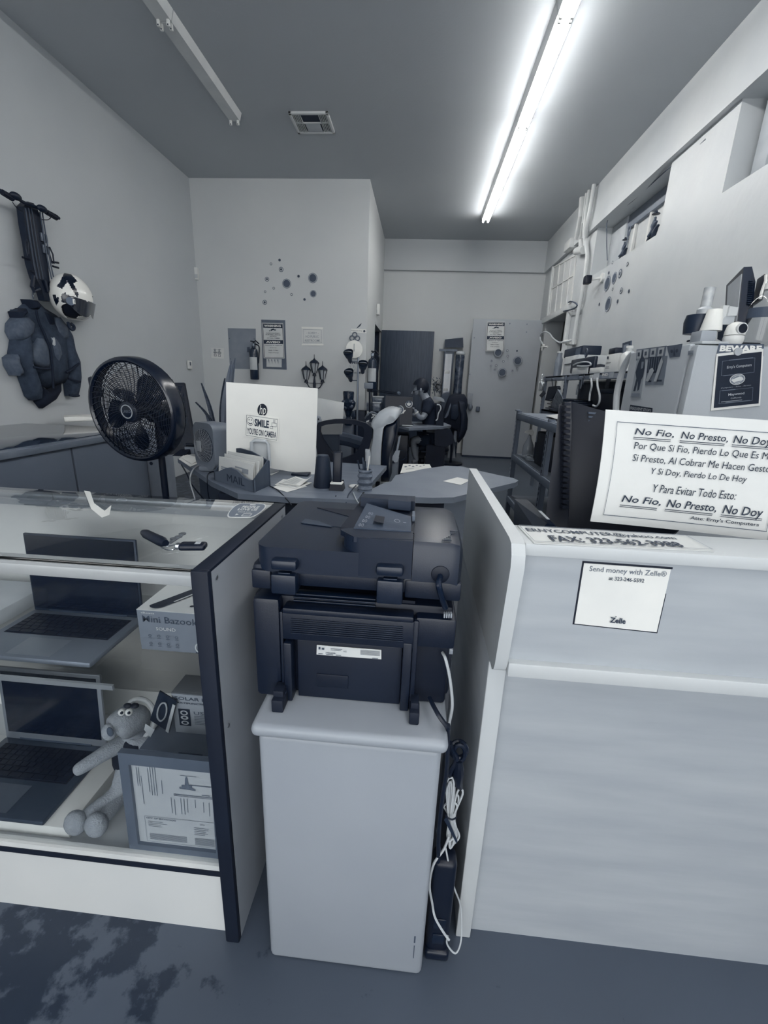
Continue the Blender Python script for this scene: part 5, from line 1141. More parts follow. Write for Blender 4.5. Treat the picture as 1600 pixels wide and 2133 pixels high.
# white screen behind: second white display, small figurine
q = [P(655, 905, Y=3.2), P(712, 905, Y=3.2), P(716, 839, Y=3.2), P(655, 828, Y=3.2)]
t = T('white_panel_display', 'pale upright panel standing behind the white monitor', 'display', (q[0]+q[1])/2)
B().slab(q, .02, NY).obj('panel', M(.84, .5), t, smooth=False)
B().slab([Vector((q[0].x+.02, 3.21, .0)), Vector((q[1].x-.02, 3.21, .0)), q[1]+Vector((-.02, .01, .01)), q[0]+Vector((.02, .01, .01))], .015, NY).obj('support', M(.4, .5), t)
c = P(663, 875, Y=3.15); B().lathe([(.022, -.03), (.026, 0), (.018, .025), (0, .032)], 16, c).obj('figurine', M(.6, .5)); o = bpy.data.objects['figurine']; tag(o, 'small pale domed figurine with two dark eyes by the monitor edge', 'figurine')
for s in (-1, 1): B().ball(c+Vector((s*.008, -.024, .008)), (.005, .004, .008), n=8).obj('eye', BLKM, o)
o.location += Vector((0, 0, 0))
# ---------------------------------------------------------------- chairs
def c7(x, y): return (760+x*.15, 760+y*.15)          # enlarged view of the man and chair
def m7(x, y, Y): return P(*c7(x, y), Y=Y)
def cM(x, y): return (640+x*.2875, 830+y*.2875)
t = T('office_chair', 'black mesh-back office chair facing the white monitor', 'chair', (-.5, 3.2, 0))
outer = [(78, 175), (130, 160), (200, 150), (275, 149), (350, 156), (430, 180), (468, 215), (470, 270), (455, 330), (435, 400), (405, 455), (340, 480), (290, 470), (215, 470), (130, 440), (75, 420), (62, 330), (60, 220)]
inner = [(95, 205), (140, 190), (200, 183), (275, 182), (345, 190), (400, 205), (412, 225), (412, 260), (400, 310), (370, 370), (335, 405), (300, 418), (260, 432), (222, 440), (200, 420), (150, 350), (110, 290), (92, 240)]
def mp(x, y, Y=3.1): 
    px, py = cM(x, y); return P(px, py, Y=Y+.05*((x-265)/200)**2*-1)
b = B(); o_ = [b.bm.verts.new(mp(*p_)) for p_ in outer]; i_ = [b.bm.verts.new(mp(*p_)) for p_ in inner]
o2 = [b.bm.verts.new(mp(*p_)+Vector((0, .035, 0))) for p_ in outer]; i2 = [b.bm.verts.new(mp(*p_)+Vector((0, .035, 0))) for p_ in inner]
k = len(outer)
for a in range(k):
    c_ = (a+1) % k
    b.bm.faces.new((o_[a], o_[c_], i_[c_], i_[a])); b.bm.faces.new((o2[a], i2[a], i2[c_], o2[c_])); b.bm.faces.new((o_[a], o2[a], o2[c_], o_[c_])); b.bm.faces.new((i_[a], i_[c_], i2[c_], i2[a]))
b.obj('back_frame', BLKM, t, ang=50)
mesh = bpy.data.materials.new('chair_mesh'); mesh.use_nodes = True; nt = mesh.node_tree; nt.nodes.clear()
o1 = nt.nodes.new('ShaderNodeOutputMaterial'); mx = nt.nodes.new('ShaderNodeMixShader'); tr = nt.nodes.new('ShaderNodeBsdfTransparent'); df = nt.nodes.new('ShaderNodeBsdfDiffuse')
df.inputs[0].default_value = (*tone(.08), 1); tc = nt.nodes.new('ShaderNodeTexCoord'); ck = nt.nodes.new('ShaderNodeTexChecker'); ck.inputs['Scale'].default_value = 400
nt.links.new(tc.outputs['Object'], ck.inputs[0]); mr = nt.nodes.new('ShaderNodeMapRange'); mr.inputs[3].default_value = .2; mr.inputs[4].default_value = .62; nt.links.new(ck.outputs['Fac'], mr.inputs[0])
nt.links.new(mr.outputs[0], mx.inputs[0]); nt.links.new(tr.outputs[0], mx.inputs[1]); nt.links.new(df.outputs[0], mx.inputs[2]); nt.links.new(mx.outputs[0], o1.inputs[0])
ic = [mp(*p_)+Vector((0, .02, 0)) for p_ in inner]; b = B(); b.bm.faces.new([b.bm.verts.new(v) for v in ic]); b.obj('back_mesh', mesh, t, smooth=False)
B().box(-.78, 3.0, .43, -.40, 3.5, .51, .03).obj('seat', BLKM, t)
B().hull([mp(215, 440, 3.12), mp(330, 440, 3.12), mp(215, 700, 3.2), mp(330, 700, 3.2), mp(250, 440, 3.18), mp(300, 440, 3.18), mp(250, 700, 3.3), mp(300, 700, 3.3)]).obj('lumbar_support', BLK, t)
B().cyl((-.58, 3.25, .08), (-.58, 3.25, .44), .03).obj('gas_lift', BLK, t)
for k in range(5):
    a = k*2*math.pi/5; l = B().tube([(-.58, 3.25, .11), (-.58+.22*math.cos(a), 3.25+.22*math.sin(a), .07)], [.028, .018], 8).obj('base_leg', BLK, t)
    B().ball((-.58+.22*math.cos(a), 3.25+.22*math.sin(a), .03), (.02, .03, .03), n=10).obj('caster', BLK, l)
for s in (-.26, .26): B().box(-.54+s-.03, 3.02, .66, -.54+s+.03, 3.3, .70, .012).box(-.54+s-.015, 3.14, .47, -.54+s+.015, 3.18, .67).obj('armrest', BLKM, t)
# grey slipcover cushion seen through the mesh
B().tube(bez([mp(100, 330, 3.35), mp(200, 290, 3.35), mp(300, 300, 3.35), mp(400, 330, 3.35)]), .05, 10).obj('seat_cushion', M(.34, .9)) 
tag(bpy.data.objects['seat_cushion'], 'grey rounded cushion seen through the black mesh chair back', 'cushion')
# second chair: pale leather, side on
t = T('executive_chair', 'pale leather high-back chair turned side-on with black back shell', 'chair', (-.28, 3.5, 0))
LE = M(.68, .4, .03, 5, name='pale_leather', spec=.5)
lead = [(75, 830), (100, 760), (150, 700), (200, 650), (270, 618), (340, 612), (400, 622), (450, 645), (472, 680), (465, 730), (430, 765), (380, 780), (320, 800), (280, 830), (258, 880), (245, 980), (232, 1100), (222, 1250), (215, 1400), (215, 1640), (60, 1640), (50, 1500), (58, 1350), (70, 1180), (98, 1020), (105, 900)]
def pillowY(pts, Y, d, r, rnd_=.03, fn=None):
    fn = fn or m7; b = B(); P_ = [fn(x, y, Y) for x, y in pts]; c = sum(P_, Vector())/len(P_); rings = []
    def ins(f, off): return [b.bm.verts.new(c+(p_-c)*f+Vector((0, off, 0))) for p_ in P_]
    prof = [(.80, 0), (.93, r*.25), (1, r), (1, d-r), (.93, d-r*.25), (.8, d)]
    b.skin([ins(*q_) for q_ in prof]); return b
pillowY(lead, 3.05, .46, .05).obj('padded_back', LE, t, ang=70)
dark = [(300, 822), (380, 790), (450, 762), (452, 850), (430, 980), (395, 1120), (355, 1250), (335, 1400), (330, 1640), (218, 1640), (222, 1300), (236, 1100), (250, 960), (265, 870)]
pillowY(dark, 3.07, .40, .04).obj('back_shell', M(.04, .3), t, ang=60)
pillowY([(0, 1180), (60, 1180), (80, 1250), (75, 1420), (120, 1560), (140, 1660), (-30, 1660), (-40, 1380), (0, 1330)], 3.02, .12, .03).obj('armrest', LE, t, ang=70)
B().box(-.37, 2.98, .40, .02, 3.5, .52, .05, 3).obj('seat', LE, t)
B().cyl((-.13, 3.3, .08), (-.13, 3.3, .42), .03).obj('gas_lift', BLK, t)
for k in range(5):
    a = .4+k*2*math.pi/5; l = B().tube([(-.13, 3.3, .11), (-.13+.22*math.cos(a), 3.3+.22*math.sin(a), .07)], [.028, .018], 8).obj('base_leg', BLK, t)
    B().ball((-.13+.22*math.cos(a), 3.3+.22*math.sin(a), .03), (.02, .03, .03), n=10).obj('caster', BLK, l)
# carton and white leaning papers right of the chair
t = T('open_carton', 'grey carton with a triangle mark standing behind the pale leather chair', 'box', (-.02, 4.0, 0))
q = [m7(330, 1640, 4.0), m7(430, 1640, 4.0), m7(470, 1190, 4.0), m7(345, 1240, 4.0)]
B().slab([Vector((q[0].x, 4.0, 0)), Vector((q[1].x, 4.0, 0)), m7(455, 1350, 4.0), m7(335, 1365, 4.0)], .3, NY).obj('carton_side', M(.5, .6), t, smooth=False)
fl = B().slab([m7(335, 1365, 3.995), m7(455, 1350, 3.995), m7(490, 1190, 4.05), m7(430, 1190, 4.05)], .008, NY).obj('flap', M(.55, .6), t, smooth=False)
B().slab([m7(368, 1368, 3.985), m7(420, 1368, 3.985), m7(392, 1325, 3.985)], .002, NY).obj('triangle_mark', M(.15, .6), t, smooth=False)
q = [m7(345, 1330, 4.4), m7(375, 1340, 4.4), m7(502, 975, 4.4), m7(470, 1000, 4.4)]
t = T('leaning_board', 'pale narrow board leaning between the leather chair and the back desk', 'board', q[0])
B().slab([q[0]+Vector((0, -.2, -.35)), q[1]+Vector((0, -.2, -.35)), q[2], q[3]], .015, NY).obj('board', M(.55, .6), t, smooth=False)
t = T('dotted_board', 'white printed sheet with grey dots lying behind the curved desk return', 'poster', m7(700, 1430, 3.2))
q = [Vector((v.x, v.y, .65)) for v in (P(834, 985, Z=.65), P(900, 976, Z=.65), P(895, 967, Z=.65), P(840, 966, Z=.65))]
B().slab(q, .004, uz).obj('sheet', M(.92, .7), t, smooth=False)
letters([('o', .12+.13*k, .62+.14*(k % 2), .045, .07) for k in range(6)]+[('#', .15, .3, .4, .34)], q, t, M(.45, .7), uz)
B().box(q[0].x+.02, q[0].y+.02, 0, q[2].x-.02, q[2].y-.02, .645).obj('support_box', M(.4, .6), t)

# ---------------------------------------------------------------- far work corner
t = T('work_desk', 'grey desk at the back where the man in dark shirt works', 'desk', (-.1, 6.1, 0))
B().slab([Vector((v.x, v.y, .745)) for v in (P(822, 885, Z=.745), P(852, 892, Z=.745), P(922, 889, Z=.745), P(940, 886, Z=.745), P(925, 880, Z=.745))]+[Vector((.2, 6.75, .745)), Vector((-.75, 6.75, .745)), Vector((-.75, 6.1, .745))], .03, uz).obj('desktop', M(.5, .5, .02, 5), t)
B().box(-.62, 6.15, 0, -.58, 6.7, .71).obj('desk_side', M(.1, .5), t)
B().box(.36, 6.3, 0, .40, 6.7, .71).obj('desk_side', M(.1, .5), t)
t = T('computer_tower', 'black computer tower standing under the back desk', 'computer', (-.2, 6.05, 0))
B().box(-.30, 5.95, .0, -.13, 6.4, .62, .01).obj('case', M(.04, .4), t)
c = P(842, 900, Y=5.94); B().tube([(-.22+.07*math.cos(a), 5.945, .35+.07*math.sin(a)) for a in [k*math.pi/10 for k in range(20)]], .004, 6, True).obj('fan_ring', M(.25, .3), t)
tag(B().box(-.12, 6.3, .0, .02, 6.6, .42, .01).obj('paper_box', M(.45, .7)), 'grey box on the floor between the tower and the man', 'box')
tag(B().box(.12, 6.72, 0.0, .36, 6.95, .2, .01).obj('storage_tub', M(.55, .5, .06, 20)), 'pale mottled tub on the floor under the right end of the back desk', 'box')
t = T('subwoofer_case', 'large black padded case under the right end of the back desk', 'case', (.3, 6.0, .3))
B().hull([m7(970, 900, 5.98), m7(1190, 890, 5.98), m7(1235, 1000, 5.98), m7(1225, 1090, 5.98), m7(1130, 1140, 5.98), m7(970, 1120, 5.98), m7(980, 900, 6.15), m7(1190, 900, 6.15), m7(1220, 1080, 6.15), m7(980, 1110, 6.15)]).obj('case_body', M(.04, .7), t)
B().box(.12, 5.99, .0, .38, 6.14, m7(1000, 1120, 6.05).z).obj('case_stand', M(.03, .7), t)
# laptop, open, back to us
lq = [m7(275, 790, 5.95), m7(655, 800, 5.97), m7(668, 450, 6.02), m7(290, 425, 6.0)]
t = T('laptop', 'black laptop with round stickers open on the back desk, its lid facing us', 'laptop', (-.2, 6.1, .745))
ln = (lq[1]-lq[0]).cross(lq[3]-lq[0]).normalized()
zl_ = .757; lq[0].z = zl_; lq[1].z = zl_
B().slab(lq, .01, ln).obj('lid', M(.05, .4), t, smooth=False)
B().slab([lq[0]+Vector((0, .0, -.002)), lq[1]+Vector((0, 0, -.002)), lq[1]+Vector((.02, .24, -.002)), lq[0]+Vector((.02, .24, -.002))], .009, uz).obj('base', M(.06, .4), t)
def on_lid(x, y): 
    px, py = c7(x, y); d = CR*(px-800)-CU*(py-1066.5)+CF*FPX; return CAM+d*((lq[0]-CAM).dot(ln)/d.dot(ln))
def lidsq(x0, y0, x1, y1): return [on_lid(x0, y1), on_lid(x1, y1), on_lid(x1, y0), on_lid(x0, y0)]
letters([('o', .5, .5, .5, .5)], lidsq(560, 485, 665, 595), t, M(.8, .6), ln, .002, 'round_sticker')
letters([('o', .5, .5, .42, .42)], lidsq(560, 485, 665, 595), t, M(.3, .6), ln, .003, 'sticker_field')
letters([('~', [(.5, .85), (.56, .6), (.7, .55), (.8, .65), (.75, .4), (.6, .25), (.5, .2), (.4, .25), (.25, .4), (.2, .65), (.3, .55), (.44, .6)])], lidsq(560, 485, 665, 595), t, M(.85, .6), ln, .004, 'sticker_mark')
letters([('o', .5, .5, .5, .5)], lidsq(418, 560, 545, 690), t, M(.72, .6), ln, .002, 'round_sticker')
letters([('O', .5, .5, .4, .4, .3), ('#', .3, .4, .7, .6)], lidsq(418, 560, 545, 690), t, M(.3, .6), ln, .003, 'sticker_mark')
letters([('~', [(.0, .0), (.3, .1), (.6, .5), (1, .9), (.8, 1), (.3, .8), (.05, .4)])], lidsq(525, 625, 570, 680), t, M(.9, .5), ln, .003, 'white_sticker')
letters([('#', 0, 0, 1, 1)], lidsq(318, 455, 372, 482), t, M(.75, .6), ln, .002, 'label')
# papers and tools on desk
tag(B().box(-.3, 5.87, .746, -.12, 5.94, .753, .002).obj('tablet', BLK), 'flat black tablet on the back desk in front of the laptop', 'tablet')
tag(B().box(-.22, 5.86, .756, -.08, 5.92, .762, .002).obj('paper_pad', M(.75, .7)), 'pale pad lying on the black tablet', 'notepad')
# microphone arm
t = T('boom_arm', 'thin black boom arm stand rising left of the back desk laptop', 'stand', m7(75, 800, 6.1))
B().cyl(m7(70, 790, 6.1), m7(68, 335, 6.1), .014, n=8).cyl(m7(100, 640, 6.1), m7(98, 345, 6.1), .008, n=8).obj('upright', BLK, t)
for dy in (0, 22): B().cyl(m7(75, 340+dy, 6.1), m7(450, 385+dy, 6.1), .006, n=6).obj('arm', BLK, t)
B().box(m7(0, 0, 6.1).x+.0, 6.08, m7(0, 330, 6.1).z, m7(120, 0, 6.1).x, 6.14, m7(0, 245, 6.1).z, .01).obj('grey_box', M(.5, .5), t)
B().ball(m7(470, 400, 6.1), (.03, .03, .03)).obj('microphone', M(.3, .5), t)
# clear plastic bins
for x0, y0, x1, y1, Y, lb in ((20, 520, 215, 640, 6.2, 'lower clear plastic bin left of the back laptop'), (90, 440, 245, 520, 6.2, 'upper clear plastic bin left of the back laptop')):
    t = T('plastic_bin', lb, 'bin', m7(x0, y1, Y))
    a, c_ = m7(x0, y1, Y), m7(x1, y0, Y); B().box(a.x, Y, a.z, c_.x, Y+.2, c_.z-.01, .01).obj('bin_body', M(.42, .2, .08, 25), t); B().box(a.x-.008, Y-.008, c_.z-.016, c_.x+.008, Y+.208, c_.z, .004).obj('rim', M(.75, .3), t)
a = m7(20, 640, 6.2); tag(B().box(-.93, 6.19, .0, -.76, 6.42, a.z-.002, .01).obj('side_cabinet', M(.1, .6)), 'dark low cabinet under the clear plastic bins', 'cabinet')
cable('tangled_cable', 'grey cable looped on the clutter left of the leather chair', [m7(5, 740, 6.0), m7(30, 700, 5.95), m7(70, 665, 5.95), m7(120, 660, 5.95), m7(165, 685, 5.98)], .012, M(.5, .5))
t = T('desk_clutter', 'small pile of dark tools with a white tag beside the leather chair top', 'tools', m7(60, 760, 5.98))
B().hull([m7(0, 800, 5.97), m7(110, 790, 5.97), m7(200, 700, 6.0), m7(190, 640, 6.05), m7(60, 690, 6.02), m7(0, 740, 6.0), m7(20, 790, 6.1), m7(180, 690, 6.1)]).obj('tool_pouch', M(.1, .6), t)
for p0, p1 in (((20, 800), (60, 775)), ((90, 745), (130, 715)), ((100, 700), (150, 700))): B().slab([m7(p0[0], p0[1], 5.95), m7(p1[0], p1[1]+12, 5.95), m7(p1[0], p1[1]-12, 5.95), m7(p0[0], p0[1]-20, 5.95)], .01, NY).obj('tag', M(.8, .5), t)

# ---------------------------------------------------------------- the seated man
SKIN = M(.55, .5, .02, 30, name='skin'); HAIR = M(.07, .6, .02, 80, name='hair'); SHIRT = M(.1, .85, .015, 20, name='dark_shirt', bump=.2); SHORT = M(.14, .85)
man = T('person', 'man in a dark T-shirt and glasses, seated at the back desk looking down leftwards', 'person', (.2, 6.45, .0))
jt = [(m7(905, 1010, 6.42), .115), (m7(925, 850, 6.42), .12), (m7(910, 660, 6.42), .125), (m7(885, 520, 6.42), .11), (m7(845, 455, 6.42), .06), (m7(805, 395, 6.41), .058), (m7(765, 320, 6.40), .092), (m7(715, 345, 6.38), .06), (m7(712, 425, 6.37), .036),
      # near (left) arm
      (m7(880, 555, 6.27), .062), (m7(850, 650, 6.2), .052), (m7(800, 745, 6.14), .044), (m7(745, 715, 6.1), .036), (m7(705, 650, 6.08), .027), (m7(690, 615, 6.08), .024),
      # far arm
      (m7(870, 555, 6.56), .062), (m7(800, 700, 6.62), .045), (m7(720, 700, 6.5), .034), (m7(665, 690, 6.42), .026),
      # legs
      (m7(880, 1060, 6.33), .09), (m7(660, 1040, 6.32), .068), (m7(700, 1250, 6.30), .046), (m7(720, 1330, 6.3), .035), (m7(650, 1350, 6.28), .032),
      (m7(880, 1060, 6.52), .09), (m7(640, 1040, 6.55), .068), (m7(680, 1240, 6.56), .046), (m7(700, 1330, 6.56), .035), (m7(640, 1350, 6.54), .032)]
ed = [(0, 1), (1, 2), (2, 3), (3, 4), (4, 5), (5, 6), (6, 7), (7, 8), (3, 9), (9, 10), (10, 11), (11, 12), (12, 13), (13, 14), (3, 15), (15, 16), (16, 17), (17, 18), (0, 19), (19, 20), (20, 21), (21, 22), (22, 23), (0, 24), (24, 25), (25, 26), (26, 27), (27, 28)]
skinned('body', jt, ed, SKIN, man)
# clothing over the body
jt = [(m7(905, 1010, 6.42), .13), (m7(925, 850, 6.42), .138), (m7(910, 660, 6.42), .142), (m7(885, 530, 6.42), .125), (m7(850, 475, 6.42), .07), (m7(880, 555, 6.26), .078), (m7(850, 655, 6.19), .07), (m7(835, 690, 6.17), .066), (m7(870, 555, 6.57), .078), (m7(825, 665, 6.61), .066)]
skinned('t_shirt', jt, [(0, 1), (1, 2), (2, 3), (3, 4), (3, 5), (5, 6), (6, 7), (3, 8), (8, 9)], SHIRT, man)
jt = [(m7(900, 1040, 6.42), .14), (m7(860, 1060, 6.33), .10), (m7(690, 1045, 6.32), .085), (m7(860, 1060, 6.52), .10), (m7(680, 1045, 6.55), .085)]
skinned('trousers', jt, [(0, 1), (1, 2), (0, 3), (3, 4)], SHORT, man)
hc_ = m7(765, 315, 6.40)
b = B(); b.ball(hc_+Vector((.015, 0, .012)), (.115, .095, .118), n=24)
kill = [f for f in b.bm.faces if (lambda c: (c.z < -.03 and c.x < .06) or (c.x < -.035 and c.z < .045) or c.z < -.075)(f.calc_center_median()-hc_)]
bmesh.ops.delete(b.bm, geom=kill, context='FACES'); bmesh.ops.solidify(b.bm, geom=b.bm.faces[:], thickness=.008); b.obj('hair', HAIR, man)
B().hull([hc_+Vector(v) for v in ((-.05, -.05, .09), (-.08, -.03, .08), (-.08, .03, .08), (-.05, .05, .09), (-.09, 0, .06), (-.0, 0, .12), (-.075, -.05, .055), (-.075, .05, .055))]).obj('fringe_hair', HAIR, man)
e_ = m7(775, 350, 6.30); B().ball(m7(778, 350, 6.305), (.017, .01, .03), n=10).obj('ear', SKIN, man)
B().hull([m7(662, 362, 6.38), m7(640, 400, 6.38), m7(660, 405, 6.38), m7(680, 360, 6.355), m7(680, 400, 6.355), m7(680, 360, 6.405), m7(680, 400, 6.405)]).obj('nose', SKIN, man)
B().tube([m7(672, 428, 6.35), m7(665, 430, 6.37), m7(672, 428, 6.39)], .006, 6).obj('mouth', M(.36, .6), man)
for dy in (-.05, .02): B().ball(m7(682, 372, 6.38+dy), (.008, .011, .007), n=8).obj('eye', BLK, man)
g = B()
for dy in (-.045, .025): g.tube([m7(672, 378, 6.375+dy)+Vector((0, .022*math.cos(a), .018*math.sin(a))) for a in [k*math.pi/8 for k in range(16)]], .003, 5, True)
g.cyl(m7(672, 372, 6.31), m7(775, 335, 6.30), .003, n=5).cyl(m7(672, 372, 6.42), m7(775, 335, 6.50), .003, n=5); g.obj('glasses', BLK, man)
for hx, hy_, Yh, sg in ((690, 612, 6.08, -1), (662, 690, 6.42, 1)):
    w0 = m7(hx, hy_, Yh)
    for k in range(4):
        d = Vector((-.012-.004*k, sg*(-.03+.02*k), .0)); ln_ = (.06, .07, .066, .052)[k]
        skinned('finger', [(w0+Vector((.0, sg*(-.022+.015*k)*-1, .006)), .010), (w0+Vector((-ln_*.5, sg*(-.024+.016*k)*-1, .012)), .009), (w0+Vector((-ln_*.85, sg*(-.024+.016*k)*-1, -.004)), .0085), (w0+Vector((-ln_*.95, sg*(-.022+.015*k)*-1, -.022)), .007)], [(0, 1), (1, 2), (2, 3)], SKIN, man, sub=1)
    skinned('thumb', [(w0+Vector((.005, .02, -.008)), .011), (w0+Vector((-.02, .035, -.014)), .010), (w0+Vector((-.042, .032, -.02)), .008)], [(0, 1), (1, 2)], SKIN, man, sub=1)
B().lathe([(.034, -.01), (.037, 0), (.034, .01)], 14, m7(712, 662, 6.085), m7(690, 615, 6.08)-m7(740, 710, 6.1), cap=False).obj('wrist_watch', M(.85, .3), man)
for Yh in (6.28, 6.54):
    a = m7(660, 1350, Yh); B().hull([Vector((a.x+dx, Yh+dy, z_)) for dx, dy, z_ in ((-.16, -.03, .0), (-.16, .03, 0), (.1, -.045, 0), (.1, .045, 0), (-.17, 0, .04), (.09, -.035, .10), (.09, .035, .10), (-.05, -.04, .07), (-.05, .04, .07))]).obj('shoe', BLKM, man)
t = T('task_chair', 'dark chair behind the seated man\'s back, a white cable beside it', 'chair', (.38, 6.45, 0))
B().slab([m7(985, 860, 6.25), m7(1095, 860, 6.25), m7(1090, 600, 6.25), m7(1060, 545, 6.25), m7(990, 540, 6.25)], .42, NY).obj('backrest', M(.07, .7), t)
B().box(.02, 6.22, .38, .45, 6.64, .44, .03).obj('seat', M(.05, .8), t)
B().cyl((.25, 6.43, .08), (.25, 6.43, .4), .03).obj('gas_lift', BLK, t)
for k in range(5):
    a = .2+k*2*math.pi/5; B().tube([(.25, 6.43, .1), (.25+.26*math.cos(a), 6.43+.26*math.sin(a), .035)], [.026, .02], 8).obj('base_leg', BLK, t)
cable('hanging_cable', 'white cable curving down behind the seated man', [m7(1000, 550, 6.2), m7(1040, 560, 6.2), m7(1055, 610, 6.2), m7(1020, 680, 6.2), m7(1010, 750, 6.2), m7(985, 775, 6.2)], .009, WCB)
t = T('desk_organizer', 'grey shelf unit with a round light top behind the man\'s shoulder', 'shelf', m7(1010, 560, 6.9))
B().box(m7(960, 0, 6.9).x, 6.9, 0, m7(1100, 0, 6.9).x, 7.1, m7(0, 500, 6.9).z, .02).obj('shelf_body', M(.35, .5), t)
B().slab([m7(950, 480, 6.85), m7(1110, 520, 6.85), m7(1100, 480, 6.85), m7(1060, 450, 6.85), m7(950, 440, 6.85)], .05, NY).obj('light_top', M(.6, .5), t)
# bag on the floor
t = T('duffel_bag', 'black duffel bag with buckles on the floor behind the desk return', 'bag', (.1, 7.0, 0))
c = P(885, 958, Z=.12)
B().hull([c+Vector(v) for v in ((-.24, -.1, -.12), (.2, -.1, -.12), (-.24, .12, -.12), (.2, .12, -.12), (-.22, -.08, .02), (.18, -.09, .08), (-.1, 0, .12), (.14, .05, .12), (-.2, .1, .06), (.22, 0, 0))]).obj('bag_body', M(.08, .7), t, ang=25)
B().tube(bez([c+Vector((-.1, -.05, .1)), c+Vector((-.06, -.05, .17)), c+Vector((.04, -.05, .17)), c+Vector((.08, -.05, .1))]), .01, 6).obj('bag_handle', BLK, t)
for dx in (-.04, .1): B().box(c.x+dx-.02, c.y-.115, c.z-.02, c.x+dx+.02, c.y-.1, c.z+.02, .003).obj('buckle', M(.4, .3), t)
tag(B().box(-.28, 6.95, 0, -.02, 7.3, .2, .03).obj('soft_case', M(.07, .7)), 'low dark soft case on the floor left of the duffel bag', 'bag')

# coats on a stand
t = T('coat_rack', 'dark jackets hanging on a stand between the back desk and steel door', 'coats', (.6, 7.5, 0))
co = [(1180, 430), (1240, 400), (1320, 400), (1390, 410), (1430, 480), (1440, 560), (1420, 640), (1440, 760), (1430, 900), (1390, 1000), (1310, 1095), (1280, 1060), (1290, 930), (1240, 920), (1190, 880), (1100, 860), (1060, 830), (1050, 760), (1100, 640), (1140, 520)]
def m7f(x, y, Y): return m7(x, y, Y)
pillowY(co, 7.3, .22, .08).obj('jacket_pile', M(.05, .75, .02, 8, bump=.5, bscale=14), t, ang=80)
pillowY([(1200, 560), (1290, 540), (1310, 700), (1270, 780), (1190, 760)], 7.26, .1, .04).obj('jacket_sleeve', M(.14, .7, .03, 10), t, ang=80)
pillowY([(1310, 500), (1390, 520), (1410, 640), (1400, 900), (1330, 1040), (1290, 1060), (1330, 860), (1330, 680)], 7.25, .1, .04).obj('jacket_sleeve', M(.08, .6, .03, 10), t, ang=80)
pillowY([(1150, 640), (1190, 530), (1200, 560), (1160, 700), (1130, 740), (1105, 740)], 7.27, .03, .01).obj('shirt_panel', M(.42, .7), t)
B().cyl((m7(1300, 0, 7.45).x, 7.45, 0), (m7(1300, 0, 7.45).x, 7.45, m7(0, 400, 7.45).z), .02, n=10).obj('rack_pole', BLK, t)
B().cyl((m7(1300, 0, 7.45).x, 7.45, 0), (m7(1300, 0, 7.45).x, 7.45, .03), .2, n=20).obj('rack_base', BLK, t)
pillowY([(1240, 920), (1285, 900), (1280, 1080), (1250, 1080), (1230, 1000)], 7.35, .05, .02).obj('hanging_cloth', M(.5, .8), t)
tag(B().ball(m7(1465, 590, 8.325), (.045, .045, .06)).obj('helmet_pad', M(.45, .5)), 'small rounded grey pad hanging at the steel door\'s left edge', 'pad')
bpy.data.objects['helmet_pad'].location = (0, 0, 0)
# tall cabinet & wrapped roll against far wall
def f3(x, y, Y): return P(760+x*.2375, 560+y*.2375, Y=Y)  # enlarged view of the far wall
t = T('tall_cabinet', 'tall narrow grey cabinet with glass doors against the far wall', 'cabinet', (.52, 8.6, 0))
a, c_ = f3(700, 715, 8.5), f3(840, 0, 8.5)
B().box(a.x, 8.5, 0, c_.x, 8.79, a.z).obj('carcass', M(.42, .5), t)
B().box(a.x+.02, 8.492, .2, c_.x-.03, 8.5, a.z-.06).obj('glass_door', M(.4, .08, .02, spec=.8), t)
for y0, y1 in ((862, 892), (1020, 1040)): B().box(a.x+.03, 8.486, f3(0, y1, 8.49).z, c_.x-.06, 8.492, f3(0, y0, 8.49).z, .003).obj('reflection_bar', M(.8, .3), t)  # pale bars painted as bright reflections in the glass door
for s in (0, 1): B().box(a.x if s == 0 else c_.x-.03, 8.485, .0, a.x+.02 if s == 0 else c_.x, 8.5, a.z).obj('door_stile', M(.3, .5), t)
t = T('storage_box', 'dark open storage box on top of the tall narrow cabinet', 'box', f3(780, 700, 8.5))
B().hull([f3(700, 690, 8.5), f3(865, 690, 8.5), f3(862, 603, 8.55), f3(705, 620, 8.55), f3(700, 690, 8.75), f3(865, 690, 8.75), f3(862, 603, 8.75), f3(705, 618, 8.75)]).obj('box_body', M(.2, .6), t)
B().box(f3(700, 0, 8.48).x, 8.48, f3(0, 700, 8.48).z, f3(868, 0, 8.48).x, 8.5, f3(0, 680, 8.48).z).obj('front_edge', M(.4, .5), t)
t = T('wrapped_roll', 'tall plastic-wrapped dark roll leaning beside the steel door', 'roll', (.8, 8.3, 0))
a, c_, top = f3(848, 0, 8.3), f3(925, 0, 8.3), f3(0, 700, 8.3).z
b = B().lathe([(0, 0), (.075, 0), (.08, .3), (.072, .6), (.082, 1.0), (.074, 1.4), (.08, 1.8), (.06, top-.03), (0, top)], 20, ((a.x+c_.x)/2+.02, 8.25, 0)); b.obj('wrapped_body', M(.24, .15, .12, 14, bump=.8, bscale=18, name='plastic_wrap'), t, ang=80)
B().lathe([(.06, top-.08), (.085, top-.04), (.07, top), (0, top+.01)], 16, ((a.x+c_.x)/2+.02, 8.25, 0), cap=False).obj('top_wrap', M(.7, .2), t)
for k in range(3): B().hull([Vector((a.x+.0+.05*k, 8.12, 0)), Vector((a.x+.05+.05*k, 8.12, 0)), Vector((a.x+.02+.04*k, 8.14, .45-.08*k)), Vector((a.x+.0+.05*k, 8.2, 0)), Vector((a.x+.05+.05*k, 8.2, .0))]).obj('wrap_fold', M(.6, .2), t)
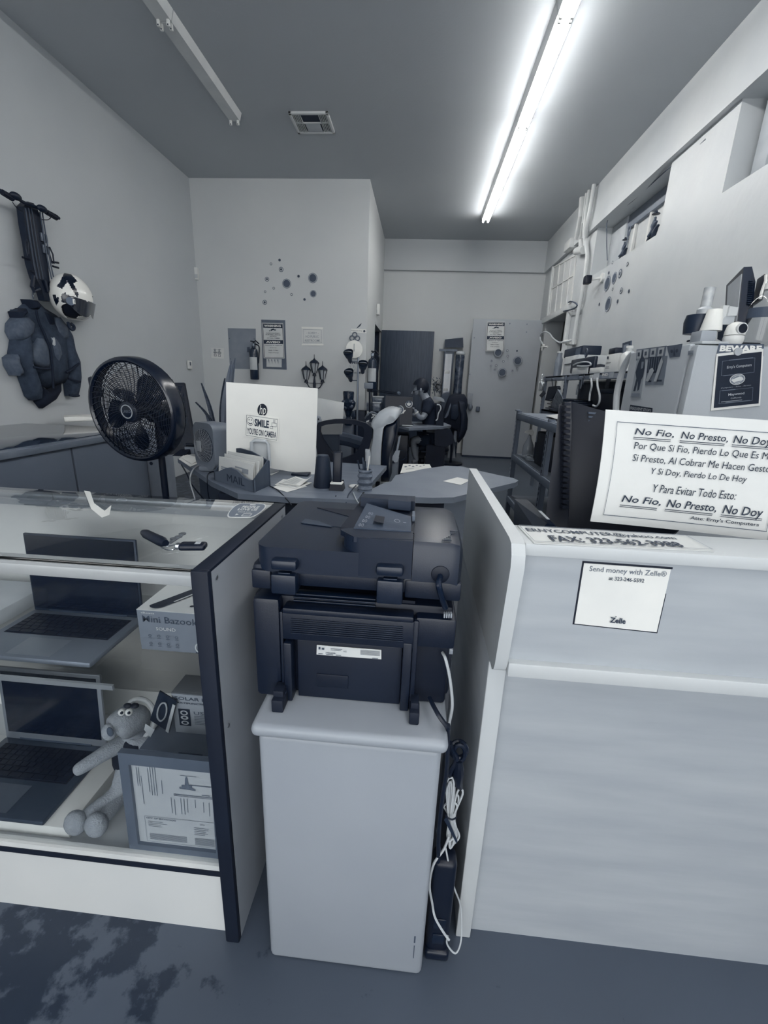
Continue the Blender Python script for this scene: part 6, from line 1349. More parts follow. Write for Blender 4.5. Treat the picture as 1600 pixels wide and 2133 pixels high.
# blossom tree sticker
t = T('tree_sticker', 'grey blossom tree wall sticker above the man\'s shoulder', 'wall sticker', m7(985, 440, 8.79))
g = B(); g.tube([m7(975, 430, 8.79), m7(972, 380, 8.79), m7(960, 300, 8.79), m7(985, 240, 8.79)], .008, 5); g.tube([m7(970, 360, 8.79), m7(1010, 290, 8.79)], .006, 5); g.obj('trunk', M(.45, .7), t)
rnd = random.Random(7); g = B()
for k in range(130):
    x, y = rnd.gauss(990, 38), rnd.gauss(300, 55); 
    if y > 420: continue
    c_ = m7(x, y, 8.792); r_ = rnd.uniform(.006, .016); g.slab([c_+Vector((r_*math.cos(a), 0, r_*math.sin(a))) for a in [j*math.pi/3 for j in range(6)]], .002, NY)
g.obj('blossoms', M(.5, .7), t, smooth=False)['kind'] = 'stuff'

# ---------------------------------------------------------------- doors
WOOD = M(.27, .5, .035, 5, name='dark_wood_veneer', stretch=(9, 9, .6))
d1 = S(B().box(-.785, 8.62, .01, .19, 8.665, 2.235, .003).obj('door_1', WOOD, None))
B().box(-.80, 7.43, 0, -.785, 7.45, 2.22).obj('door_frame', M(.7, .5), d1)
B().cyl((.13, 8.6, 1.0), (.13, 8.62, 1.0), .025).obj('door_knob', ALU, d1)
DP = M(.66, .42, .02, 1.2, name='painted_steel', bump=.1, bscale=6, spec=.5)
d2 = S(B().slab([f3(880, 1655, 8.30)*0+Vector((.86, 8.42, .02)), Vector((2.06, 8.38, .02)), Vector((2.06, 8.38, 2.44)), Vector((.86, 8.42, 2.44))], .045, Vector((-.03, -1, 0)).normalized()).obj('door_2', DP, smooth=False))
for v in ((960, 450, 8),): pass
kn = f3(993, 1230, 8.36); B().box(kn.x-.035, 8.36, kn.z-.045, kn.x+.035, 8.41, kn.z+.045, .01).obj('door_latch', M(.35, .4), d2)
for x, y in ((1272, 480), (1422, 487), (1418, 555), (960, 605), (920, 925)): p_ = f3(x, y, 8.395); B().cyl(p_, p_+Vector((0, -.008, 0)), .012, n=8).obj('bolt', M(.5, .5), d2)
p_ = f3(925, 1140, 8.38); B().box(p_.x-.05, 8.36, p_.z-.1, p_.x+.04, 8.40, p_.z+.1, .004).obj('lock_plate', M(.6, .4), d2)
B().box(.86, 8.35, .0, 2.06, 8.40, .03).obj('door_sweep', M(.2, .6), d2)
warning([f3(*v, 8.35) for v in ((1060, 722), (1220, 724), (1232, 465), (1072, 465))], NY, 'warning and aviso camera sign fixed on the pale steel door', INKM)
for cx, cy, r_, st, lb in ((1170, 735, .075, 2, 'round sticker half hidden under the steel door\'s warning sign'), (1342, 806, .08, 2, 'large round sticker right of the warning sign on the steel door'), (1206, 908, .078, 2, 'large round sticker lowest on the steel door'),
   (1250, 718, .02, 3, 'small ring sticker just right of the door sign\'s lower edge'), (1335, 720, .016, 0, 'tiny solid dot sticker high on the steel door'), (1254, 766, .02, 3, 'small ring sticker second below the door sign corner'), (1112, 808, .022, 1, 'small ringed dot sticker left, below the door sign'), (1215, 812, .02, 3, 'small ring sticker mid-height between the large door rounds'), (1106, 852, .02, 1, 'small ringed dot sticker at the left of the door group'), (1152, 848, .02, 3, 'small ring sticker just above the lowest large door round'), (1140, 885, .02, 1, 'small ringed dot sticker left of the lowest large door round'), (1295, 892, .02, 1, 'small ringed dot sticker right of the lowest large door round'), (1338, 868, .022, 1, 'small ringed dot sticker under the right large door round')):
    dot(f3(cx, cy, 8.352), NY, r_, st, lb, 'round stickers on the steel door')
# ---------------------------------------------------------------- right wall fittings
NX = Vector((-1, 0, 0))
def g4(x, y): return (1100+x*.3125, 340+y*.3125)     # enlarged view of the right wall
def z2(x, y): return (1110+x*.16877, 380+y*.16877)   # enlarged view of the pipes
RX = 2.095
def R2(x, y, X=RX): return P(*z2(x, y), X=X)
t = T('transom_panel', 'white painted transom panel with bars above the right doorway', 'transom', R2(350, 1500))
q = [R2(200, 1680), R2(480, 1480), R2(545, 880), R2(262, 1040)]
B().slab(q, .004, NX).obj('board', M(.83, .45), t, smooth=False)
f = quadmap(q, NX, .012)
for u0, v0, u1, v1 in ((0, 0, 1, .03), (0, .97, 1, 1), (0, 0, .03, 1), (.97, 0, 1, 1), (.03, .56, .95, .585), (.28, 0, .30, 1), (.53, 0, .55, 1), (.78, 0, .8, 1)): B().slab([f(u0, v0), f(u1, v0), f(u1, v1), f(u0, v1)], .014, NX).obj('bar', M(.86, .4), t, smooth=False)
B().box(2.03, 7.02, 2.38, 2.10, 8.4, 2.47, .01).box(2.04, 6.98, 0, 2.10, 7.05, 2.4, .008).obj('door_trim', M(.82, .45), t)
tt = [('roof_pipe', 'thick painted pipe running down to a junction box, leftmost of the pipe group', [(622, 150), (600, 420), (552, 680)], .045), ('conduit', 'thin painted conduit in the middle of the pipe group', [(700, 75), (655, 400), (632, 600), (640, 780)], .022), ('conduit', 'long painted conduit running from ceiling to outlet, rightmost of the group', [(758, 25), (705, 350), (655, 560), (655, 700), (672, 900), (640, 1180), (600, 1420), (560, 1600), (520, 1850), (495, 2000)], .026), ('conduit', 'painted conduit close beside the thick pipe', [(665, 130), (620, 500), (590, 700)], .02)]
for nm, lb, pts, r_ in tt:
    b = B(); b.tube([R2(x, y, 2.0 if y < 620 else 2.05) for x, y in pts], r_, 10); tag(b.obj(nm, HOUS), lb, 'pipe', 'painted pipes on the right wall')
t = T('junction_box', 'white painted junction box with a side elbow under the thick pipe', 'junction box', R2(520, 780))
a, c_ = R2(465, 870), R2(560, 680); B().box(1.99, a.y, a.z, 2.095, c_.y, c_.z, .01).obj('box_body', HOUS, t)
B().cyl(R2(540, 850, 2.04), R2(630, 832, 2.04), .05, n=12).obj('elbow', HOUS, t)
B().cyl(R2(590, 720, 2.05), R2(600, 840, 2.05), .03, n=10).obj('stub_pipe', HOUS, t)
tag(B().tube([R2(262, 1020), R2(235, 1250), R2(190, 1680)], .035, 8).obj('conduit', HOUS), 'painted conduit left of the transom panel', 'pipe', 'painted pipes on the right wall')
cable('ceiling_wire', 'dark wire loop above the right doorway corner', [R2(440, 1480, 2.03), R2(470, 1470, 2.0), R2(520, 1485, 2.0), R2(548, 1520, 2.02), R2(500, 1560, 2.03), R2(380, 1590, 2.03)], .01, M(.3, .6))
t = T('security_camera', 'small black cube security camera on a white arm on the right wall', 'camera', R2(690, 1190))
p_ = R2(665, 1200, 1.95); B().box(p_.x-.03, p_.y-.05, p_.z-.05, p_.x+.05, p_.y+.05, p_.z+.045, .015).obj('camera_head', BLK, t)
B().cyl(p_+Vector((.04, 0, 0)), (2.1, p_.y-.12, p_.z), .014, n=8).obj('arm', WH, t); B().cyl((2.075, p_.y-.12, p_.z), (2.1, p_.y-.12, p_.z), .05, n=14).obj('mount', WH, t)
def z3(x, y): return (1120+x*.1375, 640+y*.13754)
def Z3(x, y, X=None, Y=None): return P(*z3(x, y), **({'X': X} if X is not None else {'Y': Y}))
cable('white_wire', 'white wire looping out of the outlet towards the steel door', [Z3(520, 500, X=2.03), Z3(460, 515, X=1.98), Z3(400, 525, X=1.95), Z3(320, 530, X=1.9), Z3(240, 475, X=1.9), Z3(180, 400, X=1.9), Z3(110, 372, X=1.9), Z3(50, 410, X=1.9), Z3(40, 480, X=1.9), Z3(90, 580, X=1.9)], .012, WCB)
t = T('wire_plug', 'white plug with a cross bar dangling on the white wire', 'plug', Z3(100, 590, X=1.9))
B().cyl(Z3(92, 570, X=1.9), Z3(70, 650, X=1.9), .022, n=10).cyl(Z3(55, 605, X=1.9), Z3(150, 598, X=1.9), .014, n=8).obj('plug_body', WH, t)
t = T('wall_outlet', 'white outlet block at the foot of the right wall conduit', 'outlet', Z3(510, 520, X=2.08))
a, c_ = Z3(470, 580, X=2.05), Z3(545, 480, X=2.05); B().box(2.0, a.y, a.z, 2.098, c_.y, c_.z, .01).obj('outlet_body', WH, t)
B().cyl(Z3(400, 525, X=1.97), Z3(480, 520, X=2.02), .028, n=10).obj('connector', WH, t)
for cx, cy, r_, st, lb in ((528, 802, .082, 2, 'large upper round sticker on the right wall'), (533, 940, .082, 2, 'large lower round sticker on the right wall'), (575, 765, .062, 2, 'medium round sticker beside the upper large one on the right wall'), (613, 735, .045, 1, 'ringed dot sticker highest of the right wall chain'),
   (538, 730, .018, 0, 'tiny dot sticker above the upper large round, right wall'), (563, 662, .018, 3, 'small ring sticker just under the recess left figurine'), (662, 673, .022, 3, 'small ring sticker under the recess right figurine'), (563, 840, .016, 3, 'small faint ring sticker below the medium right wall round'), (620, 850, .032, 1, 'ringed dot sticker right of the two large right wall rounds'), (672, 852, .018, 0, 'tiny dot sticker farthest right of the right wall group'), (597, 920, .02, 0, 'tiny dot sticker beside the lower large right wall round'), (475, 940, .018, 0, 'tiny dot sticker farthest left of the right wall group')):
    dot(P(*g4(cx, cy), X=RX), NX, r_, st, lb, 'round stickers on the right wall')
# figurines in the recess
FG = M(.16, .45, .05, 30, name='figurine_bronze')
def figurine(base, s, label, w):
    t = T('rider_figurine', label, 'figurine', base)
    def q_(y, z, x=0): return base+Vector((x, y*s, z*s))
    skinned('mount', [(q_(0, .16), .05*s), (q_(-.14, .17), .045*s), (q_(-.2, .26), .03*s), (q_(-.25, .25), .02*s), (q_(-.13, .06), .02*s), (q_(-.12, .0), .018*s), (q_(.04, .07), .02*s), (q_(.05, 0), .018*s), (q_(.1, .12), .012*s), (q_(.22, .02), .008*s)], [(0, 1), (1, 2), (2, 3), (1, 4), (4, 5), (0, 6), (6, 7), (0, 8), (8, 9)], FG, t, sub=1)
    skinned('rider', [(q_(-.05, .22), .035*s), (q_(-.06, .33), .045*s), (q_(-.07, .40), .02*s), (q_(-.07, .44), .03*s), (q_(-.17, .34), .014*s), (q_(.03, .30), .014*s), (q_(-.1, .12, -.05), .018*s)], [(0, 1), (1, 2), (2, 3), (1, 4), (1, 5), (0, 6)], M(.3, .5), t, sub=1)
    B().cyl(q_(-.07, .47), q_(-.07, .48), .065*s, .06*s, 14).cyl(q_(-.07, .48), q_(-.07, .52), .03*s, .02*s, 12).obj('hat', FG, t)
    B().box(base.x-.06, base.y-.2*s, base.z-.001, base.x+.06, base.y+.2*s, base.z+.02).obj('plinth', M(.1, .5), t)
    if w: B().tube([q_(-.17, .34), q_(-.2, .6)], .006, 5).tube([q_(-.2, .6)+Vector((0, .03*math.cos(a), .05*math.sin(a))) for a in [k*math.pi/6 for k in range(12)]], .006, 5, True).obj('lasso', M(.4, .5), t)
figurine(Vector((2.2, 5.80, 2.70)), .5, 'dark rider figurine with a raised loop in the wall recess, farther left', True)
figurine(Vector((2.2, 5.15, 2.70)), .58, 'dark rider figurine in the wall recess, nearer one', False)
p_ = P(*g4(705, 285), X=2.25); t = T('hanging_ornament', 'small pale curled ornament hanging at the recess top', 'ornament', p_)
B().tube([p_+Vector((0, .05*math.cos(a), .04*math.sin(a))) for a in [k*.5 for k in range(11)]], .012, 6).obj('curl', M(.7, .5), t); B().tube([p_+Vector((0, .04, 0)), p_+Vector((0, .03, .12))], .004, 5).obj('hook', M(.5, .5), t)
cable('recess_wire', 'thin dark wire along the recess above the figurines', [P(1265, 542, X=2.12), P(1264, 490, X=2.12), P(1268, 455, X=2.12), P(1310, 425, X=2.15), P(1350, 390, X=2.15), P(1400, 345, X=2.11), P(1440, 318, X=2.11), P(1470, 290, X=2.10)], .005, M(.3, .5))
cable('recess_wire', 'brown wire hanging down in the nearer wall recess', [P(1522, 246, X=2.2), P(1526, 300, X=2.2), P(1518, 350, X=2.2), P(1519, 388, X=2.2)], .007, M(.3, .5))

# ---------------------------------------------------------------- wall shelf with clutter
SX = 1.6
sy0, sy1 = 2.85, 6.07
t = T('wall_shelving', 'grey steel shelving along the right wall holding boxes and wires', 'shelving', (1.85, 4.5, 0))
STL = M(.43, .45, .02, name='shelf_steel')
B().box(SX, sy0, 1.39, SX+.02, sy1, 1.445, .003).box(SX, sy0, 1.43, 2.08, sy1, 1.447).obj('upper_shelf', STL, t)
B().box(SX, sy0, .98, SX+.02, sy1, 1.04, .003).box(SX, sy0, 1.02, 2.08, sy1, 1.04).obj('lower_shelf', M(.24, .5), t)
for y in (sy0+.02, 5.2, sy1-.02):
    for x in (SX+.01, 2.06):
        pst = B().box(x-.018, y-.018, 0, x+.018, y+.018, 1.44).obj('post', STL, t)
        if x < 1.8:
            for k in range(8): B().box(x-.0205, y-.007, 1.08+k*.04, x-.0185, y+.007, 1.1+k*.04).obj('slot', M(.04, .8), pst)
B().box(2.07, sy0, 1.05, 2.085, sy1, 1.39).obj('back_panel', M(.3, .6), t)
def S2(x, y, X=SX-.003): return P(*z3(x, y), X=X)
for x0, x1, v0, v1, m_ in ((480, 620, .12, .9, .42), (790, 840, .2, .8, .78), (850, 930, .0, 1, .72), (975, 1075, .15, .95, .5), (1080, 1150, .15, .95, .6), (1155, 1215, .1, .85, .55), (200, 240, .35, .5, .6), (370, 400, .3, .8, .6)):
    a, c_ = S2(x0, 1035), S2(x1, 1035); z0, z1 = 1.39+.055*v0, 1.39+.055*v1
    sl = B().box(SX-.003, a.y, z0, SX, c_.y, z1).obj('shelf_label', M(m_, .6), t)
q = [Vector((SX-.0035, S2(975, 1030).y, 1.415)), Vector((SX-.0035, S2(1075, 1030).y, 1.415)), Vector((SX-.0035, S2(1075, 1030).y, 1.44)), Vector((SX-.0035, S2(975, 1030).y, 1.44))]
letters([('IND', .05, .05, .95, .95, 0, .03)], q, t, M(.9, .6), NX)
def item(name, label, cat, x0, y0, x1, y1, X, d, mat, part='body', zb=None, bev=.01):
    """box standing on the shelf: photo rectangle on the plane X, depth d towards the wall"""
    a, c_ = P(*z3(x0, y1), X=X), P(*z3(x1, y0), X=X); zb = a.z if zb is None else zb
    t = T(name, label, cat, (X, (a.y+c_.y)/2, zb)); B().box(X, a.y, zb, X+d, c_.y, c_.z, bev).obj(part, mat, t); return t, a, c_
zt = 1.4475
t, a, c_ = item('printer_part', 'white plastic printer shell on the shelf near the doorway', 'printer part', 385, 715, 620, 940, 1.66, .3, M(.8, .4), zb=zt)
B().box(1.652, c_.y+.02, zt+.12, 1.66, a.y-.05, c_.z-.08, .004).obj('dark_opening', M(.08, .5), t)
t, a2, c2_ = item('cable_modem', 'dark boxy device stacked on the white printer shell', 'electronic device', 400, 575, 690, 705, 1.70, .2, M(.17, .4), zb=c_.z+.001)
B().box(1.696, c2_.y+.05, c2_.z-.09, 1.70, c2_.y+.2, c2_.z-.02).obj('label', M(.3, .4), t)
t, a3, c3 = item('receiver_box', 'black receiver box with a looped knob in front on the shelf', 'electronic device', 500, 735, 870, 880, 1.625, .03+.005, M(.1, .3), zb=zt+.02)
p_ = Z3(740, 690, X=1.64); B().tube([p_+Vector((0, .03*math.cos(a), .035*math.sin(a))) for a in [k*math.pi/8 for k in range(16)]], .008, 6, True).tube([p_+Vector((0, 0, -.035)), Vector((1.64, p_.y, c3.z))], .008, 6).obj('loop_knob', M(.25, .4), t)
B().box(1.63, a3.y-.3, zt, 1.65, a3.y-.1, zt+.022).obj('foot', BLK, t)
t, a, c_ = item('ornamental_dish', 'white open dish with a cord across it at the shelf front edge', 'dish', 525, 895, 760, 945, 1.605, .015, M(.8, .4), zb=zt, bev=.004)
cable('shelf_cord', 'pale curly cord lying over the white dish', [Z3(540, 880, X=1.61), Z3(600, 850, X=1.60), Z3(700, 830, X=1.60), Z3(790, 840, X=1.61), Z3(800, 880, X=1.61), Z3(720, 895, X=1.60), Z3(600, 890, X=1.60)], .008, M(.7, .5))
t, a, c_ = item('plate', 'flat white plate on the shelf edge right of the dish', 'plate', 790, 905, 960, 930, 1.605, .12, M(.85, .4), zb=zt, bev=.004)
p_ = Z3(915, 900, X=1.8); tag(B().lathe([(0, .11), (.05, .10), (.11, .05), (.13, 0), (.0, 0)], 20, (1.82, p_.y, zt)).obj('knit_hat', M(.03, .7)), 'black domed cap sitting on the shelf', 'cap')
p_ = Z3(300, 970, X=1.70); t = T('glass_jar', 'slim glass jar at the far left of the shelf', 'jar', (1.7, p_.y, zt))
B().lathe([(0, 0), (.045, 0), (.045, .2), (.03, .24), (.03, .28)], 16, (1.7, p_.y, zt)).obj('jar_body', M(.5, .15, .08), t); B().cyl((1.7, p_.y, zt+.28), (1.7, p_.y, zt+.3), .035).obj('lid', M(.8, .3), t)
t, a, c_ = item('product_box', 'white product box with a dark lid and printed label on the shelf', 'box', 1015, 690, 1240, 905, 1.62, .12, M(.86, .5), zb=zt, bev=.003)
B().box(1.618, c_.y+.09, c_.z, 1.75, a.y-.03, c_.z+.05, .01).obj('lid', M(.08, .4), t)
q = [Vector((1.618, a.y-.02, zt+.02)), Vector((1.618, c_.y+.12, zt+.02)), Vector((1.618, c_.y+.12, c_.z-.01)), Vector((1.618, a.y-.02, c_.z-.01))]
letters([('#', .05, .78, .35, .95), ('o', .2, .5, .05, .05), ('o', .4, .5, .05, .05), ('o', .6, .5, .05, .05), ('o', .8, .5, .05, .05), ('#', .1, .1, .8, .13), ('#', .1, .2, .7, .23)], q, t, M(.25, .6), NX, .002, 'print')
q = [Z3(1265, 900, X=1.66), Z3(1390, 900, X=1.66), Z3(1412, 505, X=1.66), Z3(1285, 545, X=1.66)]
t = T('framed_card', 'small dark framed card standing behind the white bottle', 'card', q[0])
q = [Vector((v.x, v.y, max(v.z, zt))) for v in q]
B().slab(q, .01, NX).obj('card', M(.3, .5), t, smooth=False); letters([('#', .2, .55, .8, .9), ('~', [(.3, .1), (.7, .1), (.5, .5)])], q, t, M(.5, .6), NX, .002, 'print')
p_ = Z3(1345, 900, X=1.62); t = T('spray_bottle', 'white plastic bottle with a cap beside the fridge', 'bottle', (1.62, p_.y, zt))
hb_ = (Z3(1345, 595, X=1.62).z-zt)/.335; B().lathe([(0, 0), (.05, 0), (.055, .02), (.055, .19*hb_), (.04, .24*hb_), (.022, .26*hb_), (.022, .3*hb_)], 18, (1.62, p_.y, zt)).obj('bottle_body', M(.85, .3), t); B().cyl((1.62, p_.y, zt+.3*hb_), (1.62, p_.y, zt+.335*hb_), .026).obj('cap', M(.9, .3), t)
hz = B().tube(bez([Z3(1440, 680, X=1.3), Z3(1380, 740, X=1.28), Z3(1300, 850, X=1.25), Z3(1230, 1080, X=1.22), Z3(1195, 1300, X=1.2), Z3(1180, 1480, X=1.2), Z3(1175, 1700, X=1.2)]), [.014]*7*1+[.022]*42, 10) if False else None
pts = bez([Z3(1440, 680, X=1.3), Z3(1380, 760, X=1.3), Z3(1310, 900, X=1.3), Z3(1245, 1100, X=1.3), Z3(1205, 1300, X=1.3), Z3(1190, 1500, X=1.3), Z3(1190, 1800, X=1.3)])
tag(B().tube(pts, [.011+.009*min(1, i/14) for i in range(len(pts))], 10).obj('hose', M(.75, .4)), 'pale corrugated hose running down beside the fridge side', 'hose')
# under the shelf
t = T('flat_panel_stack', 'stack of dark flat panels lying on the lower shelf', 'panels', (1.7, 5.0, 1.041))
rnd = random.Random(2)
for k in range(9): B().box(1.57+rnd.uniform(0, .04), 4.7+rnd.uniform(-.1, .1), 1.042+k*.017, 1.95, 5.75+rnd.uniform(-.25, .1), 1.042+k*.017+.013, .003).obj('panel', M(.06+.03*(k % 4), .35), t)
t = T('dark_case', 'large black case with a corner dent on the lower shelf', 'case', (1.8, 4.3, 1.041))
B().box(1.72, 4.05, 1.042, 2.0, 4.66, 1.30, .02).obj('case_body', M(.03, .5), t); B().box(1.71, 4.1, 1.27, 1.99, 4.6, 1.315, .01).obj('case_lid', M(.08, .5), t)
cable('white_lead', 'white lead hanging in a loop under the shelf with its plug', [Z3(905, 1075, X=1.58), Z3(910, 1200, X=1.57), Z3(940, 1330, X=1.57), Z3(935, 1440, X=1.57), Z3(890, 1500, X=1.57), Z3(840, 1485, X=1.57)], .009, WCB)
cable('white_lead', 'straight pale lead hanging under the shelf left of the loop', [Z3(815, 1080, X=1.58), Z3(820, 1200, X=1.57), Z3(795, 1300, X=1.57), Z3(785, 1420, X=1.57)], .009, WCB)
p_ = Z3(700, 1040, X=1.58); t = T('key_bunch', 'bunch of keys and tags hanging from the shelf edge', 'keys', p_)
for k in range(6): B().slab([p_+Vector((-.01*k, .02*math.sin(k*2)-.014, -.02*k-.08)), p_+Vector((-.01*k, .02*math.sin(k*2)+.014, -.02*k-.08)), p_+Vector((-.01*k, .02*math.sin(k*2+1)+.01, -.02*k)), p_+Vector((-.01*k, .02*math.sin(k*2+1)-.01, -.02*k))], .004, NX).obj('key', M(.3+.1*(k % 3), .3, metal=.5), t)
B().tube([p_+Vector((0, .02*math.cos(a), .02*math.sin(a))) for a in [k*math.pi/6 for k in range(12)]], .003, 5, True).obj('ring', CHR, t)
# things hanging at the doorway
t = T('hanging_pouch', 'black pouch hanging at the shelf end by the doorway', 'pouch', Z3(210, 1300, X=1.58))
B().slab([Z3(110, 1410, X=1.58), Z3(200, 1425, X=1.58), Z3(300, 1230, X=1.58), Z3(290, 1190, X=1.58), Z3(165, 1205, X=1.58)], .04, NX).obj('pouch_body', M(.04, .6), t); B().cyl(Z3(230, 1200, X=1.59), Z3(215, 1080, X=1.59), .005, n=6).obj('strap', BLK, t)
q = [Z3(25, 1335, X=1.5), Z3(55, 1370, X=1.5), Z3(118, 1300, X=1.5), Z3(88, 1265, X=1.5)]
tag(B().slab(q, .01, NX).obj('black_tag', BLK, smooth=False), 'small black tag hanging tilted by the steel door edge', 'tag')
t = T('foil_ornament', 'crumpled silvery ornament hanging at the doorway', 'ornament', Z3(60, 1150, X=1.55))
b = B(); p_ = Z3(62, 1150, X=1.55); b.ball(p_, (.03, .055, .10), n=12)
rnd = random.Random(6)
for v in b.bm.verts: v.co += (v.co-p_)*rnd.uniform(-.35, .25)
b.obj('foil', M(.75, .3, metal=.4), t, smooth=False)
t = T('plastic_bag', 'clear plastic bag hanging from the shelving post', 'bag', Z3(240, 1500, X=1.55))
b = B(); b.hull([Z3(*v, X=1.5+.03*i) for i, v in enumerate(((300, 1240), (345, 1250), (390, 1400), (350, 1500), (260, 1610), (150, 1610), (200, 1480), (260, 1350)))]+[Z3(250, 1550, X=1.62), Z3(330, 1400, X=1.62)]); b.obj('bag_film', M(.5, .2, .08, 20, bump=.6), t, ang=20)

# ---------------------------------------------------------------- low steel rack
t = T('steel_rack', 'low steel rack with perforated posts behind the reception counter', 'rack', (1.2, 4.0, 0))
RKX = .976; RKM = M(.42, .45, .02, name='rack_steel')
def K(x, y, X=RKX): return P(1040+x*.1375, 840+y*.1375, X=X)
y_a, y_b = 4.54, 3.42
for X in (RKX, RKX+.5):
    for y in (y_a, y_b):
        pst = B().box(X-.004, y-.022, 0, X+.004, y+.022, 1.07).box(X, y-.022, 0, X+.04, y-.016, 1.07).obj('post', RKM, t)
        if X == RKX:
            for k in range(20): B().box(X-.0055, y-.008, .12+k*.045, X-.0045, y+.008, .145+k*.045).obj('slot', M(.7 if y == y_a else .05, .8), pst)
for z, nm in ((1.05, 'top_shelf'), (.64, 'middle_shelf'), (.2, 'bottom_shelf')):
    B().box(RKX-.006, y_b-.35, z-.06, RKX+.012, y_a+.02, z, .003).box(RKX, y_b-.35, z-.012, RKX+.52, y_a+.02, z-.002).box(RKX, y_a, z-.06, RKX+.52, y_a+.015, z).obj(nm, RKM, t)
    B().box(RKX+.012, y_b-.33, z-.002, RKX+.5, y_a, z+.004).obj('shelf_board', M(.5, .6), t)
B().box(RKX-.02, y_a-.03, 1.07, RKX+.02, y_a+.03, 1.08, .003).obj('post_cap', RKM, t)
for X in (RKX, RKX+.5): B().box(X-.004, y_b-.35, 0, X+.004, y_b-.31, 1.05).obj('post', RKM, t)
c = Vector((RKX+.12, 4.42, .645)); t = T('trigger_bottle', 'clear trigger spray bottle with a white nozzle on the rack\'s middle shelf', 'bottle', c)
B().lathe([(0, 0), (.05, 0), (.055, .02), (.05, .1), (.02, .17), (.014, .2)], 18, c).obj('bottle_body', M(.62, .2), t)
B().hull([c+Vector(v) for v in ((-.055, -.015, .225), (-.055, .015, .225), (.03, -.015, .2), (.03, .015, .2), (-.04, 0, .25), (.04, 0, .235), (.02, 0, .26))]).obj('nozzle', M(.9, .3), t)
c = Vector((RKX+.22, 4.3, .645)); t = T('dark_bottle', 'dark bottle with a pale label beside the trigger spray bottle', 'bottle', c)
B().lathe([(0, 0), (.04, 0), (.042, .14), (.036, .15), (.036, .21), (.02, .22), (0, .22)], 18, c).obj('bottle_body', M(.05, .3), t)
B().sheet([[(c.x+.043*math.cos(a), c.y+.043*math.sin(a), c.z+z) for a in [rad(170+k*14) for k in range(9)]] for z in (.04, .12)]).obj('label', M(.5, .6), t)
c = Vector((RKX+.12, 4.18, .655)); b = B(); b.ball(c, (.09, .14, .035), n=14); rnd = random.Random(8)
for v in b.bm.verts: v.co += (v.co-c)*rnd.uniform(-.3, .2)
tag(b.obj('plastic_pack', M(.6, .15, .1, 25), smooth=False), 'crumpled clear plastic pack on the rack\'s middle shelf', 'pack')
tag(B().box(RKX+.08, 3.55, .645, RKX+.3, 4.0, .93, .01).obj('black_box', M(.03, .5)), 'tall black box at the near end of the rack\'s middle shelf', 'box')
tag(B().box(RKX+.1, 4.04, .645, RKX+.26, 4.12, .82, .005).obj('narrow_carton', M(.1, .5)), 'narrow dark carton between dark bottle and tall black box', 'box')
tag(B().box(RKX+.1, 4.45, .645, RKX+.2, 4.52, .72, .003).obj('white_carton', M(.8, .6)), 'small white carton behind the trigger bottle', 'box')
t = T('paper_pile', 'white paper packets on a dark tray on the rack top', 'papers', (RKX+.2, 3.7, 1.055))
B().hull([Vector((RKX+.05, 3.2, 1.055)), Vector((RKX+.35, 3.3, 1.055)), Vector((RKX+.35, 3.95, 1.055)), Vector((RKX+.12, 3.95, 1.055)), Vector((RKX+.05, 3.2, 1.07)), Vector((RKX+.35, 3.3, 1.07)), Vector((RKX+.35, 3.95, 1.07))]).obj('tray', M(.1, .5), t)
B().hull([Vector((RKX+.06, 3.35, 1.071)), Vector((RKX+.3, 3.4, 1.071)), Vector((RKX+.3, 3.95, 1.071)), Vector((RKX+.1, 3.9, 1.071)), Vector((RKX+.1, 3.5, 1.10)), Vector((RKX+.25, 3.8, 1.105))]).obj('packet', M(.88, .4), t, ang=15)

# ---------------------------------------------------------------- refrigerator and what stands on it
FRX, FRY, FRZ = 1.16, 2.07, 1.497
FRM = M(.68, .45, .015, 3, name='fridge_enamel', bump=.06, bscale=200)
fr = T('refrigerator', 'pale refrigerator with photos on its side and a plaque on the door', 'refrigerator', (1.5, 2.4, 0))
B().box(FRX-.002, FRY+.055, .03, 1.95, 2.69, FRZ, .01).obj('cabinet_body', FRM, fr)
B().box(FRX+.0, FRY, .05, 1.95, FRY+.05, FRZ-.008, .012).obj('door', FRM, fr)
B().box(FRX+.01, FRY+.049, .05, 1.94, FRY+.056, FRZ-.015).obj('door_gasket', M(.45, .6), fr)
B().box(FRX+.02, FRY+.01, FRZ-.004, FRX+.13, FRY+.10, FRZ+.008, .003).obj('hinge_cover', M(.75, .4), fr)
B().box(FRX+.02, FRY+.08, 0, 1.93, 2.66, .03).obj('plinth', BLKM, fr)
def g5(x, y): return (1280+x*.2, 690+y*.2)           # enlarged view of the refrigerator
FXp = FRX-.0035
def fside(pts): return [P(*g5(*v), X=FXp) for v in pts]
rnd = random.Random(12)
def photo(name, label, q, n, base, marks, cat='photo', lift=.0012):
    t = T(name, label, cat, q[0]); B().slab(q, .001, n).obj('print', base, t, smooth=False)
    for i, (m_, its) in enumerate(marks): letters(its, q, t, m_, n, .001*(i+1), 'image')
    return t
photo('soldier_photo', 'cut-out photo of a standing dark figure on the fridge side', fside([(165, 690), (275, 690), (335, 250), (245, 250)]), NX, M(.62, .5), [(M(.22, .6), [('~', [(.45, 1.12), (.6, 1.12), (.65, .98), (.9, .9), (1.0, .7), (.95, .5), (.8, .42), (.75, .2), (.6, .15), (.5, .4), (.4, .15), (.2, .15), (.3, .45), (.1, .6), (.2, .8), (.4, .95)])]), (M(.5, .6), [('~', [(.6, .85), (.85, .85), (.85, .7), (.65, .68)]), ('#', .1, .02, .9, .1)])])
